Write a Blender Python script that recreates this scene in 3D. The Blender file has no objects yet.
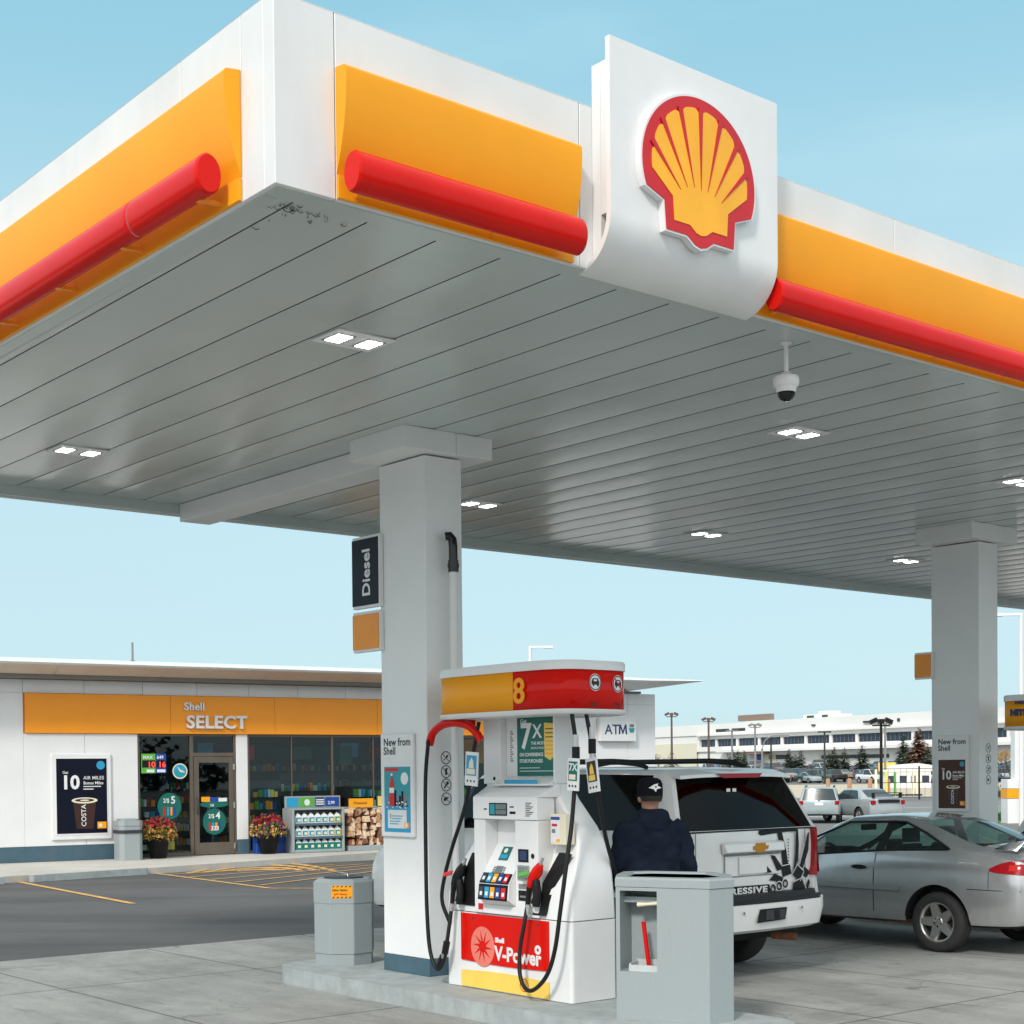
import bpy, math, random
from math import radians, sin, cos, pi, atan2, sqrt, hypot
from mathutils import Vector, Matrix, Euler
random.seed(11)
scene = bpy.context.scene
col = scene.collection
A = radians(39.39615)      # direction of the canopy's long side
B = radians(32.2814)       # direction of the shop front
C0 = Vector((-.577, 12.945, 0))      # near corner of the front column
S0 = Vector((-9.71, 31.27, 0))       # left end of the orange band on the shop
UX = Vector((cos(A), sin(A), 0)); UY = Vector((-sin(A), cos(A), 0))
def CW(u, v, z=0): return C0 + UX*u + UY*v + Vector((0, 0, z))
SX = Vector((cos(B), sin(B), 0)); SY = Vector((-sin(B), cos(B), 0))
def SW(s, t, z=0): return S0 + SX*s + SY*t + Vector((0, 0, z))

# ---------------------------------------------------------------- materials
MATS = {}
def mat(name, c, rough=.5, metal=0., var=.06, scale=4., bump=0., coat=0., spec=.5, emit=0., rvar=.1, dirt=0., dirtcol=(.12,.10,.08), bscale=40.):
    m = bpy.data.materials.new(name); m.use_nodes = True
    nt = m.node_tree; n = nt.nodes; L = nt.links
    p = n['Principled BSDF']
    p.inputs['Metallic'].default_value = metal
    p.inputs['Coat Weight'].default_value = coat
    p.inputs['Coat Roughness'].default_value = .06
    p.inputs['Specular IOR Level'].default_value = spec
    tc = n.new('ShaderNodeTexCoord')
    no = n.new('ShaderNodeTexNoise'); no.inputs['Scale'].default_value = scale; no.inputs['Detail'].default_value = 5
    L.new(tc.outputs['Object'], no.inputs['Vector'])
    mr = n.new('ShaderNodeMapRange'); mr.inputs[1].default_value = .3; mr.inputs[2].default_value = .7
    mr.inputs[3].default_value = 1-var; mr.inputs[4].default_value = 1+var
    L.new(no.outputs['Fac'], mr.inputs[0])
    mx = n.new('ShaderNodeMix'); mx.data_type = 'RGBA'; mx.blend_type = 'MULTIPLY'; mx.inputs[0].default_value = 1
    mx.inputs[6].default_value = (*c, 1)
    L.new(mr.outputs[0], mx.inputs[7])
    out = mx.outputs[2]
    if dirt:
        n2 = n.new('ShaderNodeTexNoise'); n2.inputs['Scale'].default_value = scale*.7; n2.inputs['Detail'].default_value = 8; n2.inputs['Roughness'].default_value = .7
        mp = n.new('ShaderNodeMapping'); mp.inputs['Scale'].default_value = (1, 1, .25); L.new(tc.outputs['Object'], mp.inputs[0]); L.new(mp.outputs[0], n2.inputs['Vector'])
        r2 = n.new('ShaderNodeMapRange'); r2.inputs[1].default_value = .5; r2.inputs[2].default_value = .78; r2.inputs[3].default_value = 0; r2.inputs[4].default_value = dirt
        L.new(n2.outputs['Fac'], r2.inputs[0])
        m2 = n.new('ShaderNodeMix'); m2.data_type = 'RGBA'; L.new(r2.outputs[0], m2.inputs[0]); L.new(out, m2.inputs[6]); m2.inputs[7].default_value = (*dirtcol, 1)
        out = m2.outputs[2]
    L.new(out, p.inputs['Base Color'])
    rr = n.new('ShaderNodeMapRange'); rr.inputs[3].default_value = max(.02, rough*(1-rvar)); rr.inputs[4].default_value = min(1, rough*(1+rvar))
    L.new(no.outputs['Fac'], rr.inputs[0]); L.new(rr.outputs[0], p.inputs['Roughness'])
    if bump:
        nb = n.new('ShaderNodeTexNoise'); nb.inputs['Scale'].default_value = bscale; nb.inputs['Detail'].default_value = 6
        L.new(tc.outputs['Object'], nb.inputs['Vector'])
        b = n.new('ShaderNodeBump'); b.inputs['Strength'].default_value = bump; b.inputs['Distance'].default_value = .01
        L.new(nb.outputs['Fac'], b.inputs['Height']); L.new(b.outputs[0], p.inputs['Normal'])
    if emit:
        p.inputs['Emission Color'].default_value = (*c, 1); p.inputs['Emission Strength'].default_value = emit
    MATS[name] = m
    return m
def glass(name, tint=(.5,.6,.6), refl=.08, rough=.02, gl=(1,1,1)):
    m = bpy.data.materials.new(name); m.use_nodes = True
    nt = m.node_tree; n = nt.nodes; L = nt.links
    n.remove(n['Principled BSDF'])
    t = n.new('ShaderNodeBsdfTransparent'); t.inputs[0].default_value = (*tint, 1)
    g = n.new('ShaderNodeBsdfGlossy'); g.inputs['Roughness'].default_value = rough; g.inputs[0].default_value = (*gl, 1)
    f = n.new('ShaderNodeFresnel'); f.inputs[0].default_value = 1.5
    # the same reflectance from both sides of the thin pane
    ge = n.new('ShaderNodeNewGeometry')
    nm = n.new('ShaderNodeVectorMath'); nm.operation = 'SCALE'
    ma = n.new('ShaderNodeMath'); ma.operation = 'MULTIPLY_ADD'; ma.inputs[1].default_value = -2; ma.inputs[2].default_value = 1
    L.new(ge.outputs['Backfacing'], ma.inputs[0])
    lw = n.new('ShaderNodeLayerWeight'); lw.inputs['Blend'].default_value = .3
    mr = n.new('ShaderNodeMapRange'); mr.inputs[3].default_value = refl; mr.inputs[4].default_value = 1
    pw = n.new('ShaderNodeMath'); pw.operation = 'POWER'; pw.inputs[1].default_value = 3
    L.new(lw.outputs['Facing'], pw.inputs[0]); L.new(pw.outputs[0], mr.inputs[0])
    n.remove(f); n.remove(nm); n.remove(ma); n.remove(ge)
    mx = n.new('ShaderNodeMixShader'); L.new(mr.outputs[0], mx.inputs[0]); L.new(t.outputs[0], mx.inputs[1]); L.new(g.outputs[0], mx.inputs[2])
    L.new(mx.outputs[0], n['Material Output'].inputs[0])
    MATS[name] = m
    return m

# ---------------------------------------------------------------- mesh builder
FU = Matrix(((0,0,-1,0),(-1,0,0,0),(0,1,0,0),(0,0,0,1)))     # flat work facing -x : right = -y, up = z
FV = Matrix(((1,0,0,0),(0,0,-1,0),(0,1,0,0),(0,0,0,1)))      # flat work facing -y : right = +x, up = z
FT = Matrix.Identity(4)                                       # flat work lying face up
def T(x, y, z): return Matrix.Translation((x, y, z))
def RZ(a): return Matrix.Rotation(a, 4, 'Z')
def RX(a): return Matrix.Rotation(a, 4, 'X')
def RY(a): return Matrix.Rotation(a, 4, 'Y')
class MB:
    def __init__(s): s.v = []; s.f = []; s.m = []; s.s = []
    def add(s, vs, fs, mi=0, M=None, sm=False):
        b = len(s.v)
        for v in vs:
            v = Vector(v)
            s.v.append(M @ v if M is not None else v)
        for f in fs: s.f.append([b+i for i in f]); s.m.append(mi); s.s.append(sm)
        return s
    def box(s, x0, x1, y0, y1, z0, z1, mi=0, M=None):
        return s.add([(x0,y0,z0),(x1,y0,z0),(x1,y1,z0),(x0,y1,z0),(x0,y0,z1),(x1,y0,z1),(x1,y1,z1),(x0,y1,z1)],
                     [(0,3,2,1),(4,5,6,7),(0,1,5,4),(1,2,6,5),(2,3,7,6),(3,0,4,7)], mi, M)
    def rbox(s, x0, x1, y0, y1, z0, z1, r=.02, mi=0, M=None, n=4):
        # box with rounded vertical edges
        pts = []
        for cx, cy, a0 in ((x1-r,y1-r,0),(x0+r,y1-r,pi/2),(x0+r,y0+r,pi),(x1-r,y0+r,1.5*pi)):
            for k in range(n+1): a = a0+k/n*pi/2; pts.append((cx+r*cos(a), cy+r*sin(a)))
        return s.prism(pts, z0, z1, mi, M)
    def prism(s, pts, z0, z1, mi=0, M=None, sm=False, mi2=None):
        n = len(pts)
        vs = [(p[0],p[1],z0) for p in pts]+[(p[0],p[1],z1) for p in pts]
        s.add(vs, [(i,(i+1)%n,n+(i+1)%n,n+i) for i in range(n)], mi if mi2 is None else mi2, M, sm)
        return s.add(vs, [tuple(range(n-1,-1,-1)), tuple(range(n,2*n))], mi, M)
    def poly(s, pts, z=0., mi=0, M=None): return s.add([(p[0],p[1],z) for p in pts], [tuple(range(len(pts)))], mi, M)
    def rect(s, x0, x1, y0, y1, z=0., mi=0, M=None): return s.poly([(x0,y0),(x1,y0),(x1,y1),(x0,y1)], z, mi, M)
    def slab(s, x0, x1, y0, y1, z0=0., z1=.001, mi=0, M=None): return s.box(x0,x1,y0,y1,z0,z1,mi,M)
    def disc(s, cx, cy, r, z=0., mi=0, M=None, n=28, ry=None):
        ry = ry or r
        return s.poly([(cx+r*cos(2*pi*k/n), cy+ry*sin(2*pi*k/n)) for k in range(n)], z, mi, M)
    def ring(s, cx, cy, r0, r1, z=0., mi=0, M=None, n=32):
        vs = [(cx+r*cos(2*pi*k/n), cy+r*sin(2*pi*k/n), z) for r in (r0,r1) for k in range(n)]
        return s.add(vs, [(k,(k+1)%n,n+(k+1)%n,n+k)[::-1] for k in range(n)], mi, M)
    def cyl(s, cx, cy, r, z0, z1, mi=0, M=None, n=24, r1=None, sm=True):
        r1 = r if r1 is None else r1
        vs = [(cx+r*cos(2*pi*k/n), cy+r*sin(2*pi*k/n), z0) for k in range(n)]+[(cx+r1*cos(2*pi*k/n), cy+r1*sin(2*pi*k/n), z1) for k in range(n)]
        s.add(vs, [(k,(k+1)%n,n+(k+1)%n,n+k) for k in range(n)], mi, M, sm)
        return s.add(vs, [tuple(range(n-1,-1,-1)), tuple(range(n,2*n))], mi, M)
    def lathe(s, prof, mi=0, M=None, n=32, closed=False):
        vs = []; fs = []
        for r, z in prof:
            for k in range(n): vs.append((r*cos(2*pi*k/n), r*sin(2*pi*k/n), z))
        m = len(prof)
        for i in range(m-1 if not closed else m):
            j = (i+1) % m
            for k in range(n): fs.append((i*n+k, i*n+(k+1)%n, j*n+(k+1)%n, j*n+k))
        return s.add(vs, fs, mi, M, True)
    def tube(s, pts, r, mi=0, M=None, n=10, cap=True):
        P = [Vector(p) for p in pts]; rs = r if isinstance(r, (list, tuple)) else [r]*len(P)
        up = Vector((0,0,1)); vs = []; fs = []
        t0 = (P[1]-P[0]).normalized()
        nx = t0.cross(up)
        if nx.length < .05: nx = t0.cross(Vector((1,0,0)))
        nx.normalize()
        for i, p in enumerate(P):
            t = (P[min(i+1,len(P)-1)]-P[max(i-1,0)]).normalized()
            nx = (nx - t*nx.dot(t)); nx.normalize(); ny = t.cross(nx)
            for k in range(n):
                a = 2*pi*k/n; vs.append(p+(nx*cos(a)+ny*sin(a))*rs[i])
        for i in range(len(P)-1):
            for k in range(n): fs.append((i*n+k, i*n+(k+1)%n, (i+1)*n+(k+1)%n, (i+1)*n+k))
        s.add(vs, fs, mi, M, True)
        if cap: s.add(vs, [tuple(range(n-1,-1,-1)), tuple(range((len(P)-1)*n, len(P)*n))], mi, M)
        return s
    def loft(s, rings, mi=0, M=None, cap=True, sm=True, closed=True):
        n = len(rings[0]); vs = [p for r in rings for p in r]; fs = []
        for i in range(len(rings)-1):
            for k in range(n if closed else n-1): fs.append((i*n+k, i*n+(k+1)%n, (i+1)*n+(k+1)%n, (i+1)*n+k))
        s.add(vs, fs, mi, M, sm)
        if cap: s.add(vs, [tuple(range(n-1,-1,-1)), tuple(range((len(rings)-1)*n, len(rings)*n))], mi, M)
        return s
    def sphere(s, c, r, mi=0, M=None, n=16, sz=1.):
        prof = [(max(1e-4, r*sin(pi*k/(n//2))), -r*sz*cos(pi*k/(n//2))) for k in range(n//2+1)]
        return s.lathe(prof, mi, (M if M is not None else Matrix.Identity(4)) @ T(*c), n)
    def build(s, name, mats, parent=None, bevel=0., seg=2, smooth_angle=None, weld=False):
        me = bpy.data.meshes.new(name)
        me.from_pydata([tuple(v) for v in s.v], [], s.f)
        if not isinstance(mats, (list, tuple)): mats = [mats]
        for m in mats: me.materials.append(MATS[m] if isinstance(m, str) else m)
        me.polygons.foreach_set('material_index', s.m); me.polygons.foreach_set('use_smooth', s.s)
        me.validate(); me.update()
        o = bpy.data.objects.new(name, me); col.objects.link(o)
        if parent: o.parent = parent
        if weld: md = o.modifiers.new('weld', 'WELD'); md.merge_threshold = .0005
        if bevel:
            md = o.modifiers.new('bevel', 'BEVEL'); md.width = bevel; md.segments = seg; md.limit_method = 'ANGLE'; md.angle_limit = radians(40)
            md.harden_normals = False
        return o
def catmull(pts, k=6):
    P = [Vector(p) for p in pts]; P = [P[0]*2-P[1]]+P+[P[-1]*2-P[-2]]; out = []
    for i in range(1, len(P)-2):
        for j in range(k):
            t = j/k; a, b, c, d = P[i-1], P[i], P[i+1], P[i+2]
            out.append(.5*((2*b)+(c-a)*t+(2*a-5*b+4*c-d)*t*t+(3*b-a-3*c+d)*t*t*t))
    out.append(P[-2]); return out
def smooth_by_angle(o, deg=35):
    me = o.data
    for p in me.polygons: p.use_smooth = True
    try: me.set_sharp_from_angle(angle=radians(deg))
    except Exception: pass
    return o

def tag(o, label=None, cat=None, group=None, kind=None):
    if label: o['label'] = label
    if cat: o['category'] = cat
    if group: o['group'] = group
    if kind: o['kind'] = kind
    return o
def empty(name, loc=(0,0,0), rz=0., parent=None):
    o = bpy.data.objects.new(name, None); col.objects.link(o); o.location = loc; o.rotation_euler = (0,0,rz); o.empty_display_size = .1
    if parent: o.parent = parent
    return o
def thing(name, label, cat, loc=(0,0,0), rz=0., group=None): return tag(empty(name, loc, rz), label, cat, group)
def copy_tree(o, parent=None):
    c = o.copy(); col.objects.link(c); c.parent = parent
    for ch in list(o.children):
        d = ch.copy(); col.objects.link(d); d.parent = c
        for g in list(ch.children):
            e = g.copy(); col.objects.link(e); e.parent = d
    return c
def text_data(s, size, extrude=.002, bold=0., align='LEFT', spacing=1., sx=1.):
    cu = bpy.data.curves.new('txt', 'FONT'); cu.body = s; cu.size = size; cu.extrude = extrude; cu.offset = bold; cu.align_x = align
    cu.space_character = spacing; cu.resolution_u = 3
    o = bpy.data.objects.new('txt', cu); col.objects.link(o)
    dg = bpy.context.evaluated_depsgraph_get(); dg.update()
    me = bpy.data.meshes.new_from_object(o.evaluated_get(dg))
    vs = [Vector((v.co.x*sx, v.co.y, v.co.z)) for v in me.vertices]; fs = [tuple(p.vertices) for p in me.polygons]
    bpy.data.objects.remove(o); bpy.data.curves.remove(cu); bpy.data.meshes.remove(me)
    return vs, fs
def put_text(mb, s, size, M, mi=0, **k):
    vs, fs = text_data(s, size, **k); mb.add(vs, fs, mi, M)

# ---------------------------------------------------------------- material library
mat('white_paint', (.78,.79,.79), .42, var=.03, scale=1.5, dirt=.14, dirtcol=(.45,.45,.42))
mat('white_clean', (.77,.78,.78), .35, var=.03, dirt=.10, dirtcol=(.5,.49,.45))
mat('white_panel', (.73,.75,.75), .42, var=.05, scale=1.6, dirt=.34, dirtcol=(.5,.5,.46))
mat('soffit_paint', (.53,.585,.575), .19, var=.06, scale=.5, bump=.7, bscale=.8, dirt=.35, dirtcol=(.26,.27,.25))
mat('column_paint', (.80,.82,.82), .42, var=.04, scale=1.2, dirt=.12, dirtcol=(.45,.44,.40))
mat('orange', (.93,.375,.012), .38, spec=.25, var=.05, scale=1.2, dirt=.08, dirtcol=(.5,.22,.03))
mat('orange_band', (.97,.34,.012), .4, var=.03, scale=1.2)
mat('orange_dark', (.90,.32,.018), .4)
mat('red', (.66,.007,.003), .20, var=.08, scale=2., spec=.22, dirt=.06, dirtcol=(.3,.02,.02))
mat('shell_red', (.58,.006,.012), .35)
mat('shell_yellow', (.95,.44,.015), .35)
mat('yellow', (.90,.62,.11), .4)
mat('blue_grey', (.055,.115,.155), .55, var=.1, dirt=.2, dirtcol=(.2,.2,.18))
mat('black', (.009,.009,.010), .45, spec=.25)
mat('black_gloss', (.006,.006,.008), .12, spec=.4)
mat('rubber', (.011,.011,.012), .5, var=.2, spec=.3)
mat('tyre', (.028,.028,.028), .8, var=.2, scale=12, bump=.3)
mat('grey_plastic', (.31,.355,.365), .5, var=.025, scale=60, bump=.05, bscale=400, dirt=.12, dirtcol=(.22,.22,.2))
mat('grey_metal', (.42,.45,.46), .35, metal=.6)
mat('metal', (.62,.62,.62), .28, metal=.95)
mat('alloy', (.55,.54,.52), .32, metal=.85, dirt=.3, dirtcol=(.2,.15,.1))
mat('dark_grey', (.04,.044,.048), .5, spec=.3)
mat('mid_grey', (.2,.21,.21), .5)
mat('bronze', (.14,.115,.09), .4, metal=.3)
mat('navy_text', (.02,.04,.14), .5)
mat('text_black', (.015,.015,.018), .5)
mat('teal', (.004,.13,.105), .4)
mat('teal_light', (.02,.30,.36), .4)
mat('sky_blue', (.02,.32,.55), .4)
mat('blue', (.01,.06,.30), .4)
mat('cream', (.78,.72,.55), .5)
mat('brown', (.075,.028,.014), .4, spec=.25)
mat('brown_dark', (.04,.014,.010), .35)
mat('navy_poster', (.005,.007,.018), .35, spec=.18)
mat('concrete_kerb', (.36,.40,.40), .8, var=.14, scale=6, bump=.4, bscale=30, dirt=.35, dirtcol=(.2,.18,.14))
mat('green', (.10,.40,.05), .5)
mat('led_red', (1,.05,.03), .5, emit=1.2)
mat('led_white', (1,1,.97), .5, emit=9.)
mat('skin', (.42,.22,.15), .55, var=.08, scale=20)
mat('navy_cloth', (.009,.014,.026), .95, var=.25, scale=9, bump=1., bscale=11, spec=.12)
mat('denim', (.02,.03,.055), .9, var=.2, scale=20, bump=.3, spec=.2)
mat('screen', (.16,.20,.20), .15)
mat('lane_yellow', (.62,.36,.10), .7, var=.25, scale=6, dirt=.55, dirtcol=(.16,.15,.13))
# ---------------------------------------------------------------- camera
cam = bpy.data.cameras.new('camera'); co = bpy.data.objects.new('camera', cam); col.objects.link(co); scene.camera = co
F = 1517.0; CXP, CYP = 495.307, 802.318
cam.sensor_width = 36; cam.lens = F/1024*36
cam.shift_x = (512-CXP)/1024; cam.shift_y = (CYP-512)/1024
cam.clip_start = .1; cam.clip_end = 4000
pit, rol = radians(-1.15426), radians(.55414)
R3 = Matrix.Rotation(pit, 3, 'X') @ Matrix.Rotation(rol, 3, 'Y')
right, fwd, up = R3.col[0], R3.col[1], R3.col[2]
M = Matrix((( right.x, up.x, -fwd.x, 0),(right.y, up.y, -fwd.y, 0),(right.z, up.z, -fwd.z, 1.9),(0,0,0,1)))
co.matrix_world = M

# ---------------------------------------------------------------- light
SUN_AZ = radians(-112); SUN_EL = radians(38)     # azimuth of the sun, measured from +x
sd = Vector((cos(SUN_AZ)*cos(SUN_EL), sin(SUN_AZ)*cos(SUN_EL), sin(SUN_EL)))
sl = bpy.data.lights.new('sun', 'SUN'); sl.energy = 2.1; sl.angle = radians(9); sl.color = (1, .95, .89)
so = bpy.data.objects.new('sun', sl); col.objects.link(so); so.rotation_euler = sd.to_track_quat('Z', 'Y').to_euler()
w = bpy.data.worlds.new('World'); scene.world = w; w.use_nodes = True
nt = w.node_tree; n = nt.nodes; L = nt.links
bg = n['Background']
sky = n.new('ShaderNodeTexSky'); sky.sky_type = 'NISHITA'; sky.sun_disc = False; sky.sun_elevation = SUN_EL
sky.sun_rotation = pi/2 - SUN_AZ; sky.air_density = 1.; sky.dust_density = 1.5; sky.ozone_density = 1.2
# thin high cloud veils the clear sky
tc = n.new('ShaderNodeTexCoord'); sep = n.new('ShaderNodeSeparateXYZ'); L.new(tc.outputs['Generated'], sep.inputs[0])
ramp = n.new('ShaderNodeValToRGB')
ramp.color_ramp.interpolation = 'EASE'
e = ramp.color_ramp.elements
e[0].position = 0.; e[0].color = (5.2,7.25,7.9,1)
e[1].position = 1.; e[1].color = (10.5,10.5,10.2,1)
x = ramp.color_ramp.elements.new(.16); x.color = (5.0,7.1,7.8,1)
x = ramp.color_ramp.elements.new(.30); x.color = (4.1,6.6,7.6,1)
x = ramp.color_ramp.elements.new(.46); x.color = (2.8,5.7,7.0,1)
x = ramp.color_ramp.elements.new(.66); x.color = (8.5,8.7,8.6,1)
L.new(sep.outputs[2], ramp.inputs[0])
cn = n.new('ShaderNodeTexNoise'); cn.inputs['Scale'].default_value = 3.; cn.inputs['Detail'].default_value = 6
cm = n.new('ShaderNodeMapping'); cm.inputs['Scale'].default_value = (1,1,4); L.new(tc.outputs['Generated'], cm.inputs[0]); L.new(cm.outputs[0], cn.inputs['Vector'])
cr = n.new('ShaderNodeMapRange'); cr.inputs[1].default_value = .45; cr.inputs[2].default_value = .8; cr.inputs[3].default_value = 0; cr.inputs[4].default_value = .6
L.new(cn.outputs['Fac'], cr.inputs[0])
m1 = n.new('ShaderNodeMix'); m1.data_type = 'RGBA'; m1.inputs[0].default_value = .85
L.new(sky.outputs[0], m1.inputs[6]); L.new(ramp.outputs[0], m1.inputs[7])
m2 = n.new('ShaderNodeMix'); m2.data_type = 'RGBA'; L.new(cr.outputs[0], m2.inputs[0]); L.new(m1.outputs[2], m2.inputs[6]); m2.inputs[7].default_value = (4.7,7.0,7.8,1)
# bright haze round the sun, behind the photographer
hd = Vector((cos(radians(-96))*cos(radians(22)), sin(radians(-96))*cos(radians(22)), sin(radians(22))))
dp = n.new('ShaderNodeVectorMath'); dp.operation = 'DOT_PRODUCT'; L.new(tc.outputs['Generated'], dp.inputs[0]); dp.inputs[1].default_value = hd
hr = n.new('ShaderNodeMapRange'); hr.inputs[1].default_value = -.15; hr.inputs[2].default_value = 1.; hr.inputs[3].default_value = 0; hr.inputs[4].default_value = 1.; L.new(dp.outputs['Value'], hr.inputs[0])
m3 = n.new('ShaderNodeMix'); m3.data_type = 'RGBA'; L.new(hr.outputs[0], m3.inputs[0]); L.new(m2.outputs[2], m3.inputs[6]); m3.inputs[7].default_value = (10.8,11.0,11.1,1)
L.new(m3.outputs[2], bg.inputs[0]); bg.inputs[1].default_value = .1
scene.view_settings.view_transform = 'Standard'; scene.view_settings.look = 'None'; scene.view_settings.exposure = .27; scene.view_settings.gamma = 1
scene.render.resolution_x = 1024; scene.render.resolution_y = 1024

# ---------------------------------------------------------------- ground
def ground_mat(name, c, kind):
    m = bpy.data.materials.new(name); m.use_nodes = True; MATS[name] = m
    nt = m.node_tree; n = nt.nodes; L = nt.links; p = n['Principled BSDF']
    tc = n.new('ShaderNodeTexCoord')
    def noise(sc, det=6, rough=.6, vec=None, stretch=None):
        a = n.new('ShaderNodeTexNoise'); a.inputs['Scale'].default_value = sc; a.inputs['Detail'].default_value = det; a.inputs['Roughness'].default_value = rough
        src = tc.outputs['Object']
        if stretch:
            mp = n.new('ShaderNodeMapping'); mp.inputs['Scale'].default_value = stretch; L.new(src, mp.inputs[0]); src = mp.outputs[0]
        L.new(src, a.inputs['Vector']); return a.outputs['Fac']
    def rng(v, a, b, c_, d):
        r = n.new('ShaderNodeMapRange'); r.inputs[1].default_value = a; r.inputs[2].default_value = b; r.inputs[3].default_value = c_; r.inputs[4].default_value = d
        L.new(v, r.inputs[0]); return r.outputs[0]
    def mul(col_, v):
        x = n.new('ShaderNodeMix'); x.data_type = 'RGBA'; x.blend_type = 'MULTIPLY'; x.inputs[0].default_value = 1
        if isinstance(col_, tuple): x.inputs[6].default_value = (*col_, 1)
        else: L.new(col_, x.inputs[6])
        L.new(v, x.inputs[7]); return x.outputs[2]
    base = mul(c, rng(noise(.35, 8, .65), .3, .7, .80, 1.16))
    base = mul(base, rng(noise(60, 4, .7), .3, .7, .86, 1.14))
    h = noise(90, 5, .7)
    if name == 'asphalt_mat':
        base = mul(base, rng(noise(.5, 7, .7, stretch=(.25, 1.6, 1)), .45, .65, 1.08, .74))
        base = mul(base, rng(noise(2.5, 8, .75), .60, .72, 1., 1.28))
        base = mul(base, rng(noise(1.1, 4, .6), .66, .72, 1., .62))
    if kind == 'concrete':
        base = mul(base, rng(noise(1.3, 10, .75, stretch=(1, .35, 1)), .38, .62, .72, 1.10))
        base = mul(base, rng(noise(.9, 9, .75, stretch=(.3, 1.4, 1)), .55, .70, 1., .62))
        mot = n.new('ShaderNodeMix'); mot.data_type = 'RGBA'; L.new(rng(noise(.6, 8, .7), .42, .62, 0, .35), mot.inputs[0]); L.new(base, mot.inputs[6]); mot.inputs[7].default_value = (.215,.22,.205,1)
        base = mot.outputs[2]
        sp = n.new('ShaderNodeSeparateXYZ')
        wob = n.new('ShaderNodeTexNoise'); wob.inputs['Scale'].default_value = 3.; L.new(tc.outputs['Object'], wob.inputs['Vector'])
        av = n.new('ShaderNodeVectorMath'); av.operation = 'MULTIPLY_ADD'; L.new(wob.outputs['Color'], av.inputs[0]); av.inputs[1].default_value = (.02,.02,0); L.new(tc.outputs['Object'], av.inputs[2])
        L.new(av.outputs[0], sp.inputs[0])
        def line(o, off, per, wd):
            a = n.new('ShaderNodeMath'); a.operation = 'ADD'; L.new(o, a.inputs[0]); a.inputs[1].default_value = -off+1000*per
            b = n.new('ShaderNodeMath'); b.operation = 'PINGPONG'; L.new(a.outputs[0], b.inputs[0]); b.inputs[1].default_value = per/2
            return rng(b.outputs[0], wd*.4, wd, .38, 1)
        for o, off, per in ((sp.outputs[0], -2.2, 1.98), (sp.outputs[1], 2.5, 2.9)):
            base = mul(base, line(o, off, per, .018))
        # hairline cracks
        vo = n.new('ShaderNodeTexVoronoi'); vo.feature = 'DISTANCE_TO_EDGE'; vo.inputs['Scale'].default_value = .33
        wv = n.new('ShaderNodeVectorMath'); wv.operation = 'MULTIPLY_ADD'; wn = n.new('ShaderNodeTexNoise'); wn.inputs['Scale'].default_value = 1.7; wn.inputs['Detail'].default_value = 8; L.new(tc.outputs['Object'], wn.inputs['Vector'])
        L.new(wn.outputs['Color'], wv.inputs[0]); wv.inputs[1].default_value = (1.1,1.1,0); L.new(tc.outputs['Object'], wv.inputs[2]); L.new(wv.outputs[0], vo.inputs['Vector'])
        base = mul(base, rng(vo.outputs['Distance'], .001, .005, .78, 1))
        # oil drips
        v2 = n.new('ShaderNodeTexVoronoi'); v2.inputs['Scale'].default_value = 1.1; v2.inputs['Randomness'].default_value = 1; L.new(wv.outputs[0], v2.inputs['Vector'])
        base = mul(base, rng(v2.outputs['Distance'], .03, .12, .5, 1))
        # dark drip trails where cars stand
        base = mul(base, rng(noise(2.2, 6, .6, stretch=(1.6,.5,1)), .60, .75, 1., .55))
    L.new(base, p.inputs['Base Color'])
    p.inputs['Roughness'].default_value = .85
    bp = n.new('ShaderNodeBump'); bp.inputs['Strength'].default_value = .5; bp.inputs['Distance'].default_value = .006; L.new(h, bp.inputs['Height']); L.new(bp.outputs[0], p.inputs['Normal'])
    return m
ground_mat('asphalt_mat', (.085,.087,.088), 'asphalt')
ground_mat('far_asphalt', (.16,.16,.155), 'asphalt')
ground_mat('road_mat', (.20,.205,.20), 'asphalt')
ground_mat('concrete_mat', (.37,.375,.355), 'concrete')
ground_mat('sidewalk_mat', (.50,.49,.45), 'asphalt')
ground_mat('gravel_mat', (.52,.45,.34), 'asphalt')
ground_mat('grass_mat', (.12,.12,.045), 'asphalt')
def struct(name, mb, mats, loc=(0,0,0), rz=0., **k):
    o = mb.build(name, mats, **k); o.location = loc; o.rotation_euler = (0,0,rz); tag(o, kind='structure'); return o
# one wide sheet of ground out to the horizon, rising gently towards the far car park
mb = MB(); xs = [-1500,-600,-250,-100,-40,0,40,100,160,250,600,1500]; ys = [-60,0,32,48,80,165,205,280,330,450,800,3000]
def gz(y):
    K = [(-60,0),(32,0),(48,-.4),(80,-.4),(165,0),(205,0),(280,2.4),(3000,2.4)]
    for (a, p), (b, q) in zip(K[:-1], K[1:]):
        if y <= b: return p+(q-p)*max(0, y-a)/(b-a)
    return 2.4
for y in ys: 
    for x in xs: mb.v.append(Vector((x, y, gz(y)-.004)))
nx = len(xs)
for j in range(len(ys)-1):
    for i in range(nx-1): mb.f.append([j*nx+i, j*nx+i+1, (j+1)*nx+i+1, (j+1)*nx+i]); mb.m.append(0); mb.s.append(True)
struct('ground', mb, 'far_asphalt')
def drape(x0, x1, y0, y1, z, cuts=(32,48,80,165,205,280)):
    mb = MB(); e = [y0]+[c for c in cuts if y0 < c < y1]+[y1]
    for a, b in zip(e[:-1], e[1:]): mb.add([(x0,a,gz(a)+z),(x1,a,gz(a)+z),(x1,b,gz(b)+z),(x0,b,gz(b)+z)],[(0,1,2,3)],0)
    return mb
struct('forecourt_asphalt', drape(-70, 75, -50, 52, 0), 'asphalt_mat')
mb = MB(); mb.rect(-16, 28, -18, 4.85, .004); struct('forecourt_concrete', mb, 'concrete_mat', C0, A)
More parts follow.
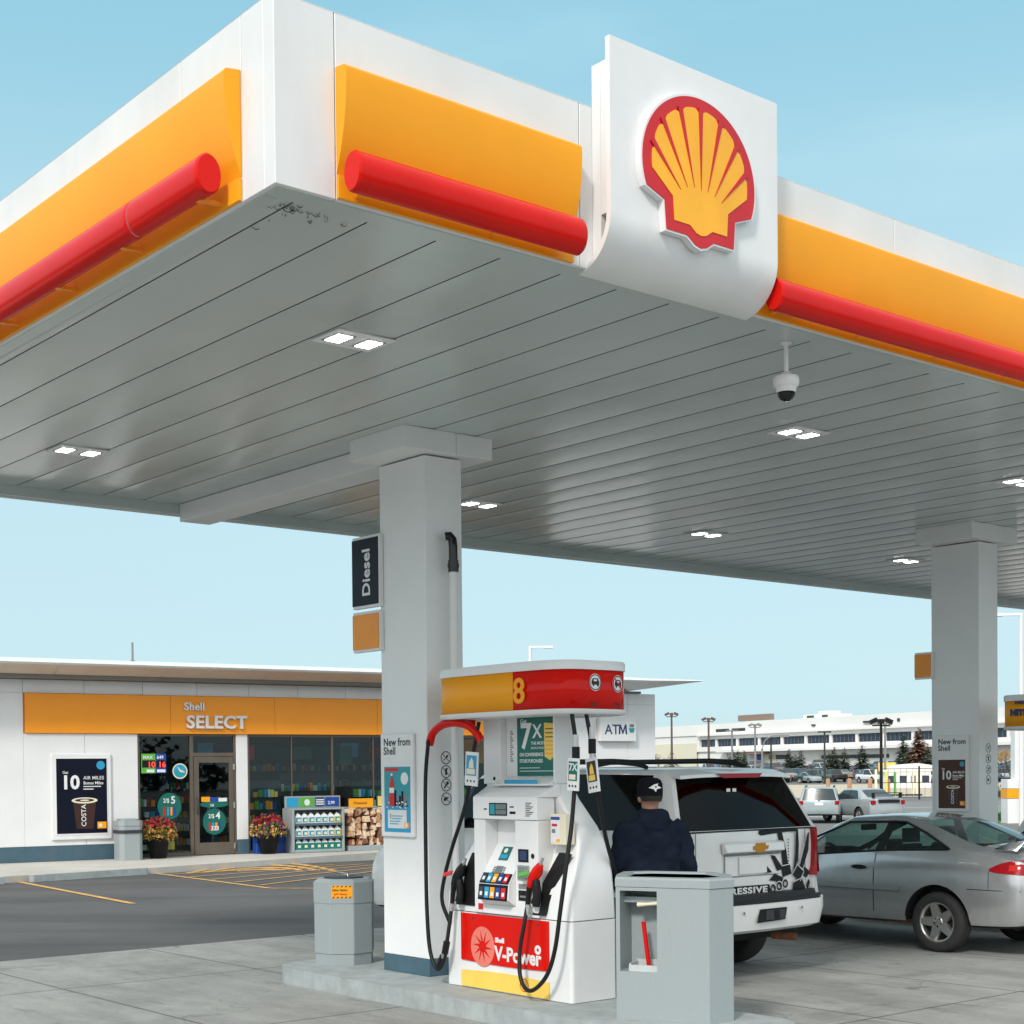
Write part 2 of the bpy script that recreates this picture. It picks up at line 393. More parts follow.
# sidewalk in front of the shop with its kerb
mb = MB(); mb.prism([(-20,-10.2),(-1.54,-4.15),(1.42,-3.5),(7.6,-1.45),(19.5,-1.2),(19.5,12),(-20,12)], -.05, .12); struct('sidewalk', mb, 'sidewalk_mat', S0, B, bevel=.02)
# pale strips and road beyond the forecourt
struct('gravel_verge', drape(-70,190,112,180,.004), 'gravel_mat')
struct('road', drape(-70,190,70,100,.004), 'road_mat')
for k, (y0, y1) in enumerate(((72.6,73.0),(86,86.25))):
    struct('road_marking', drape(-20,150,y0,y1,.009), 'white_paint')
# painted lines near the shop
def line(mb, a, b, wd=.1, z=.004):
    a = Vector(a); b = Vector(b); d = (b-a).normalized(); nn = Vector((-d.y, d.x))*wd/2
    mb.poly([tuple(a-nn), tuple(b-nn), tuple(b+nn), tuple(a+nn)], z)
mb = MB(); line(mb, (-1.22,-3.25), (-1.08,-9.86), .11); struct('parking_line', mb, 'lane_yellow', S0+Vector((0,0,.004)), B)
mb = MB()
q = [(1.55,-3.05),(1.75,-8.4),(2.5,-9.05),(8.6,-4.2)]
line(mb, q[0], q[1]); line(mb, q[1], q[2]); line(mb, q[2], q[3])
for k in range(5):
    f = (k+1)/6
    a = Vector(q[0])*(1-f)+Vector((1.95,-8.6))*f
    b = Vector((4.9+3.4*f, -3.05-1.3*f))
    line(mb, a, b, .07, .008)
struct('crosshatch_marking', mb, 'lane_yellow', S0+Vector((0,0,.004)), B)
# curved yellow kerb ramp
mb = MB(); TL, TR = Vector((2.1,-3.75)), Vector((4.6,-5.0))
for k, (bx, by) in enumerate(((5.3,-.9),(4.75,-1.9),(4.2,-2.9),(3.8,-3.75))):
    q0 = TL+Vector((.34*k,.0)); q1 = TR+Vector((-.22*k,.30*k)); c_ = Vector((bx*1.35-(TL.x+TR.x)*.175, by*1.5-(TL.y+TR.y)*.25)); pts = []
    for i in range(25): t = i/24; pts.append(q0*(1-t)**2+c_*2*t*(1-t)+q1*t*t)
    zt = .012+.001*k
    ring = [(-.055,0),(-.05,zt),(.05,zt),(.055,0)]; rings = []
    for i, p in enumerate(pts):
        d = (pts[min(i+1,24)]-pts[max(i-1,0)]).normalized(); n_ = Vector((-d.y,d.x))
        rings.append([(p.x+n_.x*o, p.y+n_.y*o, z) for o, z in ring])
    mb.loft(rings, 0, sm=False)
struct('kerb_ramp', mb, 'lane_yellow', S0, B)
mb = MB(); mb.prism([(-1.02,-4.3),(1.35,-3.62),(1.31,-3.48),(-1.06,-4.16)], .004, .13)
o = mb.build('wheel_stop', 'concrete_kerb', bevel=.025); o.location = S0; o.rotation_euler[2] = B
tag(o, 'long low concrete wheel stop with a dark scrape below the coffee poster', 'wheel stop')
mb = MB(); mb.prism([(-3.9,-5.1),(-1.55,-4.45),(-1.59,-4.31),(-3.94,-4.96)], .004, .13)
o = mb.build('wheel_stop', 'concrete_kerb', bevel=.025); o.location = S0; o.rotation_euler[2] = B
tag(o, 'concrete wheel stop cut off by the left picture edge', 'wheel stop')
# ---------------------------------------------------------------- canopy
UF, VF, VB, UE = -3.82, -3.906, 4.5, 17.6
ZS, ZT = 4.80, 5.735
mat('seam_dark', (.16,.165,.16), .8, var=.5, scale=1.3, dirt=1., dirtcol=(.02,.02,.018))
can = thing('canopy', 'large white station canopy with orange fascia and red light bars over the pumps', 'canopy', C0, A)
# underside of metal panels laid along v
mb = MB()
u = UF+.20
k0 = -3.16
edges = [UF+.12, -3.61]; 
while edges[-1] < UE-.6: edges.append(edges[-1]+.4555)
for i in range(len(edges)-1):
    a, b = edges[i], edges[i+1]
    # each panel is a shallow convex tray whose near lip hangs a little lower
    pr_ = [(0,.0),(.06,-.0015),(.3,-.003),(.6,-.001),(.9,.001),(1,.0025)]; w_ = b-a-.008
    P1 = [(a+.004+f*w_, z) for f, z in pr_]
    vs = [(x, y, ZS+.002+z) for y in (VF+.16, VB-.12) for x, z in P1]; n_ = len(P1)
    mb.add(vs, [(k, n_+k, n_+k+1, k+1) for k in range(n_-1)], 0, None, True)
    mb.add([(a+.004,VF+.16,ZS+.002),(a+.004,VB-.12,ZS+.002),(a+.004,VB-.12,ZS+.05),(a+.004,VF+.16,ZS+.05),(b-.004,VF+.16,ZS+.0045),(b-.004,VB-.12,ZS+.0045),(b-.004,VB-.12,ZS+.05),(b-.004,VF+.16,ZS+.05)],[(0,3,2,1),(4,5,6,7)],1)
    mb.add([(a+.004,VF+.16,ZS+.002),(b-.004,VF+.16,ZS+.0045),(b-.004,VF+.16,ZS+.05),(a+.004,VF+.16,ZS+.05)],[(0,1,2,3)],0)
mb.box(UF+.1, UE-.1, VF+.1, VB-.1, ZS+.052, ZS+.07, 1)
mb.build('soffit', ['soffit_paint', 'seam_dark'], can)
mb = MB()   # edge trim round the underside
mb.box(UF+.03, UE-.03, VF+.03, VF+.155, ZS-.006, ZS+.06); mb.box(UF+.03, UF+.115, VF+.16, VB-.125, ZS-.006, ZS+.06)
mb.box(UE-.12, UE-.03, VF+.16, VB-.125, ZS-.006, ZS+.06)
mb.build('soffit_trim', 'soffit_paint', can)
mb = MB()   # gutter band along the back edge
mb.box(UF+.02, UE-.02, VB-.115, VB-.03, 4.70, 5.0); mb.box(UF+.02, UE-.02, VB-.03, VB, 4.685, 5.0, 1)
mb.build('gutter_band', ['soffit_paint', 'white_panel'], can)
mb = MB()
# fascia boxes: white sheets with seams
t = .10
def fas(mb, axis, a, b, z0, z1, mi=0):
    if axis == 'v0': mb.box(a, b, VF, VF+t, z0, z1, mi)
    if axis == 'u0': mb.box(UF, UF+t, a, b, z0, z1, mi)
seam = .006
cu = [UF, -3.464, -1.79, 1.2, 4.2, 7.2, 10.2, 13.2, UE]
for a, b in zip(cu[:-1], cu[1:]):
    fas(mb, 'v0', a+(seam/2 if a != UF else 0), b-seam/2, ZS, ZT)
cv = [VF+t+.002, -3.59, -2.95, -.2, 2.5, VB]
for i, (a, b) in enumerate(zip(cv[:-1], cv[1:])):
    fas(mb, 'u0', a+(seam/2 if i else 0), b-seam/2, ZS, ZT)
mb.box(UF+t, UE, VB-t, VB, 5.002, ZT); mb.box(UE-t, UE, VF+t, VB-t, ZS, ZT)
mb.box(UF+t+.003, UE-t-.003, VF+t+.003, VB-t-.003, 5.60, 5.64)       # roof deck
mb.box(UF+.001, UE, VF+.001, VF+t+.01, ZT+.0005, ZT+.006); mb.box(UF+.001, UF+t+.01, VF+t+.012, VB, ZT+.0005, ZT+.006)
mb.build('fascia', 'white_panel', can, bevel=.006, seg=1)
# orange bullnose panels
def prof(): # (offset outwards, z)
    pts = [(0.003,5.462),(.085,5.450),(.098,5.435)]
    for k in range(9):
        f = k/8; z = 5.42-f*.49; pts.append((.098*(1-f**2.2)*.98+.004, z))
    return pts
PR = prof()
def band(name, axis, a, b):
    mb = MB(); s = []
    for w in (a, b):
        ring = []
        for d, z in PR+[(.003, 4.925)]:
            ring.append((w, VF-d, z) if axis == 'v' else (UF-d, w, z))
        s.append(ring)
    mb.loft(s if axis == 'v' else s[::-1], 0, sm=False)
    lo = (a, b)
    if axis == 'v': mb.box(a, b, VF-.022, VF-.002, ZS+.004, 4.918, 0)
    else: mb.box(UF-.022, UF-.002, a, b, ZS+.004, 4.918, 0)
    return smooth_by_angle(mb.build(name, 'orange', can), 25)
band('orange_panel', 'v', -3.462, -1.86); band('orange_panel', 'v', -.30, 5.6); band('orange_panel', 'v', 5.605, 11.5); band('orange_panel', 'v', 11.505, 17.4)
band('orange_panel', 'u', -3.588, -.445); band('orange_panel', 'u', -.44, 2.4); band('orange_panel', 'u', 2.405, 4.4)
# red light bars
def bar(axis, a, b, cuts=()):
    mb = MB(); n = 28; d0, zc = .150, 4.897
    if axis == 'u': zc = 4.93
    xs = [a, a+.012, a+.03]+[q for c in cuts for q in (c-.03, c-.003, c, c+.003, c+.03)]+[b-.03, b-.012, b]
    rings = []
    for i, w in enumerate(xs):
        sc = .90 if i in (0, len(xs)-1) else (.955 if (w in cuts) else 1.)
        ring = []
        for k in range(n):
            al = 2*pi*k/n; d = d0+.074*sc*cos(al); z = zc+.104*sc*sin(al)
            ring.append((w, VF-d, z) if axis == 'v' else (UF-d, w, z))
        rings.append(ring)
    mb.loft(rings if axis == 'v' else rings[::-1], 0)
    o = mb.build('light_bar', 'red', can)
    k = a+.12
    while k < b-.05:
        br = MB()
        if axis == 'v': br.box(k-.012, k+.012, VF-.12, VF-.022, 4.825, 4.845); br.box(k-.02, k+.02, VF-.15, VF-.11, 4.822, 4.85)
        else: br.box(UF-.12, UF-.022, k-.012, k+.012, 4.825, 4.845); br.box(UF-.15, UF-.11, k-.02, k+.02, 4.822, 4.85)
        br.build('bracket', 'orange_dark', o)
        k += .88
bar('v', -3.47, -1.93); bar('v', -.27, 8.3, (2.6, 5.4)); bar('v', 8.32, 17.3, (11., 14.))
bar('u', -3.52, 4.3, (-2.72, 0.4, 3.))
# cobweb-like dirt in the corner
mb = MB()
for k in range(34):
    u_, v_ = UF+.16+abs(random.gauss(0,.16)), VF+.18+abs(random.gauss(0,.12)); a = random.uniform(0, pi)
    l = random.uniform(.01,.05); mb.tube([(u_,v_,ZS-.004),(u_+l*.5*cos(a),v_+l*.5*sin(a),ZS-.012),(u_+l*cos(a),v_+l*sin(a),ZS-.003)], random.uniform(.001,.0025), n=4)
mb.build('cobweb', 'dark_grey', can)['kind'] = 'stuff'
# downlights
def downlight(u, v, label, two=True):
    o = thing('canopy_light', label, 'ceiling light', CW(u, v, ZS), A, 'downlights set in the canopy underside')
    mb = MB(); mb.box(-.23,.23,-.17,.17,-.012,.0); mb.build('light_frame', 'white_paint', o, bevel=.004)
    mb = MB()
    for sx in (-1, 1):
        mb.box(sx*.12-.075, sx*.12+.075, -.10,.10,-.0145,-.0125)
    mb.build('reflector', 'mid_grey', o)
    mb = MB()
    for sx in (-1, 1):
        mb = MB()
        for i in range(3):
            for j in range(3): mb.box(sx*.12-.057+i*.041, sx*.12-.057+i*.041+.03, -.085+j*.06,-.085+j*.06+.045,-.019,-.015)
        mb.build('lamp', 'led_white', o)
LL = [(-2.0,-1.9,'lit square downlight nearest the white canopy corner'),(-2.0,2.47,'lit square downlight at far left above the shop end'),
 (2.61,-1.9,'lit square downlight just beyond the dome camera'),(2.57,2.45,'lit square downlight right beside the front column top'),
 (6.13,2.42,'small lit downlight midway between the two columns'),(10.18,2.4,'small lit downlight close to the left of the far column top'),
 (6.2,-1.81,'lit downlight cut by the right picture edge'),(10.2,-1.85,'downlight beyond the right picture edge')]
for u_, v_, lb in LL[:7]: downlight(u_, v_, lb)
# logo sign board on the fascia
bd = thing('logo_sign', 'tall white curved sign board with the red and yellow scallop emblem on the fascia', 'sign', CW(0,0,0), A)
def boardprof(th):
    P = []; vf, r = -4.115, .30
    zb = 4.775
    P.append((vf, 6.06)); P.append((vf, zb+r))
    for k in range(1, 17):
        a = k/16*pi/2*.93
        P.append((vf+r-r*cos(a), zb+r-r*sin(a)))
    Q = []
    r2 = r-th
    Q.append((vf+th, 6.06)); Q.append((vf+th, zb+r))
    for k in range(1, 17):
        a = k/16*pi/2*.93; Q.append((vf+r-r2*cos(a), zb+r-r2*sin(a)))
    return P+Q[::-1]
mb = MB(); P = boardprof(.035)
U0, U1 = -1.745, -.30
mb.loft([[(u_, v_, z_) for v_, z_ in P] for u_ in (U0, U1)], 0, sm=False)
o = mb.build('front_sheet', 'white_clean', bd); smooth_by_angle(o, 25)
mb = MB(); mb.box(-1.69, -.36, -4.075, -3.98, 5.10, 5.97); mb.box(-1.69, -.36, -3.978, VF-.002, 4.84, 5.97)
mb.build('back_box', 'white_panel', bd)
def shell_outline(w=1., inset=0.):
    # normalised pecten outline, centre bottom at 0,0 ; height about .93 ; inset shrinks it
    pts = []
    R = .5-inset; cy = .435
    b = inset
    pts += [(-.065,-.0+b),(-.27,.0+b)] if False else []
    base = [(-.30+b*.9, .015+b), (-.12,.015+b), (-.055,-.03+b*1.0), (0.,-.045+b*1.05), (.055,-.03+b*1.0), (.12,.015+b), (.30-b*.9, .015+b)]
    pts += base
    pts += [(.315-b*.9, .20+b*.35)]
    a0 = radians(-21)
    n = 44
    for k in range(n+1):
        a = a0+(pi-2*a0)*k/n
        rx = R; ry = (.5-inset)
        pts.append((rx*cos(a), cy+ry*sin(a)*.99))
    pts += [(-.315+b*.9, .20+b*.35)]
    return [(x*w, y*w) for x, y in pts]
def shell(mb, size, M, m_red, m_yel, m_white=None, depth=.06):
    if m_white is not None: mb.prism([(x*1.03, y*1.03-.012*size) for x, y in shell_outline(size)], 0, depth, m_white, M)
    z = depth+.004
    mb.prism(shell_outline(size), depth+.0005, z, m_red, M)
    # yellow field with seven red ribs
    inn = []
    cy, R, fx, fy = .435, .425, 0., .10
    ribs = [radians(90+d) for d in (-43,-28.5,-14,0,14,28.5,43)]
    base = [(-.235,.085),(-.10,.085),(-.045,.045),(0,.035),(.045,.045),(.10,.085),(.235,.085),(.245,.235)]
    inn += base
    a0 = radians(-8)
    for k in range(97):
        a = a0+(pi-2*a0)*k/96
        x, y = R*cos(a), cy+R*sin(a)
        th = atan2(y-fy, x-fx)
        d = min(abs(th-r) for r in ribs)
        e0 = 1-.05*max(0, 1-d/.07)**1.3
        inn.append((fx+(x-fx)*e0, fy+(y-fy)*e0))
    inn.append((-.245,.235))
    mb.prism([(x*size, y*size) for x, y in inn], z+.0005, z+.004, m_yel, M)
    for r in ribs:
        tip = .23+.05*abs(cos(r)); far = .78
        # distance to the inner arc along this direction
        t_ = .1
        while hypot(fx+t_*cos(r), fy+t_*sin(r)-cy) < R+.012: t_ += .004
        wd = .019
        a = (fx+tip*cos(r), fy+tip*sin(r)); b = (fx+t_*cos(r), fy+t_*sin(r)); nx_, ny_ = -sin(r)*wd, cos(r)*wd
        mb.prism([(a[0]*size, a[1]*size), ((b[0]-nx_)*size, (b[1]-ny_)*size), ((b[0]+nx_)*size, (b[1]+ny_)*size)], z+.0045, z+.008, m_red, M)
mb = MB(); shell(mb, .90, T(-1.055, -4.116, 5.03) @ FV @ Matrix.Diagonal((1.07,1,1,1)), 1, 2, 0, .045)
mb.build('emblem', ['white_clean','shell_red','shell_yellow'], bd)
# dome camera
dc = thing('dome_camera', 'white dome security camera hanging on a short rod near the logo sign', 'camera', CW(.36,-3.63,ZS), A)
mb = MB(); mb.cyl(0,0,.016,-.22,0); mb.cyl(0,0,.04,-.012,0)
mb.build('rod', 'white_paint', dc)
mb = MB(); mb.lathe([(.001,-.20),(.03,-.205),(.045,-.225),(.082,-.235),(.088,-.25),(.088,-.275),(.082,-.30),(.07,-.31)]); mb.lathe([(.07,-.31),(.066,-.335),(.06,-.345)])
mb.build('housing', 'white_paint', dc)
mb = MB(); mb.lathe([(.062,-.34),(.058,-.365),(.042,-.388),(.02,-.40),(.001,-.403)]); mb.build('dome', 'black_gloss', dc)

# ---------------------------------------------------------------- columns
def column(u0, lab, beam=True, wu=.40, wv=.665):
    c = thing('canopy_column', lab, 'column', CW(u0,0,0), A)
    mb = MB(); mb.box(0, wu, 0, wv, .30, 4.60); mb.build('shaft', 'column_paint', c, bevel=.008)
    mb = MB(); mb.box(.004, .0065, .33,.333,.3,4.6); 
    mb = MB(); mb.box(-.004, wu+.004, -.004, wv+.004, .15, .297); mb.build('plinth', 'blue_grey', c, bevel=.006)
    mb = MB(); mb.box(-.29,.27,-.10,.69,4.613,4.80); mb.box(.274,.67,-.10,.69,4.613,4.80); mb.build('cap_box', 'column_paint', c, bevel=.006)
    if beam: mb = MB(); mb.box(-.0,.36,.692,VB-.12,4.613,4.80); mb.build('beam_cover', 'column_paint', c, bevel=.006)
    return c
c1 = column(0, 'white square column in front with the diesel sign and white vent pipe')
c2 = column(8.26, 'white square column at right behind the silver car', False)
PX = {}
def nosign(mb, M, k, r=.058):
    mb.ring(0,0,r*.86,r,.001,0,M); 
    def ln(a,b,w):
        a=Vector(a)*r;b=Vector(b)*r;d=(b-a).normalized();q=Vector((-d.y,d.x))*w*r/2
        mb.poly([tuple(a-q),tuple(b-q),tuple(b+q),tuple(a+q)],.001,0,M)
    if k == 0: ln((-.45,-.4),(.5,.45),.14); mb.disc(.2*r,.2*r,.2*r,.001,0,M)
    if k == 1: mb.rect(-.22*r,.2*r,-.5*r,.45*r,.001,0,M); mb.rect(-.1*r,.35*r,.35*r,.55*r,.0015,0,M)
    if k == 2: ln((-.4,-.5),(.2,.25),.26); mb.disc(.25*r,.3*r,.27*r,.001,0,M)
    if k == 3: mb.poly([(-.55*r,-.25*r),(.1*r,-.1*r),(.55*r,.25*r),(-.2*r,.3*r)],.001,0,M); mb.disc(-.25*r,-.05*r,.28*r,.0015,0,M)
    ln((-.66,.6),(.66,-.6),.1)
for cc, uu, zz, lb in ((c1,.2,(2.025,1.905,1.79,1.67),'four round black prohibition signs beside the pump hose'),(c2,.19,(2.13,2.0,1.87,1.745),'four round black prohibition signs on the far column')):
    mb = MB()
    for k, z_ in enumerate(zz): mb.disc(0,0,.055,.0004,1,T(uu,-.001,z_)@FV); nosign(mb, T(uu,-.001,z_)@FV, k, .056)
    o = mb.build('safety_decal', ['text_black','white_clean'], cc); o['label'] = lb
# hanging price/diesel flags
def wall_flag(name, label, cat, u, v, z, wv, h, face, txt=None):
    o = thing(name, label, cat, CW(u, v, z), A)
    mb = MB(); mb.box(-.045,-.003,-wv/2,wv/2,0,h); mb.build('sign_frame', 'white_clean', o, bevel=.004)
    mb = MB(); mb.box(-.053,-.046,-wv/2+.018,wv/2,.025,h-.025); mb.build('sign_face', face, o, bevel=.002)
    if txt:
        mb = MB(); M_ = T(-.0545,-.07,.10)@FU@RZ(pi/2); put_text(mb, txt, .165, M_, bold=.0035, extrude=.0015, spacing=1.02); mb.build('lettering', 'white_clean', o)
    return o
wall_flag('diesel_sign', 'black panel with white vertical word Diesel on the front column', 'sign', 0, .82, 3.37, .42, .64, 'navy_poster', 'Diesel')
wall_flag('marker_panel', 'small orange panel under the black diesel sign', 'sign', 0, .82, 2.98, .42, .36, 'orange_dark')
wall_flag('marker_panel', 'small orange panel on the far right column', 'sign', 8.26, .75, 2.99, .25, .33, 'orange_dark')
# poster panels on the columns
def cup(mb, M, x, y, w, h, mi_cup, mi_lid, mi_txt, txt=True):
    mb.poly([(x-w*.36,y),(x+w*.36,y),(x+w*.5,y+h),(x-w*.5,y+h)],.0012,mi_cup,M)
    mb.disc(x,y+h,w*.56,.0016,mi_lid,M,ry=w*.13); mb.disc(x,y+h+.004,w*.42,.002,mi_cup,M,ry=w*.07); mb.disc(x,y+h+.004,w*.2,.0022,mi_lid,M,ry=w*.03)
    if txt: put_text(mb,'COSTA',h*.24,M@T(x-w*.02+h*.06,y+h*.08,.0022)@RZ(pi/2),mi_txt,extrude=.0003,bold=.001)
def poster10(mb, M, w, h, mi_bg, mi_w, mi_cup, mi_lid, mi_bl, mi_or):
    mb.rect(0,w,0,h,.0005,mi_bg,M)
    put_text(mb,'Get',h*.05,M@T(w*.12,h*.80,.001),mi_w,extrude=.0003,bold=.0008)
    put_text(mb,'10',h*.25,M@T(w*.09,h*.60,.001),mi_w,extrude=.0003,bold=.012*w,sx=1.0)
    put_text(mb,'AIR MILES',h*.066,M@T(w*.53,h*.72,.001),mi_w,extrude=.0003,bold=.0004)
    put_text(mb,'Bonus Miles',h*.056,M@T(w*.53,h*.655,.001),mi_w,extrude=.0003,bold=.0012)
    for k in range(2): mb.rect(w*.53,w*(.88-.15*k),h*(.62-.035*k),h*(.632-.035*k),.001,mi_w,M)
    cup(mb,M,w*.55,h*.06,w*.46,h*.38,mi_cup,mi_lid,mi_w)
    mb.disc(w*.88,h*.91,w*.085,.001,mi_bl,M); mb.rect(w*.80,w*.98,h*.06,h*.15,.001,mi_or,M); mb.disc(w*.86,h*.105,w*.035,.0015,mi_w,M)
def col_poster(u0, v1, z0, w, h, label, kind):
    o = thing('poster_panel', label, 'poster', CW(u0, v1, z0), A)      # v1 = left edge as seen
    Mx = T(-.032,0,0)@FU
    mb = MB(); mb.box(-.032,-.002,-w,0,0,h); mb.build('poster_frame', 'white_clean', o, bevel=.008)
    mb = MB(); put_text(mb,'New from',w*.19,Mx@T(w*.10,h*.885,.0005),extrude=.0005,bold=.0022,spacing=1.04); put_text(mb,'Shell',w*.19,Mx@T(w*.10,h*.80,.0005),extrude=.0005,bold=.0022,spacing=1.04)
    mb.build('heading', 'text_black', o)
    pw, ph, px_, py_ = w*.80, h*.635, w*.11, h*.045
    M2 = Mx@T(px_,py_,0)
    mb = MB()
    if kind == 'city':
        mb.rect(0,pw,0,ph,.0005,0,M2); mb.rect(0,pw,ph*.55,ph,.0006,1,M2)
        mb.rect(.02*pw,pw*.55,ph*.93,ph*.98,.001,2,M2)
        mb.disc(pw*.78,ph*.82,pw*.14,.0011,3,M2)
        rr = random.Random(3)
        for k in range(9):
            x_ = pw*(.12+.09*k); w_ = pw*.075; hh = ph*rr.uniform(.12,.32)
            mb.rect(x_,x_+w_,ph*.40,ph*.40+hh,.0012+.0001*k,rr.choice([4,5,4,6]),M2)
        for k in range(26): x_=pw*rr.uniform(.08,.88); y_=ph*rr.uniform(.36,.46); mb.rect(x_,x_+pw*.05,y_,y_+ph*.02,.0022+.00005*k,rr.choice([4,5,6,3]),M2)
        bx = pw*.30; b = [(-.09,.40),(.09,.40),(.10,.52),(.08,.60),(.10,.68),(.07,.76),(.035,.81),(.03,.86),(-.03,.86),(-.035,.81),(-.07,.76),(-.10,.68),(-.08,.60),(-.10,.52)]
        mb.poly([(bx+x_*pw,ph*y_) for x_, y_ in b],.0035,2,M2); mb.rect(bx-.09*pw,bx+.09*pw,ph*.60,ph*.68,.0037,3,M2); mb.rect(bx-.035*pw,bx+.035*pw,ph*.86,ph*.90,.0037,3,M2)
        mb.rect(pw*.13,pw*.85,ph*.06,ph*.34,.001,7,M2)
        put_text(mb,'1',ph*.10,M2@T(pw*.2,ph*.21,.0014),6,extrude=.0002,bold=.001)
        for k in range(4): mb.rect(pw*.2+.08*pw*(k<2),pw*(.7-.05*k),ph*(.24-.04*k),ph*(.255-.04*k),.0014,0,M2)
        mb.rect(pw*.76,pw*.95,ph*.07,ph*.15,.0016,8,M2); mb.disc(pw*.84,ph*.11,pw*.05,.002,3,M2)
        mb.build('poster_print', ['sky_blue','teal_light','shell_red','white_clean','cream','mid_grey','navy_poster','white_panel','orange'], o)
    else:
        poster10(mb, M2, pw, ph, 0,1,2,3,4,5)
        mb.build('poster_print', ['brown','white_clean','brown_dark','cream','sky_blue','orange'], o)
col_poster(0, .645, 1.34, .485, .90, 'white poster panel with blue city and bottle print on the front column', 'city')
col_poster(8.26, .60, 1.36, .47, .93, 'white poster panel with brown coffee print on the far column', 'cup')
# vent pipe beside the front column
vp = thing('vent_pipe', 'white vertical pipe with black elbow top beside the front column', 'pipe', CW(.225,-.10,.15), A)
mb = MB(); mb.cyl(0,0,.034,0,3.47); mb.build('pipe', 'white_paint', vp)
mb = MB(); mb.cyl(0,0,.045,3.46,3.56); mb.cyl(0,0,.05,3.50,3.53)
mb.tube([(0,0,3.55),(0,0,3.68),(-.004,.005,3.74),(-.02,.02,3.77),(-.045,.045,3.765)], .038, n=14); mb.build('vent_cap', 'black_gloss', vp)
# ---------------------------------------------------------------- shop building
glass('shop_glass', (.74,.82,.82), .022, .01, (.9,.97,1.))
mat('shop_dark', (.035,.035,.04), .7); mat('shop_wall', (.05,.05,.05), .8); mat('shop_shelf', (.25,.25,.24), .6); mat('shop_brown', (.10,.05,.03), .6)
mat('eave_tan', (.66,.54,.44), .6); mat('eave_shade_grey', (.20,.19,.17), .6); mat('roof_metal', (.70,.72,.72), .45)
shop = thing('shop_building', 'white single storey station shop with orange band and large dark windows', 'shop', S0, B)
S_END, D = 16.5, 9.0
mb = MB()
# facade panels with seams (openings left between)
def panels(mb, s0, s1, z0, z1, cuts, mi=0, th=.14):
    e = [s0]+[c for c in cuts if s0 < c < s1]+[s1]
    for a, b in zip(e[:-1], e[1:]): mb.box(a+.004 if a != s0 else a, b-.004 if b != s1 else b, 0, th, z0, z1, mi)
cuts = [.0, 1.28, 2.55, 3.78, 5.0, 6.2, 7.4, 8.6, 9.8, 11., 12.2, 13.6, 14.6, 15.6]
panels(mb, -9, S_END, 3.625, 3.90, [-3, -1.4]+cuts)
panels(mb, -9, .0, .445, 3.622, [-5,-3,-1.4]); panels(mb, .004, 2.42, .445, 2.785, [1.28])
mb.box(.004, 13.3, .06, .14, 2.79, 3.62)
mb.box(4.68, 4.95, 0, .14, .445, 2.785)
panels(mb, 13.3, S_END, .445, 3.622, [14.6,15.6])
mb.box(S_END-.14, S_END, .142, D, .12, 3.90); mb.box(-9, S_END-.142, D-.14, D, .12, 3.9); mb.box(-9, -8.86, .142, D-.142, .12, 3.9)
mb.build('wall', 'white_paint', shop, bevel=.004, seg=1)
for a, b in ((-9,2.42),(4.68,4.95),(13.3,S_END)):
    mb = MB(); mb.box(a, b, -.012, .14, .125, .44); mb.build('base_band', 'blue_grey', shop)
mb = MB()
for a, b in ((.03,3.15),(3.156,5.6),(5.606,8.2),(8.206,10.8),(10.806,13.3)): mb.box(a, b, -.05, .055, 2.79, 3.618)
mb.build('orange_band', 'orange_band', shop, bevel=.005, seg=1)
# roof: thin curved wing with tapered eaves
mb = MB()
def roofring(s, k): # profile in (t,z)
    return [(s,-1.05,4.185+k),(s,-1.02,4.24+k),(s,2.,4.50+k),(s,D+.5,4.6+k),(s,D+.5,4.4+k),(s,D-.2,3.98+k),(s,.0,3.965+k),(s,-.45,3.995+k),(s,-1.02,4.15+k)]
rings = []
for s_ in (-11, 5, 12, 15.6): rings.append(roofring(s_, 0))
end = [(17.25,-1.05,4.215),(17.25,-1.02,4.235),(16.95,2.,4.42),(16.95,D+.5,4.5),(16.95,D+.5,4.46),(16.95,D-.2,4.33),(16.95,.2,4.17),(17.25,-.6,4.19),(17.25,-1.02,4.20)]
rings.append(end)
mb.loft(rings, 0, sm=False); mb.build('roof', 'roof_metal', shop)
mb = MB()   # tan soffit boards under the eave
e = -11.
while e < 12.0:
    mb.add([(e+.01,-1.0,4.138),(e+2.28,-1.0,4.138),(e+2.28,-.46,3.985),(e+.01,-.46,3.985),(e+.01,-1.0,4.146),(e+2.28,-1.0,4.146),(e+2.28,-.46,3.990),(e+.01,-.46,3.990)],[(0,3,2,1),(4,5,6,7),(0,1,5,4),(2,3,7,6)],0)
    e += 2.3
mb.box(-11, 15.2, -.455, -.01, 3.915, 3.985, 1)  # inner strip coloured dark grey for the shade under the eave
mb.build('eave_soffit', ['eave_tan','eave_shade_grey'], shop)
mb = MB(); mb.box(-11, 16.0, -.05, .14, 3.905, 3.962); mb.build('frieze_shade_strip', 'eave_shade_grey', shop)  # dark grey strip with the eave's shade put into its colour
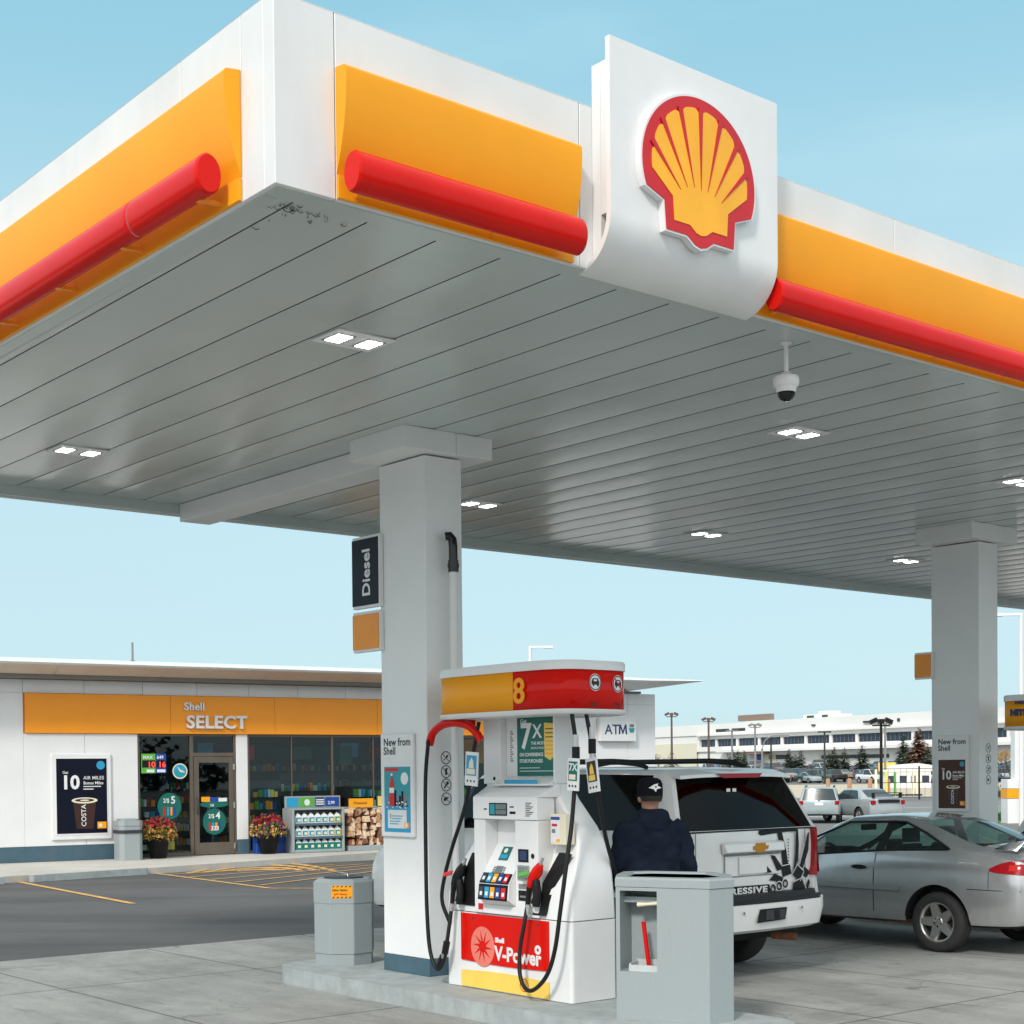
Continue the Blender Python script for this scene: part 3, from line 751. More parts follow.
# shopfront: door bay and window bays
mb = MB()
y0, y1 = .02, .09
def fr(a, b, z0, z1): mb.box(a, b, y0, y1, z0, z1)
fr(2.42,2.47,.125,2.785); fr(3.60,3.68,.125,2.785); fr(4.62,4.68,.125,2.785)
fr(2.47,3.60,.125,.20); fr(3.68,4.62,2.30,2.38); fr(2.47,3.60,2.74,2.785); fr(3.68,4.62,2.74,2.785)
fr(4.95,13.3,.125,.19); fr(4.95,13.3,2.735,2.785)
for s_ in (4.95,7.03,9.1,11.2,13.25): fr(s_,s_+.05,.19,2.735)
for s_ in (6.02,8.11,10.15,12.2): fr(s_,s_+.025,.19,2.735)
mb.build('window_frame', 'bronze', shop)
wf = [(2.47,3.60,.20,2.74),(3.68,4.62,2.38,2.74),(5.0,6.02,.19,2.735),(6.045,7.03,.19,2.735),(7.08,8.11,.19,2.735),(8.135,9.1,.19,2.735),(9.15,10.15,.19,2.735),(10.175,11.2,.19,2.735),(11.25,12.2,.19,2.735),(12.225,13.25,.19,2.735)]
for a, b, z0, z1 in wf:
    mb = MB(); mb.box(a, b, .05, .058, z0, z1); mb.build('pane', 'shop_glass', shop)
dr = empty('door', (3.69,0,0), 0, shop)
dr = None
mb = MB()
mb.box(3.69,3.80,.0,.05,.14,2.29); mb.box(4.50,4.61,.0,.05,.14,2.29); mb.box(3.80,4.50,.0,.05,2.16,2.29); mb.box(3.80,4.50,.0,.05,.14,.40)
door = mb.build('door', 'bronze', shop, bevel=.004)
mb = MB(); mb.box(3.80,4.50,.02,.03,.40,2.16); mb.build('door_glass', 'shop_glass', door)
mb = MB(); mb.tube([(3.745,0,1.05),(3.745,-.06,1.05),(3.745,-.06,1.38),(3.745,0,1.38)],.013); mb.build('handle','dark_grey',door)
mb = MB(); [mb.cyl(0,0,.02,z_,z_+.13,0,T(4.615,-.005,0)) for z_ in (.25,1.15,2.0)]; mb.build('hinge','metal',door)
# interior
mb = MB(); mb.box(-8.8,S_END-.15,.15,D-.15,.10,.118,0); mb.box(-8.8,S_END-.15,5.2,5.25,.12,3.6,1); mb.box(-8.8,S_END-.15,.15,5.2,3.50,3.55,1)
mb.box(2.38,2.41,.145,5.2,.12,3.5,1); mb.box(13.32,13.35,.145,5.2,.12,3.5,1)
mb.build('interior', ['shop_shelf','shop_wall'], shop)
rr = random.Random(5)
pcols = ['shell_red','sky_blue','yellow','green','white_clean','blue','teal','orange_dark','cream','dark_grey']
mb = MB()
for s_, t_, w_, z_ in ((2.55,.6,.95,1.55),(3.8,2.4,.8,2.0),(4.98,.55,1.0,1.75),(6.3,1.3,1.5,1.9),(8.0,.9,1.5,1.7),(10.2,1.1,1.6,2.1),(6.2,4.6,6.5,2.5),(2.5,4.7,2.2,2.4),(5.2,3.2,2.2,1.5),(8.4,2.2,2.,1.5),(11,3.,2.,1.6),(3.0,3.4,1.8,2.2)):
    mb.box(s_,s_+w_,t_,t_+.45,.12,z_,10)
    for k in range(5):
        zz = .25+(z_-.35)*k/5
        x_ = s_+.03
        while x_ < s_+w_-.1:
            pw = rr.uniform(.06,.13); c_ = rr.randrange(10)
            mb.box(x_,x_+pw*.85,t_-.04,t_-.001,zz,zz+rr.uniform(.12,.2),c_); x_ += pw
for k in range(5): mb.box(5.5+k*1.6,6.5+k*1.6,2.6,3.6,3.40,3.43,11)     # ceiling panels
mb.build('shelving', pcols+['shop_dark','white_paint'], shop)
mb = MB()
for k in range(7): mb.box(5.4+k*1.2,6.0+k*1.2,1.8,2.0,3.40,3.44)
for a_, b_, z0, z1, c in ((5.1,5.9,2.05,2.6,0),(6.3,6.9,2.2,2.6,1),(7.3,8.0,1.9,2.2,2)): pass
mb.build('ceiling_lamp', mat('shop_lamp',(1,.95,.85),.5,emit=4), shop)
mb = MB(); rr = random.Random(8)
for k in range(9): x_ = 5.1+k*.95; mb.box(x_,x_+rr.uniform(.3,.7),rr.uniform(.8,3.5),4.0 if False else 3.6,rr.uniform(2.1,2.4),rr.uniform(2.5,2.75),rr.randrange(10))
mb.build('hanging_signs', pcols, shop)
# fascia lettering
mb = MB(); put_text(mb,'SELECT',.385,T(3.49,-.095,2.92)@FV,bold=.010,extrude=.03,spacing=1.05,sx=1.08)
mb.build('lettering','white_clean',shop)
mb = MB(); put_text(mb,'Shell',.235,T(3.45,-.08,3.31)@FV,bold=.006,extrude=.02,spacing=1.06); mb.build('lettering','white_clean',shop)
# stickers and signs on the glass of the door bay
def sticker(s, z, r, fn, name, label, cat='sticker'):
    o = thing(name, label, cat, SW(s,.012,z), B); mb = MB(); mats = fn(mb, FV); mb.build('print', mats, o); return o
def f1(mb, M): mb.prism([(cos(2*pi*k/28)*.17, sin(2*pi*k/28)*.17) for k in range(28)],-.002,0,0,M); mb.disc(0,0,.145,.001,1,M); mb.poly([(-.14,-.02),(.0,.03),(.14,-.06),(.1,-.1),(-.06,-.13),(-.12,-.08)],.002,2,M); mb.poly([(-.07,.11),(.03,.01),(.09,.06),(.05,.02),(.12,-.03),(.0,-.02)],.003,0,M); return ['cream','sky_blue','teal_light']
sticker(3.37,1.98,.17,f1,'round_sticker','round blue sticker with pale rim high on the shop window')
def disc_offer(word, n):
    def f(mb, M):
        mb.prism([(cos(2*pi*k/32)*.27, sin(2*pi*k/32)*.29) for k in range(32)],-.002,0,0,M)
        put_text(mb,'2/$',.13,M@T(-.14,.08,.001),1,extrude=.0003,bold=.002,sx=.8); put_text(mb,n,.22,M@T(.03,.06,.001),1,extrude=.0003,bold=.004)
        for k in range(4):
            mb.rect(-.13+k*.075,-.085+k*.075,-.2,-.02,.001,2+k,M)
        if n == '4':
            put_text(mb,'333',.13,M@T(-.09,-.19,.003),1,extrude=.0003,bold=.003)
        return ['teal','white_clean','shell_red','sky_blue','orange_dark','blue']
    return f
sticker(3.12,1.22,.27,disc_offer('2','5'),'offer_disc','round dark green offer disc reading 2/$5 on the shop window')
sticker(4.15,.86,.27,disc_offer('2','4'),'offer_disc','round dark green offer disc reading 2/$4 on the lower door glass')
def f3(mb, M):
    mb.rect(-.22,.10,-.22,.2,0,0,M); mb.rect(.11,.34,-.22,.2,0,1,M)
    mb.rect(-.2,.09,-.1,.06,.001,2,M); mb.rect(.12,.33,-.1,.06,.001,2,M); mb.rect(-.1,.07,-.2,-.14,.001,3,M); mb.rect(.13,.32,-.2,-.14,.001,3,M)
    put_text(mb,'10',.17,M@T(-.08,-.09,.002),4,extrude=.0003,bold=.002); put_text(mb,'16',.17,M@T(.16,-.09,.002),4,extrude=.0003,bold=.002)
    put_text(mb,'MAX',.10,M@T(-.18,.09,.002),3,extrude=.0003,bold=.002); put_text(mb,'649',.10,M@T(.13,.09,.002),3,extrude=.0003,bold=.002)
    return ['green','blue','black','white_clean','led_red']
sticker(2.72,2.16,.2,f3,'lottery_sign','green and blue lottery board with red glowing digits in the shop window','sign')
def f4(mb, M):
    mb.prism([(.34*cos(2*pi*k/28), .07*sin(2*pi*k/28)-.06) for k in range(28)],-.002,0,0,M); put_text(mb,'2/$',.07,M@T(-.1,-.10,.001),3,extrude=.0003,bold=.001)
    mb.rect(-.3,-.1,.0,.11,.001,1,M); mb.rect(-.1,.1,.0,.1,.0012,2,M); mb.rect(.1,.3,.0,.08,.001,3,M); return ['teal','orange','blue','white_clean']
sticker(4.15,1.30,.3,f4,'offer_sticker','oval green offer sticker with bright packets across the middle of the door')
# wall poster in its white frame
fp = thing('framed_poster', 'framed dark coffee poster reading 10 AIR MILES on the shop wall', 'poster', SW(.55,0,.56), B)
mb = MB(); W_, H_ = 1.27, 1.80
mb.box(0,W_,-.05,-.002,0,H_); mb.build('poster_frame','white_clean',fp,bevel=.015)
mb = MB(); mb.box(.08,W_-.08,-.058,-.051,.10,H_-.08,1)
Mx = T(.10,-.0595,.13)@FV; poster10(mb,Mx,W_-.2,H_-.23,0,1,2,3,4,5)
mb.build('poster_print',['navy_poster','white_clean','brown_dark','cream','sky_blue','orange'],fp)
# ATM sign
at = thing('atm_sign', 'white box sign reading ATM in dark blue on the shop end wall', 'sign', SW(14.62,0,2.66), B)
mb = MB(); mb.box(-.02,1.14,-.15,-.002,0,.62); mb.build('sign_box','white_clean',at,bevel=.01)
mb = MB(); put_text(mb,'AT',.36,T(.12,-.152,.18)@FV,bold=.004,extrude=.001); mb.prism([(.56,.18),(.615,.18),(.625,.34),(.685,.19),(.715,.19),(.775,.34),(.785,.18),(.84,.18),(.815,.435),(.77,.435),(.70,.27),(.63,.435),(.585,.435)],.151,.153,0,FV); mb.prism([(.93,.22),(1.05,.22),(1.09,.34),(.89,.34)],.15,.153,1,FV); mb.prism([(.92,.36),(1.06,.36),(1.06,.44),(.92,.44)],.15,.153,2,FV); mb.build('lettering',['navy_text','teal_light','mid_grey'],at)
# roof aerial
mb = MB(); mb.cyl(0,0,.025,0,.45,n=10); mb.cyl(0,0,.05,0,.05); o = mb.build('roof_vent','mid_grey'); o.location = SW(2.75,1.2,4.40); o.rotation_euler[2] = B
tag(o,'thin grey vent post standing on the shop roof','vent pipe')
# litter bin by the shop wall
tb = thing('litter_bin', 'grey square litter bin with dark belt by the shop door', 'bin', SW(2.0,-.55,.12), B)
mb = MB(); mb.prism([(-.25,-.17),(-.17,-.25),(.17,-.25),(.25,-.17),(.25,.17),(.17,.25),(-.17,.25),(-.25,.17)],0,.72); mb.build('bin_body','grey_plastic',tb,bevel=.012)
mb = MB(); mb.prism([(-.27,-.18),(-.18,-.27),(.18,-.27),(.27,-.18),(.27,.18),(.18,.27),(-.18,.27),(-.27,.18)],.57,.635); mb.build('belt','dark_grey',tb,bevel=.01)
mb = MB(); mb.prism([(-.26,-.17),(-.17,-.26),(.17,-.26),(.26,-.17),(.26,.17),(.17,.26),(-.17,.26),(-.26,.17)],.722,.83); mb.prism([(-.2,-.14),(-.14,-.2),(.14,-.2),(.2,-.14),(.2,.14),(.14,.2),(-.14,.2),(-.2,.14)],.831,.87); mb.build('lid','grey_plastic',tb,bevel=.012)
# flower pots
def pot(s, t, label, cols, seed):
    o = thing('flower_pot', label, 'planter', SW(s,t,.12), B)
    mb = MB(); mb.lathe([(.001,.0),(.17,.0),(.24,.42),(.26,.43),(.26,.47),(.235,.47),(.22,.40),(.001,.40)],n=24); mb.build('pot','black',o)
    rr = random.Random(seed); names = ['plant_leaf']+cols; mbs = {n_:MB() for n_ in names}
    for k in range(1500):
        a = rr.uniform(0,2*pi); e_ = rr.uniform(-.35,1.) ; r = rr.uniform(.55,1)**.5*.40
        p = Vector((r*cos(a)*sqrt(1-max(0,e_)**2*.9), r*sin(a)*sqrt(1-max(0,e_)**2*.9), .55+.34*e_*rr.uniform(.6,1)))
        if e_ < 0: p.z = .52+.42*e_*rr.uniform(.2,1)
        u_ = rr.random()
        key = 'plant_leaf' if u_ < .34 else (cols[0] if p.z > .68+rr.uniform(-.05,.05) else cols[min(len(cols)-1, 1+int(rr.random()*(len(cols)-1)))])
        sz = rr.uniform(.02,.042); d = Vector((rr.gauss(0,1),rr.gauss(0,1),rr.gauss(.4,1))).normalized(); q = d.orthogonal().normalized(); b = d.cross(q)
        mbs[key].add([p-q*sz-b*sz*.6,p+q*sz-b*sz*.6,p+q*sz*.7+b*sz+d*.012,p-q*sz*.7+b*sz+d*.012],[(0,1,2,3)],0)
    mall = MB(); 
    for i, n_ in enumerate(names): mall.add(mbs[n_].v, mbs[n_].f, i)
    mall.build('flowers', names, o)
mat('plant_leaf',(.06,.10,.02),.6,var=.4,scale=40); mat('petal_yellow',(.62,.40,.06),.6,var=.3,scale=40); mat('petal_red',(.35,.01,.03),.6,var=.3,scale=40); mat('petal_purple',(.12,.03,.2),.6); mat('petal_peach',(.65,.32,.12),.6,var=.3,scale=40)
pot(2.70,-.42,'dark pot of yellow and red flowers left of the shop door',['petal_red','petal_yellow','petal_peach','petal_yellow'],1)
pot(5.27,-.35,'dark pot of red, purple and yellow flowers right of the shop door',['petal_red','petal_yellow','petal_peach','petal_purple'],2)
# merchandise in front of the window
ck = thing('washer_fluid_rack', 'grey open rack of washer fluid jugs in front of the shop window', 'display rack', SW(5.74,-.62,.12), B)
mb = MB(); mb.box(0,.06,0,.55,0,1.0); mb.box(1.24,1.30,0,.55,0,1.0); mb.box(.06,1.24,.50,.55,0,1.0); mb.box(.06,1.24,0,.50,.0,.07); mb.box(.06,1.24,0,.5,.96,1.0)
mb.build('rack_body','grey_plastic',ck,bevel=.02)
for z_ in (.36,.66):
    mb = MB(); mb.box(.062,1.238,.0,.49,z_-.05,z_); mb.build('shelf','blue_grey',ck,bevel=.003)
mb = MB(); mb.box(-.04,1.34,.30,.34,1.002,1.27); 
mb.build('header_board','grey_plastic',ck,bevel=.006)
mb = MB(); M_=T(0,.295,1.02)@FV
for k,(a,b,c_) in enumerate(((0,.28,0),(.3,.68,1),(.70,.93,2),(.95,1.30,3))): mb.slab(a,b,.01,.22,0,.003,c_,M_)
put_text(mb,'2.99',.10,M_@T(1.02,.06,.004),4,extrude=.0003,bold=.002); [mb.slab(.72,.92,.05+.05*k,.075+.05*k,.003,.004,4,M_) for k in range(3)]; mb.disc(.5,.11,.07,.004,4,M_)
mb.build('header_print',['sky_blue','green','navy_text','blue','white_clean'],ck)
def jug(name, mats):
    mb = MB(); mb.prism([(-.075,-.05),(.075,-.05),(.075,.05),(-.075,.05)],0,.15,0); mb.loft([[(-.075,-.05,.15),(.075,-.05,.15),(.075,.05,.15),(-.075,.05,.15)],[(-.03,-.03,.21),(.03,-.03,.21),(.03,.03,.21),(-.03,.03,.21)]],1,sm=False)
    mb.slab(-.06,.06,.02,.13,.051,.053,2,FV); mb.slab(-.02,.05,.04,.10,.0535,.055,3,FV); mb.cyl(.0,0,.022,.21,.235,1,n=8)
    o = mb.build(name, mats); return o
j1 = jug('fluid_jug',['jug_body' if False else 'white_paint','white_clean','teal_light','cream']); j2 = jug('fluid_jug',['yellow','white_clean','teal_light','cream'])
mat('jug_green',(.01,.30,.24),.3); j3 = jug('fluid_jug',['jug_green','white_clean','teal','cream'])
n_ = 0
for row,(z_, src) in enumerate(((.665,j1),(.365,j1),(.075,j3))):
    for k in range(7):
        s_ = j2 if (k == 6 and row < 2) else src
        o = s_.copy() if s_.get('used') else s_; s_['used'] = 1
        if o is not s_: col.objects.link(o)
        if 'used' in o: pass
        p = SW(5.74+.17+k*.162, -.62+.10, .12+z_); o.location = p; o.rotation_euler[2] = B
        lab = ['white and teal washer fluid jug on the top shelf of the rack','white and teal washer fluid jug on the middle shelf of the rack','green washer fluid jug with white cap on the bottom shelf of the rack'][row]
        if s_ is j2: lab = ['yellow fluid jug at the right end of the top shelf','yellow fluid jug at the right end of the middle shelf'][row]
        tag(o, lab, 'jug', 'washer fluid jugs in the rack')
for j in (j1,j2,j3):
    if 'used' in j: del j['used']
for o in list(bpy.data.objects):
    if 'used' in o: del o['used']
# firewood bundles on a pallet shelf
fr_ = thing('firewood_display', 'low grey rack stacked with wrapped firewood beside the fluid rack', 'display rack', SW(7.14,-.62,.12), B)
mb = MB(); mb.box(0,2.4,0,.6,0,.12); mb.box(0,2.4,.56,.6,.12,1.0); mb.build('rack_body','grey_plastic',fr_,bevel=.01)
mat('firewood',(.52,.30,.17),.8,var=.5,scale=14,bump=.4); mat('firewood_dark',(.22,.09,.05),.8,var=.5,scale=14); mat('firewood_pale',(.72,.55,.38),.8,var=.3,scale=14)
rr = random.Random(9)
mb = MB()
for i in range(13):
    for j in range(5):
        x_ = .09+i*.18; z_ = .13+j*.17
        for k in range(4):
            a = rr.uniform(0,6.28); m_ = rr.randrange(3); cx, cz = x_+rr.uniform(-.05,.05), z_+.08+rr.uniform(-.05,.05)
            h_ = rr.uniform(.07,.13); w_ = rr.uniform(.035,.06)
            mb.prism([(cx-w_,cz-h_*.6),(cx+w_,cz-h_*.5),(cx+w_*.6,cz+h_*.6),(cx-w_*.5,cz+h_*.5)],-rr.uniform(.0,.06)+.0,-.5,m_,FV@T(0,0,0))
mb.build('firewood',['firewood','firewood_dark','firewood_pale'],fr_)['kind'] = 'stuff'
mb = MB(); mb.box(.0,.62,-.02,.0,1.0,1.2,0); put_text(mb,'Firewood',.085,T(.12,-.022,1.07)@FV,1,extrude=.0005,bold=.001); mb.build('price_board',['orange','text_black'],fr_)
mb = MB(); mb.box(.72,1.6,-.02,.0,1.0,1.26,2); mb.box(.74,1.58,-.024,-.021,1.02,1.24,0); put_text(mb,'$7.49',.19,T(.83,-.026,1.06)@FV,1,extrude=.0005,bold=.003,spacing=1.1); mb.build('price_board',['yellow','text_black','blue_grey'],fr_)
# blue crates of water behind the right pot
wc = thing('water_pack_stack', 'stack of blue water packs behind the right flower pot', 'stack of packs', SW(5.02,-.25,.12), B)
mb = MB()
for j in range(2): mb.rbox(.0,.9,0,.22,j*.26,j*.26+.25,.03)
mb.build('water_packs','blue',wc)
# ---------------------------------------------------------------- pump islands
def island(u0, lab):
    mb = MB(); P = []
    ua, ub, va, vb = -.58, .52, -3.75, 1.72
    r = .38
    for cx, cy, a0 in ((ub-r,vb-r,0),(ua+r,vb-r,pi/2),(ua+r,va+r,pi),(ub-r,va+r,1.5*pi)):
        for k in range(9): a = a0+k/8*pi/2; P.append((cx+r*cos(a), cy+r*sin(a)))
    mb.prism(P, .0, .15)
    o = mb.build('pump_island','concrete_kerb',bevel=.02); o.location = CW(u0,0,0); o.rotation_euler[2] = A; tag(o, lab, 'kerb island', kind='structure')
    o.name = 'island_kerb'
    return o
island(0,'pale concrete island kerb under the front pump'); island(8.26,'concrete island kerb under the far pump')
def grades(mb, M, w, h):
    cols_ = [3,4,0,5,6]
    for i in range(5):
        x0 = i*w/5
        mb.rect(x0+.004,x0+w/5-.004,0,h,.002,2,M)
        for j in range(2):
            y0 = h*(.06+.48*j)
            mb.rect(x0+.010,x0+w/5-.010,y0,y0+h*.36,.003,cols_[i],M); mb.rect(x0+.018,x0+w/5-.018,y0+h*.10,y0+h*.24,.004,1,M)
def make_pump(u0, number, label, second=False):
    r = thing('fuel_pump', label, 'fuel pump', CW(u0,0,0), A)
    # lower cabinet
    mb = MB()
    mb.rbox(-.145,.325,-1.97,-.44,.155,.765,.03); mb.rbox(-.10,.29,-1.93,-.48,.765,.772,.02)
    mb.build('cabinet','white_clean',r,bevel=.004,seg=1)
    # shoulder body: narrows upward in a bottle curve
    prof = [(.773,-.150,.325,-1.97,-.44),(.90,-.140,.325,-1.965,-.445),(1.0,-.12,.325,-1.955,-.46),(1.12,-.075,.325,-1.94,-.50),(1.25,-.02,.32,-1.915,-.56),(1.36,.02,.31,-1.875,-.62),(1.47,.035,.29,-1.82,-.68),(1.58,.03,.265,-1.74,-.73),(1.68,.01,.235,-1.675,-.765),(1.76,.0,.21,-1.645,-.78),(1.80,.0,.2,-1.64,-.785)]
    rings = []
    for z, a, b, c_, d in prof:
        rr_ = .035; ring = []
        for cx, cy, a0 in ((b-rr_,d-rr_,0),(a+rr_,d-rr_,pi/2),(a+rr_,c_+rr_,pi),(b-rr_,c_+rr_,1.5*pi)):
            for k in range(5): al = a0+k/4*pi/2; ring.append((cx+rr_*cos(al), cy+rr_*sin(al), z))
        rings.append(ring)
    mb = MB(); mb.loft(rings); mb.build('body','white_clean',r)
    # tower under the header
    mb = MB(); mb.box(-.0,.20,-.98,-.765,1.802,2.33); mb.box(-.0,.20,-1.635,-1.615,1.802,2.33); mb.box(.06,.20,-1.614,-.982,1.802,2.33)
    mb.build('tower','white_clean',r,bevel=.004)
    mb = MB(); mb.add([(-.06,-1.62,1.802),(-.06,-.95,1.802),(.055,-.985,1.86),(.055,-1.61,1.86),(-.06,-1.62,1.79),(-.06,-.95,1.79),(.055,-.985,1.79),(.055,-1.61,1.79)],[(0,1,2,3)[::-1],(4,5,6,7),(0,1,5,4),(0,3,7,4),(1,2,6,5)],0); mb.rect(1.10,1.50,.0,.03,.0,1,Matrix.Identity(4)@T(-.062,0,1.805)@FU)
    mb.build('ledge',['white_clean','sky_blue'],r)
    # console
    CU = -.155
    mb = MB()
    mb.box(CU-.03,-.0,-1.63,-.85,1.525,1.70)                       # display head
    mb.add([(CU-.03,-1.63,1.70),(CU-.03,-.85,1.70),(.03,-.80,1.80),(.03,-1.66,1.80),(.03,-.8,1.70),(.03,-1.66,1.70)],[(0,3,2,1),(0,5,3),(1,2,4),(0,1,4,5)],0)
    mb.box(CU-.02,-.0,-1.63,-1.36,.775,1.522); mb.box(CU-.02,-.0,-.99,-.85,.775,1.522)      # jambs
    mb.box(-.05,.0,-1.358,-.992,1.18,1.522)                                                       # recess back
    mb.add([(-.05,-1.358,1.33),(-.05,-.992,1.33),(CU-.085,-.992,1.02),(CU-.085,-1.358,1.02),(CU-.10,-.992,.90),(CU-.10,-1.358,.90),(CU-.02,-.992,.85),(CU-.02,-1.358,.85),(-.0,-.992,.85),(-.0,-1.358,.85)],
           [(0,1,2,3)[::-1],(2,4,5,3),(4,6,7,5),(1,8,6,4,2),(0,3,5,7,9),(6,8,9,7)],0)
    mb.box(CU-.02,.0,-1.358,-.992,.775,.848)
    mb.build('console','white_clean',r,bevel=.004,seg=1)
    # slope frame for keypad and grade buttons
    a = Vector((-.05,0,1.33)); b = Vector((CU-.085,0,1.02)); d = (b-a).normalized(); nrm = Vector((d.z,0,-d.x)); nrm = nrm if nrm.x < 0 else -nrm
    Y_ = -d
    Ms = Matrix(((0,Y_.x,nrm.x,0),(-1,0,0,0),(0,Y_.z,nrm.z,0),(0,0,0,1)))
    def S(v, f, o=.002): p = a+(b-a)*f+nrm*o; return T(p.x, v, p.z)@Ms
    mb = MB()
    M_ = S(-1.10,.42); mb.slab(0,.11,0,.12,0,.004,0,M_); mb.slab(.012,.098,.015,.05,.004,.005,1,M_); mb.disc(.05,.085,.022,.0052,2,M_)
    mb.build('screen_ad',['teal','sky_blue','white_clean'],r)
    mb = MB(); M_ = S(-1.09,.80); mb.slab(.03,.115,0,.085,0,.004,0,M_)
    for k in range(4):
        mb.slab(.0,.02,.004+k*.02,.018+k*.02,0,.003,1,M_); mb.slab(.125,.145,.004+k*.02,.018+k*.02,0,.003,1,M_)
    mb.build('keypad_screen',['screen','mid_grey'],r)
    mb = MB(); pts0 = Vector((CU-.085,0,1.02)); 
    M_ = T(CU-.101,-1.0,.902)@FU@RX(radians(-7))
    mb.slab(0,.35,-.01,.115,0,.008,2,M_@T(0,0,0))
    M2 = S(-1.0,.995,.004)
    mb.slab(0,.35,0,.09,0,.006,2,M2)
    colr = [6,3,0,4,5]
    for i in range(5):
        for MM, hh in ((M_,.085),(M2,.075)):
            mb.slab(.008+i*.068,.062+i*.068,.008,.008+hh,.008,.0095,colr[i],MM); mb.slab(.022+i*.068,.05+i*.068,.025,.055,.0095,.011,1,MM)
    mb.build('grade_buttons',['orange','white_clean','navy_poster','sky_blue','blue','shell_red','dark_grey'],r)
    # display
    FM = T(CU-.031,0,0)@FU
    mb = MB(); mb.slab(1.06,1.28,1.555,1.655,0,.003,0,FM); mb.slab(1.07,1.13,1.565,1.645,.003,.0035,2,FM); mb.slab(1.14,1.27,1.605,1.645,.003,.0035,1,FM); mb.slab(1.14,1.27,1.565,1.60,.003,.0035,1,FM)
    for k in range(8): mb.slab(1.50,1.50+.05+.02*((k*7)%3),1.555+k*.014,1.561+k*.014,0,.0008,0,FM)
    mb.slab(.99,1.03,1.60,1.61,0,.001,0,FM); mb.slab(1.31,1.36,1.62,1.63,0,.001,0,FM); mb.slab(1.31,1.38,1.57,1.59,0,.001,0,FM)
    mb.build('price_display',['black_gloss','screen','teal_light'],r)
    mb = MB(); FM2 = T(CU-.021,0,0)@FU
    mb.slab(1.40,1.52,1.20,1.30,0,.004,0,FM2); mb.slab(1.42,1.50,1.215,1.285,.004,.0055,3,FM2); mb.disc(1.57,1.25,.02,.002,0,FM2); mb.build('card_reader',['black','grey_metal','mid_grey','navy_text'],r)
    mb = MB(); mb.slab(1.395,1.53,1.06,1.175,0,.008,1,FM2)
    for i in range(3):
        for j in range(4): mb.slab(1.41+i*.037,1.437+i*.037,1.07+j*.025,1.087+j*.025,.008,.012,2,FM2)
    mb.build('pin_pad',['black','grey_metal','mid_grey'],r)
    mb = MB(); mb.slab(1.40,1.54,.90,.98,0,.004,0,FM2); mb.slab(1.42,1.52,.925,.94,.004,.006,2,FM2); mb.slab(1.40,1.52,.99,1.03,0,.001,2,FM2)
    mb.build('receipt_slot',['black','grey_metal','mid_grey','navy_text'],r)
    # advert in the tower
    FP = T(.050,0,0)@FU
    if not second:
        mb = MB(); a0, a1, z0, z1 = 1.13, 1.605, 1.865, 2.33
        mb.rect(a0,a1,z0,z1,.0,0,FP); put_text(mb,'Get',.05,FP@T(a0+.04,z1-.05,.001),1,extrude=.0003,bold=.001)
        put_text(mb,'7',.28,FP@T(a0+.04,z0+.22,.001),1,extrude=.0005,bold=.007,sx=.95); put_text(mb,'X',.15,FP@T(a0+.19,z0+.30,.001),1,extrude=.0005,bold=.003)
        put_text(mb,'THE MOST',.035,FP@T(a0+.17,z0+.245,.001),1,extrude=.0003,bold=.0005); put_text(mb,'BONUS MILES',.026,FP@T(a0+.17,z0+.21,.001),1,extrude=.0003)
        put_text(mb,'ON CONVENIENCE',.038,FP@T(a0+.03,z0+.155,.001),1,extrude=.0003,bold=.001,sx=.85); put_text(mb,'STORE PURCHASES',.038,FP@T(a0+.03,z0+.105,.001),1,extrude=.0003,bold=.001,sx=.85)
        mb.rect(a0+.03,a1-.03,z0+.035,z0+.040,.001,1,FP); mb.rect(a0+.03,a1-.2,z0+.06,z0+.065,.001,1,FP)
        mb.prism([(a0+.335,z0+.15),(a0+.40,z0+.12),(a0+.45,z0+.16),(a0+.465,z1-.06),(a0+.33,z1-.05)],.0005,.004,2,FP)
        for k in range(7): mb.rect(a0+.345,a0+.45,z0+.17+k*.032,z0+.178+k*.032,.0045,3 if k > 3 else 4,FP)
        mb.build('advert',['teal','white_clean','yellow','brown','orange_dark'],r)
    else:
        mb = MB(); mb.rect(1.13,1.605,1.865,2.33,0,0,FP); mb.build('advert','orange_band',r)
    mb = MB()
    for k in range(14): mb.slab(1.035,1.075-.012*(k%3),1.98+k*.018,1.99+k*.018,0,.0008,0,T(.059,0,0)@FU)
    mb.disc(.90,1.845,.016,.001,1,FU); mb.disc(.905,1.845,.012,.0012,1,FU)
    mb.build('notice_text',['mid_grey','black'],r)
    # lower graphic panel
    FG = T(-.149,0,0)@FU
    mb = MB()
    def curve(z, bow): return [(.64+1.08*k/12, z+bow*sin(pi*k/12)) for k in range(13)]
    mb.prism([(.64,.162),(1.72,.162)]+curve(.29,.018)[::-1],0,.006,1,FG)
    mb.prism(curve(.375,-.012)+[(1.72,.757),(.64,.757)],0,.006,0,FG)
    mb.disc(.92,.50,.15,.0065,2,FG,n=36,ry=.16)
    for k in range(10):
        a_ = 2*pi*k/10+.2; p1 = (.92+.045*cos(a_), .50+.05*sin(a_)); p2 = (.92+.128*cos(a_+.35), .50+.137*sin(a_+.35)); q1 = (.92+.045*cos(a_+.5), .50+.05*sin(a_+.5))
        mb.poly([p1,p2,q1],.0072,0,FG)
    mb.disc(.92,.50,.047,.0073,0,FG)
    put_text(mb,'V-Power',.155,FG@T(1.075,.41,.0075),3,extrude=.0008,bold=.005,sx=1.0); put_text(mb,'o',.13,FG@T(1.56,.50,.0075),3,extrude=.0008,bold=.006); put_text(mb,'Shell',.05,FG@T(1.08,.55,.0075),3,extrude=.0005,bold=.003,sx=1.2)
    mb.ring(1.43,.24,.045,.052,.0075,0,FG,n=20)
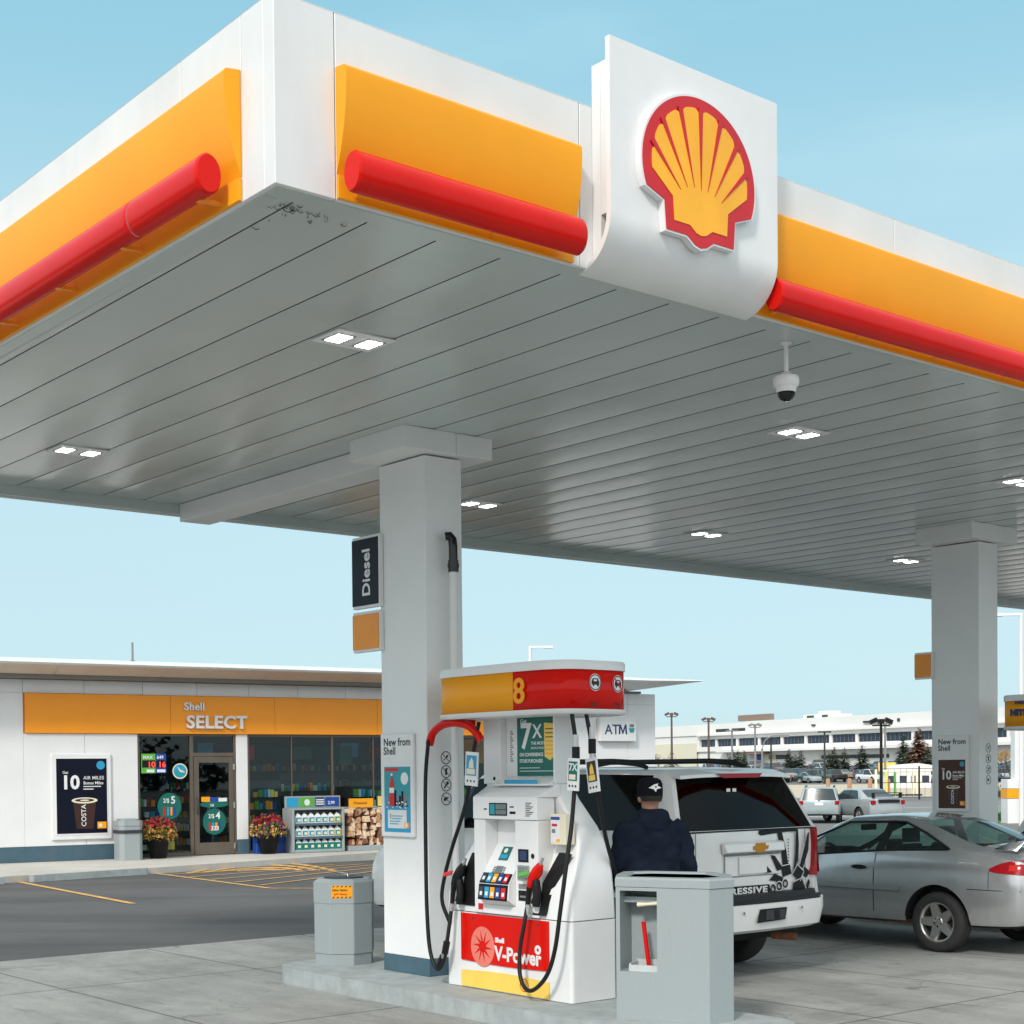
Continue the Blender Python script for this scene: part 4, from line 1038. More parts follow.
    for k in range(5): 
        a_ = radians(50+20*k); mb.poly([(1.43,.20),(1.43+.05*cos(a_)-.002,.205+.075*sin(a_)),(1.43+.05*cos(a_)+.002,.205+.075*sin(a_))],.0075,0,FG)
    mb.disc(.80,.72,.012,.0075,4,FG); mb.disc(1.60,.72,.012,.0075,4,FG)
    mb.build('graphic_panel',['red','yellow','emblem_pink','white_clean','dark_grey'],r)
    mb = MB(); mb.slab(.86,.97,.79,.865,0,.002,0,T(CU-.021,0,0)@FU); mb.slab(.90,.96,.80,.85,.002,.003,1,T(CU-.021,0,0)@FU); mb.build('warning_label',['white_clean','shell_red'],r)
    # header
    def hring(z, k=1.): 
        out = []; n = 64; cu_, cv_, a_, b_ = .11, -1.22, .42*k, .82*k
        for i in range(n):
            th = 2*pi*i/n; c_, s_ = cos(th), sin(th); e = 2/4.4
            out.append((cu_+a_*math.copysign(abs(c_)**e, c_), cv_+b_*math.copysign(abs(s_)**e, s_), z))
        return out
    mb = MB(); mb.loft([hring(2.325,.97),hring(2.33,1.),hring(2.365,1.)],0); mb.loft([hring(2.66,1.),hring(2.715,1.),hring(2.73,.985)],0)
    mb.build('header','white_clean',r)
    mb = MB(); R0, R1 = hring(2.366,.985), hring(2.659,.985); n = 64
    def faces(sel, mi):
        for i in range(n):
            if sel(i): mb.add([R0[i],R0[(i+1)%n],R1[(i+1)%n],R1[i]],[(0,1,2,3)],mi,None,True)
    isf = lambda i: True
    def isor(i):
        p = R0[i]; q = R0[(i+1)%n]; v_ = (p[1]+q[1])/2; u_ = (p[0]+q[0])/2
        return ((v_ > -1.40 and u_ < .2) or (v_ > -1.04)) if not second else True
    faces(isor,0); faces(lambda i: not isor(i),1); mb.add(R0,[tuple(range(n))[::-1]],2); mb.add(R1,[tuple(range(n))],2)
    mb.build('header_band',['orange','red','white_clean'],r,weld=True)
    if not second:
        mb = MB(); put_text(mb,number,.27,T(-.315,-1.52,2.42)@FU@T(0,0,0),0,extrude=.006,bold=.004,sx=1.0)
        mb.build('number','orange',r)
        # car pictograms on the end face
        mb = MB()
        def endM(u_, z_):
            a_, b_, n_ = .42*.985, .82*.985, 4.4
            f = lambda q: -1.22-b_*(1-min(1,abs((q-.11)/a_))**n_)**(1/n_)
            v_ = f(u_); sl = (f(u_+.002)-f(u_-.002))/.004
            tx_ = Vector((1,sl,0)).normalized(); nn_ = Vector((sl,-1,0)).normalized()
            return Matrix(((tx_.x,0,nn_.x,u_+nn_.x*.002),(tx_.y,0,nn_.y,v_+nn_.y*.002),(0,1,0,z_),(0,0,0,1)))
        def picto(M, k):
            mb.prism([(.060*cos(2*pi*i/28), .065*sin(2*pi*i/28)) for i in range(28)],0,.004,0,M); mb.ring(0,0,.052,.060,.0045,1,M)
            mb.poly([(-.04,-.015),(.04,-.02),(.04,.005),(.025,.03),(-.025,.03),(-.04,.008)],.005,1,M); mb.disc(-.02,-.02,.010,.0055,1,M,n=10); mb.disc(.024,-.022,.010,.0055,1,M,n=10); mb.rect(-.018,.016,.008,.022,.0056,0,M)
            if k: mb.poly([(-.045,.035),(-.037,.043),(.045,-.035),(.037,-.043)],.0062,2,M)
        picto(endM(.06,2.565),0); picto(endM(.30,2.56),1)
        for x, s_ in ((.05,-1),(.29,1)):
            M_ = endM(x,2.40); mb.poly([(-.03*s_,-.005),(.012*s_,-.005),(.012*s_,-.017),(.04*s_,.0),(.012*s_,.017),(.012*s_,.005),(-.03*s_,.005)],.002,1,M_)
        mb.build('side_pictograms',['white_clean','text_black','shell_red'],r)
    else:
        mb = MB(); put_text(mb,'NITROGEN',.10,T(-.300,-.60,2.49)@FU,0,extrude=.004,bold=.006); put_text(mb,'ENRICHED',.05,T(-.300,-.66,2.62)@FU,0,extrude=.003,bold=.001); mb.slab(.9,1.2,2.44,2.455,0,.003,0,T(-.297,0,0)@FU); mb.build('lettering','navy_text',r)
    # hose saddle, hoses and nozzles on the column side
    SD = not second
    def hose(pts, label=None, rad=.0165, u=None):
        P_ = catmull(pts, 8); m_ = MB(); m_.tube(P_, rad, n=10); return m_.build('hose','rubber',r)
    mb = MB(); P_ = catmull([(-.20,-.30,2.13),(-.20,-.345,2.22),(-.20,-.47,2.285),(-.20,-.64,2.30),(-.19,-.80,2.275),(-.18,-.90,2.21),(-.17,-.94,2.15)],6)
    mb.tube(P_, .034, n=10); mb.tube([(-.205,-.60,2.335),(-.205,-.67,2.337)],.012,1); mb.box(-.19,-.02,-.69,-.63,2.28,2.33,0)
    if SD: mb.build('hose_saddle',['red','yellow'],r)
    if SD: hose([(-.23,-.325,2.167),(-.245,-.30,1.837),(-.25,-.30,1.258),(-.25,-.308,.76),(-.25,-.344,.431),(-.25,-.437,.282),(-.25,-.533,.365),(-.25,-.59,.575),(-.22,-.60,.78)])
    if SD: hose([(-.17,-.92,2.30),(-.20,-.895,2.1),(-.20,-.84,1.85),(-.20,-.754,1.594),(-.20,-.604,1.307),(-.20,-.493,1.057),(-.20,-.449,.849),(-.16,-.50,.66)])
    if True:
        hose([(-.125,-1.97,2.34),(-.14,-2.03,2.10),(-.155,-2.04,1.90),(-.194,-2.04,1.537),(-.248,-2.04,1.242),(-.290,-2.01,.875),(-.30,-1.955,.573),(-.30,-1.864,.377),(-.30,-1.725,.257),(-.30,-1.62,.246),(-.29,-1.54,.345),(-.27,-1.519,.535),(-.25,-1.547,.729),(-.22,-1.55,.86)])
        hose([(.02,-1.97,2.34),(.03,-2.03,2.06),(.08,-2.03,1.755),(.17,-2.0,1.452),(.30,-1.95,1.20),(.44,-1.88,1.05),(.60,-1.78,1.0),(.80,-1.60,1.02),(1.5,-.9,1.10),(1.64,-.75,1.12)])
    # swivels
    for (u_,v_,z_) in ((-.145,-2.035,2.03),(.025,-2.03,2.09)): mb = MB(); mb.cyl(u_,v_,.021,z_+.05,z_+.14,1,n=12); mb.cyl(u_,v_,.03,z_-.06,z_+.05,0,n=12); mb.cyl(u_,v_,.022,z_-.11,z_-.06,1,n=12); mb.build('swivel',['black','metal'],r)
    mb = MB()
    if SD: mb.tube([(-.25,-.46,.30),(-.25,-.52,.40)],.026,0); mb.tube([(-.25,-.545,.42),(-.25,-.575,.52)],.028,0); mb.tube([(-.25,-.525,.385),(-.25,-.545,.43)],.024,1)
    if SD: mb.build('breakaway_coupling',['black','metal'],r)
    mb = MB(); mb.tube([(-.22,-.60,.77),(-.215,-.605,.83)],.022,1); mb.build('swivel',['black','metal'],r)
    mb = MB(); mb.tube([(-.22,-1.555,.80),(-.215,-1.56,.88)],.022,1)
    mb.build('swivel',['black','metal'],r)
    # nozzle boots
    mb = MB(); mb.prism([(.66,.82),(.83,.82),(.845,1.25),(.80,1.25),(.70,1.10)],-.02,.012,0,T(-.145,0,0)@FU); mb.build('nozzle_boot','black',r)
    mb = MB(); mb.add([(-.16,-1.56,.80),(-.16,-1.70,.80),(-.06,-1.74,1.0),(-.05,-1.88,1.27),(-.04,-1.76,1.28),(-.10,-1.62,1.02),(-.18,-1.56,.80),(-.18,-1.70,.80),(-.115,-1.74,1.0),(-.075,-1.88,1.27),(-.075,-1.76,1.28),(-.14,-1.62,1.02)],
        [(6,7,8,11),(11,8,9,10),(0,6,11,5),(5,11,10,4),(1,2,8,7),(2,3,9,8),(3,4,10,9),(0,1,7,6)],0); mb.build('nozzle_boot','black',r)
    def nozzle(v0, z0, body, lab, tagc):
        q = MB(); s_ = 1
        # handle, body, spout  (in the plane u=-.22, leaning to -v)
        def P(a, b, du=0): return (-.20+du, v0-a, z0+b)
        q.tube([P(0,0),P(.012,.08),P(.03,.16),P(.06,.21)],[.018,.021,.024,.028],0,n=10)
        q.build('nozzle_handle','black',r)
        q = MB(); q.tube([P(.03,.15),P(.07,.215),P(.12,.27),P(.155,.32)],[.030,.042,.045,.026],0,n=12); q.tube([P(.065,.02),P(.10,.10),P(.09,.18)],.018,1,n=8)
        q.tube([P(.10,.0),P(.115,.10),P(.10,.2)],[.03,.035,.03],1,n=8)
        nb_ = q.build('nozzle',[body,'black'],r); nb_['label'] = lab
        q = MB(); q.tube([P(.14,.30),P(.17,.345),P(.185,.37)],[.014,.013,.012],0,n=10); q.build('spout','metal',nb_)
        q = MB(); q.box(-.018,.018,-.06,.055,-.005,.005,0,T(*P(.015,.245,-.055))@RX(radians(-12))@RY(radians(-60))); q.build('nozzle_tag',tagc,nb_)
    mat_red = 'red'
    nozzle(-.585,.83,'black','black diesel nozzle in its holder','shell_red'); nozzle(-1.53,.87,'red','red regular nozzle in its holder','green')
    # hanging advert tags
    def htag(u_, v_, z_, w_, h_, ang, cols_, lab):
        q = MB(); M_ = T(u_,v_,z_)@FU@RZ(radians(ang))
        q.box(-w_/2,w_/2,0,h_,-.006,.006,0,M_); q.rect(-w_/2+.012,w_/2-.012,h_*.30,h_*.9,.0068,1,M_); q.rect(-w_/2+.02,w_/2-.03,h_*.34,h_*.50,.0072,2,M_)
        for k in range(3): q.disc(-w_*.28+k*w_*.28,h_*.14,.010,.007,3,M_,n=10)
        if cols_[0] == 'teal': put_text(q,'7X',.075,M_@T(-.045,h_*.62,.0075),0,extrude=.0003,bold=.002)
        else: q.poly([(-w_*.2,h_*.52),(w_*.2,h_*.52),(w_*.14,h_*.75),(-.0,h_*.84),(-w_*.18,h_*.7)],.0076,2,M_)
        o = q.build('hose_tag',['white_clean',cols_[0],cols_[1],'dark_grey'],r); o['label'] = lab
    htag(-.235,-.895,1.79,.155,.27,-4,('sky_blue','cream'),'small blue advert tag on the left hose')
    htag(-.20,-2.06,1.755,.12,.24,-3,('teal','cream'),'small green advert tag on the right hose')
    if not second: htag(.0,-2.08,1.74,.12,.26,8,('brown_dark','yellow'),'small dark advert tag on the rearmost hose')
    # receipt paper holder
    mb = MB(); mb.box(-.10,-.0,-1.86,-1.69,1.34,1.575); mb.build('leaflet_box','cream',r,bevel=.006)
    mb = MB(); MM = T(-.1005,0,0)@FU; mb.slab(1.70,1.80,1.36,1.555,0,.002,0,MM); mb.slab(1.70,1.80,1.53,1.553,.002,.003,1,MM); mb.slab(1.71,1.77,1.48,1.50,.002,.003,2,MM); mb.slab(1.71,1.75,1.43,1.46,.002,.003,3,MM); mb.slab(1.76,1.80,1.365,1.385,.002,.003,4,MM); mb.build('leaflet',['white_clean','blue','shell_red','mid_grey','orange'],r)
    # bulge lamp on top
    mb = MB(); M_ = T(.16,-1.62,2.73)
    mb.lathe([(.10,0),(.09,.02),(.06,.032),(.001,.036)],0,M_,n=18); mb.build('top_cap','dark_grey',r)
    return r
mat('grey_tray',(.50,.54,.54),.5)
mat('emblem_pink',(.78,.20,.15),.4)
make_pump(0,'8','white fuel pump numbered 8 with orange and red header in front')
make_pump(8.26,'','fuel pump with orange nitrogen header cut off at the right picture edge',True)
# island bins
b1 = thing('spill_kit_bin', 'grey octagonal bin with safety station label at the island end', 'bin', CW(.04,1.36,.15), A)
def octo(r_, a0=radians(208+23)): return [(r_*cos(a0+k*pi/4), r_*sin(a0+k*pi/4)) for k in range(8)]
o8 = lambda r_: octo(r_, radians(209))
mb = MB(); mb.prism(o8(.278),0,.105); mb.build('bin_base','grey_plastic',b1,bevel=.006)
mb = MB(); mb.prism(o8(.287),.106,.565); mb.build('bin_body','grey_plastic',b1,bevel=.008)
mb = MB(); mb.prism(o8(.292),.566,.755); P0, P1 = o8(.292), o8(.25); mb.loft([[(x,y,.755) for x,y in P0],[(x,y,.785) for x,y in P1]],sm=False); mb.build('bin_top','grey_plastic',b1,bevel=.006)
mb = MB(); mb.prism(o8(.19),.786,.797); mb.tube([(-.0,-.07,.80),(0,-.07,.825),(0,.09,.825),(0,.09,.80)],.007,1); mb.build('hatch',['dark_grey','metal'],b1)
# label on the facet facing the camera
aa = radians(209+22.5); nrm = Vector((cos(aa), sin(aa), 0)); tx = Vector((-sin(aa), cos(aa), 0))
ap = .292*cos(pi/8)+.001
ML = Matrix(((tx.x,0,nrm.x,nrm.x*ap),(tx.y,0,nrm.y,nrm.y*ap),(0,1,0,.615),(0,0,0,1)))
mb = MB(); mb.slab(-.09,.10,0,.115,0,.002,0,ML)
for k in range(5): 
    for y_ in (.0,.098): mb.poly([(-.085+k*.038,y_+.002),(-.07+k*.038,y_+.002),(-.058+k*.038,y_+.015),(-.073+k*.038,y_+.015)],.0025,1,ML)
put_text(mb,'Safety Station',.030,ML@T(-.083,.065,.0025),1,extrude=.0003,bold=.0008,sx=.85); put_text(mb,'Spill Cleanup',.026,ML@T(-.07,.030,.0025),2,extrude=.0003,bold=.0008,sx=.9)
mb.build('bin_label',['orange','text_black','shell_red'],b1)
# service bin in front
b2 = thing('service_bin', 'large grey service bin with red squeegee at the near end of the island', 'bin', CW(0,0,.15), A)
PL = [(-.33,-2.64),(-.05,-3.27),(.18,-3.285),(.42,-3.05),(.52,-2.80),(.30,-2.33),(.12,-2.25),(-.12,-2.43)]
e1, e2 = Vector(PL[0]), Vector(PL[1]); dd = (e2-e1); ln_ = dd.length; dd.normalize(); nn = Vector((-dd.y, dd.x)); 
if nn.dot(Vector((.1,-2.8))-e1) < 0: nn = -nn          # points inwards
mb = MB()
f0, f1, zb0, zb1 = .035*ln_/1, .455*ln_, .335, .905
def q3(a_, d_, z_): p = e1+dd*a_+nn*d_; return (p.x, p.y, z_)
n8 = len(PL)
for i in range(1, n8):
    a_, b_ = PL[i], PL[(i+1) % n8]; mb.add([(*a_,0),(*b_,0),(*b_,.93),(*a_,.93)],[(0,1,2,3)],0)
# front face with opening
F_ = [(0,0,ln_,zb0),(0,zb1,ln_,.93),(0,zb0,f0,zb1),(f1,zb0,ln_,zb1)]
for a_,z0,b_,z1 in F_: mb.add([q3(a_,0,z0),q3(b_,0,z0),q3(b_,0,z1),q3(a_,0,z1)],[(0,1,2,3)],0)
dp = .24
mb.add([q3(f0,0,zb0),q3(f1,0,zb0),q3(f1,0,zb1),q3(f0,0,zb1),q3(f0,dp,zb0),q3(f1,dp,zb0),q3(f1,dp,zb1),q3(f0,dp,zb1)],[(0,4,5,1),(1,5,6,2),(2,6,7,3),(3,7,4,0),(4,7,6,5)],0)
mb.add([(x,y,.93) for x,y in PL],[tuple(range(n8))],0)
mb.build('bin_body','grey_plastic',b2,bevel=.006,weld=True)
cen = Vector((.13,-2.76))
def off(k): return [((Vector(p)-cen)*k+cen) for p in PL]
mb = MB(); mb.prism(off(1.012),.932,.985); mb.loft([[(*p,.985) for p in off(1.012)],[(*p,1.0) for p in off(.985)],[(*p,1.0) for p in off(.80)],[(*p,.975) for p in off(.74)]],sm=False)
mb.build('lid','grey_plastic',b2,bevel=.004)
mb = MB()
def wbox(a0,a1,d0,d1,z0,z1,mi=0): mb.add([q3(a0,d0,z0),q3(a1,d0,z0),q3(a1,d1,z0),q3(a0,d1,z0),q3(a0,d0,z1),q3(a1,d0,z1),q3(a1,d1,z1),q3(a0,d1,z1)],[(0,3,2,1),(4,5,6,7),(0,1,5,4),(1,2,6,5),(2,3,7,6),(3,0,4,7)],mi)
wbox(f0+.06,f1,.03,.04,zb0,zb0+.045); wbox(f0+.06,f1,.19,.20,zb0,zb0+.07); wbox(f0+.06,f0+.07,.04,.19,zb0,zb0+.055)
mb.build('wash_tray','grey_tray',b2)
mb = MB(); wbox(f0,f1,.10,dp-.002,zb1-.09,zb1-.05); mb.build('inner_shelf','grey_plastic',b2)
mb = MB(); mb.tube([q3(.21,.10,zb0+.02),q3(.165,.11,.68)],.016,n=8); o = mb.build('squeegee','red'); o.location = CW(0,0,.15); o.rotation_euler[2] = A; tag(o,'red squeegee handle standing in the tray of the grey bin','squeegee')
mb = MB(); mb.tube([q3(.13,.09,.80),q3(.20,.09,.805),q3(.29,.10,.815)],[.018,.012,.016],n=8); o = mb.build('wooden_brush','cream'); o.location = CW(0,0,.15); o.rotation_euler[2] = A; tag(o,'pale wooden brush handle under the top of the grey bin opening','brush')
# ---------------------------------------------------------------- vehicles
def car_paint(name, c, metal=.0, rough=.32, var=.04, dirt=.15, coat=.6): return mat(name, c, rough, metal, var=var, scale=3., dirt=dirt, dirtcol=(.22,.20,.17), coat=coat)
car_paint('paint_white', (.80,.81,.80), dirt=.10); car_paint('paint_silver', (.52,.54,.55), metal=.65, rough=.24, dirt=.28, coat=.9); car_paint('paint_green', (.02,.05,.045)); car_paint('paint_grey', (.16,.18,.19), metal=.4)
car_paint('paint_blue', (.03,.07,.16)); car_paint('paint_dark', (.02,.022,.026)); car_paint('paint_pale', (.42,.47,.49), metal=.35); car_paint('paint_beige', (.45,.42,.34)); car_paint('paint_red',(.22,.02,.02)); car_paint('paint_tan',(.33,.26,.2))
car_paint('paint_iceblue', (.36,.43,.45), metal=.35)
mat('underbody', (.012,.012,.013), .9); mat('trim_black', (.013,.013,.014), .5, spec=.3); mat('lens_red', (.34,.004,.010), .2, coat=.15, spec=.3); mat('lens_bright', (.62,.02,.01), .15, coat=1.)
glass('tinted_glass', (.008,.008,.010), .012, .03); glass('car_glass', (.50,.68,.64), .07, .01, (.9,1.,1.)); mat('far_glass', (.03,.045,.05), .12); mat('rust', (.16,.06,.025), .85, var=.4, scale=20); mat('chrome', (.7,.7,.7), .12, metal=1.)
mat('interior_dark', (.03,.035,.035), .8)
LOW = [(0.,.90),(.035,.95),(.12,.985),(.35,1.),(.60,.999),(.80,.985),(.93,.965)]
NB = 7      # belt level index ; E1 = 8
def pchip(xs, ys, x):
    n = len(xs); h = [xs[i+1]-xs[i] for i in range(n-1)]; d = [(ys[i+1]-ys[i])/h[i] for i in range(n-1)]; m = [0]*n
    m[0], m[-1] = d[0], d[-1]
    for i in range(1, n-1): m[i] = 0 if d[i-1]*d[i] <= 0 else 2*d[i-1]*d[i]/(d[i-1]+d[i])
    for i in range(n-1):
        if x <= xs[i+1] or i == n-2:
            t = (x-xs[i])/h[i]; return ys[i]*(1+2*t)*(1-t)**2+m[i]*h[i]*t*(1-t)**2+ys[i+1]*t*t*(3-2*t)+m[i+1]*h[i]*t*t*(t-1)
class Car:
    def __init__(s, st, sub=3, rd=.07, rear_b=.05, front_b=.16):
        s.st = st; s.sub = sub; s.rd = rd; s.rb = rear_b; s.fb = front_b; s.n = len(st)
        s.xs = list(range(s.n))
    def attr(s, q): return [pchip(s.xs, [r[k] for r in s.st], q) for k in range(10)]
    def side(s, a):
        yb, ybl, yr, zb, zbl, zr, w, wb, wr, bow = a; P = []
        for f, k in LOW: P.append((w*k if f < .9 else (w*k*.5+wb*.5), yb+(ybl-yb)*f**2, zb+(zbl-zb)*f))
        P.append((wb, ybl, zbl))
        rd = min(s.rd, (zr-zbl)*.75)
        P.append((wr, yr, zr-rd)); P.append((wr-.045, yr, zr-rd*.42)); P.append((wr-.12, yr, zr-rd*.14)); P.append((wr*.5, yr, zr)); P.append((0, yr, zr+.008))
        P = [(x, y+(bow*(1-(x/wr)**2) if i >= NB+1 and wr > 0 else 0), z) for i, (x, y, z) in enumerate(P)]
        return P
    def build(s, paint, side_glass=(), pillar=(), wind=None, rear=None, cap_glass=False, wheels=(), r_arch=.4, depth=.30, glassmat='tinted_glass', name='body', far=False):
        st_q = [i+k/s.sub for i in range(s.n-1) for k in range(s.sub)]+[s.n-1]
        rings = []; low0 = []
        for q in st_q:
            a = s.attr(q); P = s.side(a)
            full = [(-x,y,z) for x,y,z in P]+[P[i] for i in range(len(P)-2,-1,-1)]
            top = [(-x,y,z) for x,y,z in P[8:]]+[P[i] for i in range(len(P)-2,7,-1)]
            fr = [p[0]/P[8][0] for p in top]
            w0 = P[0][0]
            bot = [(f*w0, P[0][1], P[0][2]) for f in fr[::-1]][1:-1]
            rings.append(full+bot)
        nr = len(rings[0]); NT = 2*13-1
        V = []; Fc = []; Mi = []
        for r in rings: V += r
        # material ids: 0 paint 1 trim 2 underbody 3.. glass pieces
        names = []
        def gid(nm):
            if nm not in names: names.append(nm)
            return 3+names.index(nm)
        for i in range(len(rings)-1):
            seg = int(st_q[i]+1e-6)
            for k in range(nr):
                k2 = (k+1) % nr; m = 0
                if k >= NT-1: m = 2
                lev = k if k < 12 else NT-2-k      # level index on either side
                left = k < 12
                if k < NT-1:
                    if lev == NB:
                        if seg in side_glass: m = gid('window_left' if left and False else ('side_window_%d' % seg) + ('_l' if left else '_r'))
                        elif seg in pillar: m = 1
                    elif lev >= 9:
                        if seg == wind: m = gid('windshield')
                        if seg == rear: m = gid('rear_window')
                    elif lev == 0: m = 2
                Fc.append((i*nr+k, i*nr+k2, (i+1)*nr+k2, (i+1)*nr+k)); Mi.append(m)
        for end, sgn in ((0,-1),(len(rings)-1,1)):
            R = rings[end]; a = s.attr(st_q[end]); P = s.side(a)
            top = R[8:17]; fr = [p[0]/P[8][0] for p in top]; bb = s.rb if sgn < 0 else s.fb
            rows = []
            for i in range(9):
                x, y, z = P[i]
                if i == 0: row = [R[0]]+R[NT:][::-1]+[R[NT-1]]
                elif i == 8: row = top
                else:
                    b = bb*min(1, i/2)*(1. if i < 7 else .8)
                    row = [(f*x, y+sgn*b*(1-f*f), z) for f in fr]
                rows.append(row)
            base = len(V)
            for r in rows: V += r
            nc = 9
            for i in range(8):
                for j in range(nc-1):
                    q = (base+i*nc+j, base+i*nc+j+1, base+(i+1)*nc+j+1, base+(i+1)*nc+j)
                    m = 0
                    if i == NB and cap_glass and sgn < 0 and 0 < j < nc-2: m = gid('rear_window')
                    if i == 0: m = 2
                    Fc.append(q if sgn < 0 else q[::-1]); Mi.append(m)
        me = bpy.data.meshes.new(name); me.from_pydata(V, [], Fc)
        mats = [paint,'trim_black','underbody']+[glassmat]*len(names)
        for m in mats: me.materials.append(MATS[m])
        me.polygons.foreach_set('material_index', Mi)
        import bmesh
        bm = bmesh.new(); bm.from_mesh(me); bmesh.ops.remove_doubles(bm, verts=bm.verts, dist=.0008); bmesh.ops.recalc_face_normals(bm, faces=bm.faces); bm.to_mesh(me); bm.free()
        o = bpy.data.objects.new(name, me); col.objects.link(o)
        cut = None
        if wheels:
            cb = MB()
            for (y, z) in wheels:
                for sx in (-1, 1):
                    n = 36; x0, x1 = sx*(s.st[3][6]-depth), sx*(s.st[3][6]+.25)
                    pts = [(y+r_arch*cos(2*pi*k/n), z+r_arch*sin(2*pi*k/n)*1.0) for k in range(n)]
                    vs = [(x0,*p) for p in pts]+[(x1,*p) for p in pts]
                    fs = [(k,(k+1)%n,n+(k+1)%n,n+k) for k in range(n)]+[tuple(range(n-1,-1,-1)),tuple(range(n,2*n))]
                    cb.add(vs, fs, 2)
            cut = cb.build('cut', mats); 
            b2_ = bmesh.new(); b2_.from_mesh(cut.data); bmesh.ops.recalc_face_normals(b2_, faces=b2_.faces); b2_.to_mesh(cut.data); b2_.free()
            md = o.modifiers.new('b','BOOLEAN'); md.operation = 'DIFFERENCE'; md.object = cut; md.solver = 'EXACT'
            dg = bpy.context.evaluated_depsgraph_get(); dg.update()
            me2 = bpy.data.meshes.new_from_object(o.evaluated_get(dg)); o.modifiers.clear(); o.data = me2; me = me2
            bpy.data.objects.remove(cut)
        # split off the glass pieces
        out = {}
        polys = [(tuple(p.vertices), p.material_index) for p in me.polygons]; co_ = [v.co.copy() for v in me.vertices]
        def sub(sel, nm, mm, remap):
            mb = MB(); idx = {}; 
            for vs, m in polys:
                if sel(m):
                    f = []
                    for v in vs:
                        if v not in idx: idx[v] = len(mb.v); mb.v.append(co_[v])
                        f.append(idx[v])
                    mb.f.append(f); mb.m.append(remap(m)); mb.s.append(True)
            return mb.build(nm, mm)
        body = sub(lambda m: m < 3 or far, name, [paint,'trim_black','underbody',glassmat], lambda m: min(m,3)); smooth_by_angle(body, 28)
        out['body'] = body
        if not far:
            for i, nm in enumerate(names):
                g = sub(lambda m: m == 3+i, 'windshield' if nm == 'windshield' else ('rear_window' if nm == 'rear_window' else 'side_window'), [glassmat], lambda m: 0)
                smooth_by_angle(g, 40); out[nm] = g
        bpy.data.objects.remove(o)
        return out
    def surf(s, y, z):
        # half width of the body side at (y,z)
        lo, hi = 0., s.n-1.
        for _ in range(30):
            m = (lo+hi)/2
            if s.attr(m)[0] < y: lo = m
            else: hi = m
        a = s.attr(lo); P = s.side(a); 
        for i in range(len(P)-2):
            if P[i][2] <= z <= P[i+1][2]:
                t = (z-P[i][2])/max(1e-6, P[i+1][2]-P[i][2]); return P[i][0]+(P[i+1][0]-P[i][0])*t
        return P[0][0] if z < P[0][2] else P[NB][0]
    def strip(s, ys, zlo, zhi, off=.004, sx=-1, nz=3, thick=None):
        mb = MB(); vs = []; 
        for y, a, b in zip(ys, zlo, zhi):
            for k in range(nz+1):
                z = a+(b-a)*k/nz; vs.append((sx*(s.surf(y, z)+off), y, z))
        n = nz+1; fs = []
        for i in range(len(ys)-1):
            for k in range(nz): fs.append((i*n+k, i*n+k+1, (i+1)*n+k+1, (i+1)*n+k))
        mb.add(vs, fs, 0, None, True); return mb
def wheel_mesh(R_, rr, wid, spokes=5, tyre='tyre', rim='alloy'):
    w = MB(); h = wid/2
    w.lathe([(rr-.005,-h*.85),(rr+.01,-h),(R_-.035,-h),(R_-.008,-h*.8),(R_,-h*.5),(R_,h*.5),(R_-.008,h*.8),(R_-.035,h),(rr+.01,h),(rr-.005,h*.85)],0,None,44,True)
    r = MB(); z0 = h*.62
    r.lathe([(rr+.006,h*.90),(rr-.012,h*.94),(rr-.02,h*.6),(rr-.03,-h*.8),(rr+.0,-h*.8)],0,None,36)
    r.lathe([(.001,z0*.2),(rr*.9,z0*.2),(rr*.9,z0*.1),(.001,z0*.1)],2,None,24)
    for k in range(spokes):
        a = 2*pi*k/spokes+.3
        M_ = RZ(a)
        r.add([(.03,-.055,z0),(rr-.012,-.030,h*.9),(rr-.012,.030,h*.9),(.03,.055,z0),(.03,-.06,z0-.04),(rr-.012,-.045,h*.9-.035),(rr-.012,.045,h*.9-.035),(.03,.06,z0-.04)],[(0,1,2,3),(0,4,5,1),(3,2,6,7)],0,M_)
    r.lathe([(.001,z0+.012),(.04,z0+.012),(.062,z0),(.065,z0-.04)],0,None,20)
    for k in range(5): a = 2*pi*k/5+.6; r.cyl(.042*cos(a),.042*sin(a),.009,z0,z0+.016,1,n=8)
    return w, r
def add_wheels(root, axles, track, R_, rr, wid, spokes=5, rim='alloy'):
    w, r = wheel_mesh(R_, rr, wid, spokes); first = None
    for (y) in axles:
        for sx in (-1, 1):
            if first is None:
                a = w.build('wheel', 'tyre'); b = r.build('rim', [rim,'trim_black','underbody']); first = (a, b)
            else:
                a = first[0].copy(); b = first[1].copy(); col.objects.link(a); col.objects.link(b)
            a.parent = root; a.location = (sx*track/2, y, R_); a.rotation_euler = (0, sx*pi/2, 0); b.parent = a
def attach(parts, root):
    for p in parts.values(): p.parent = root
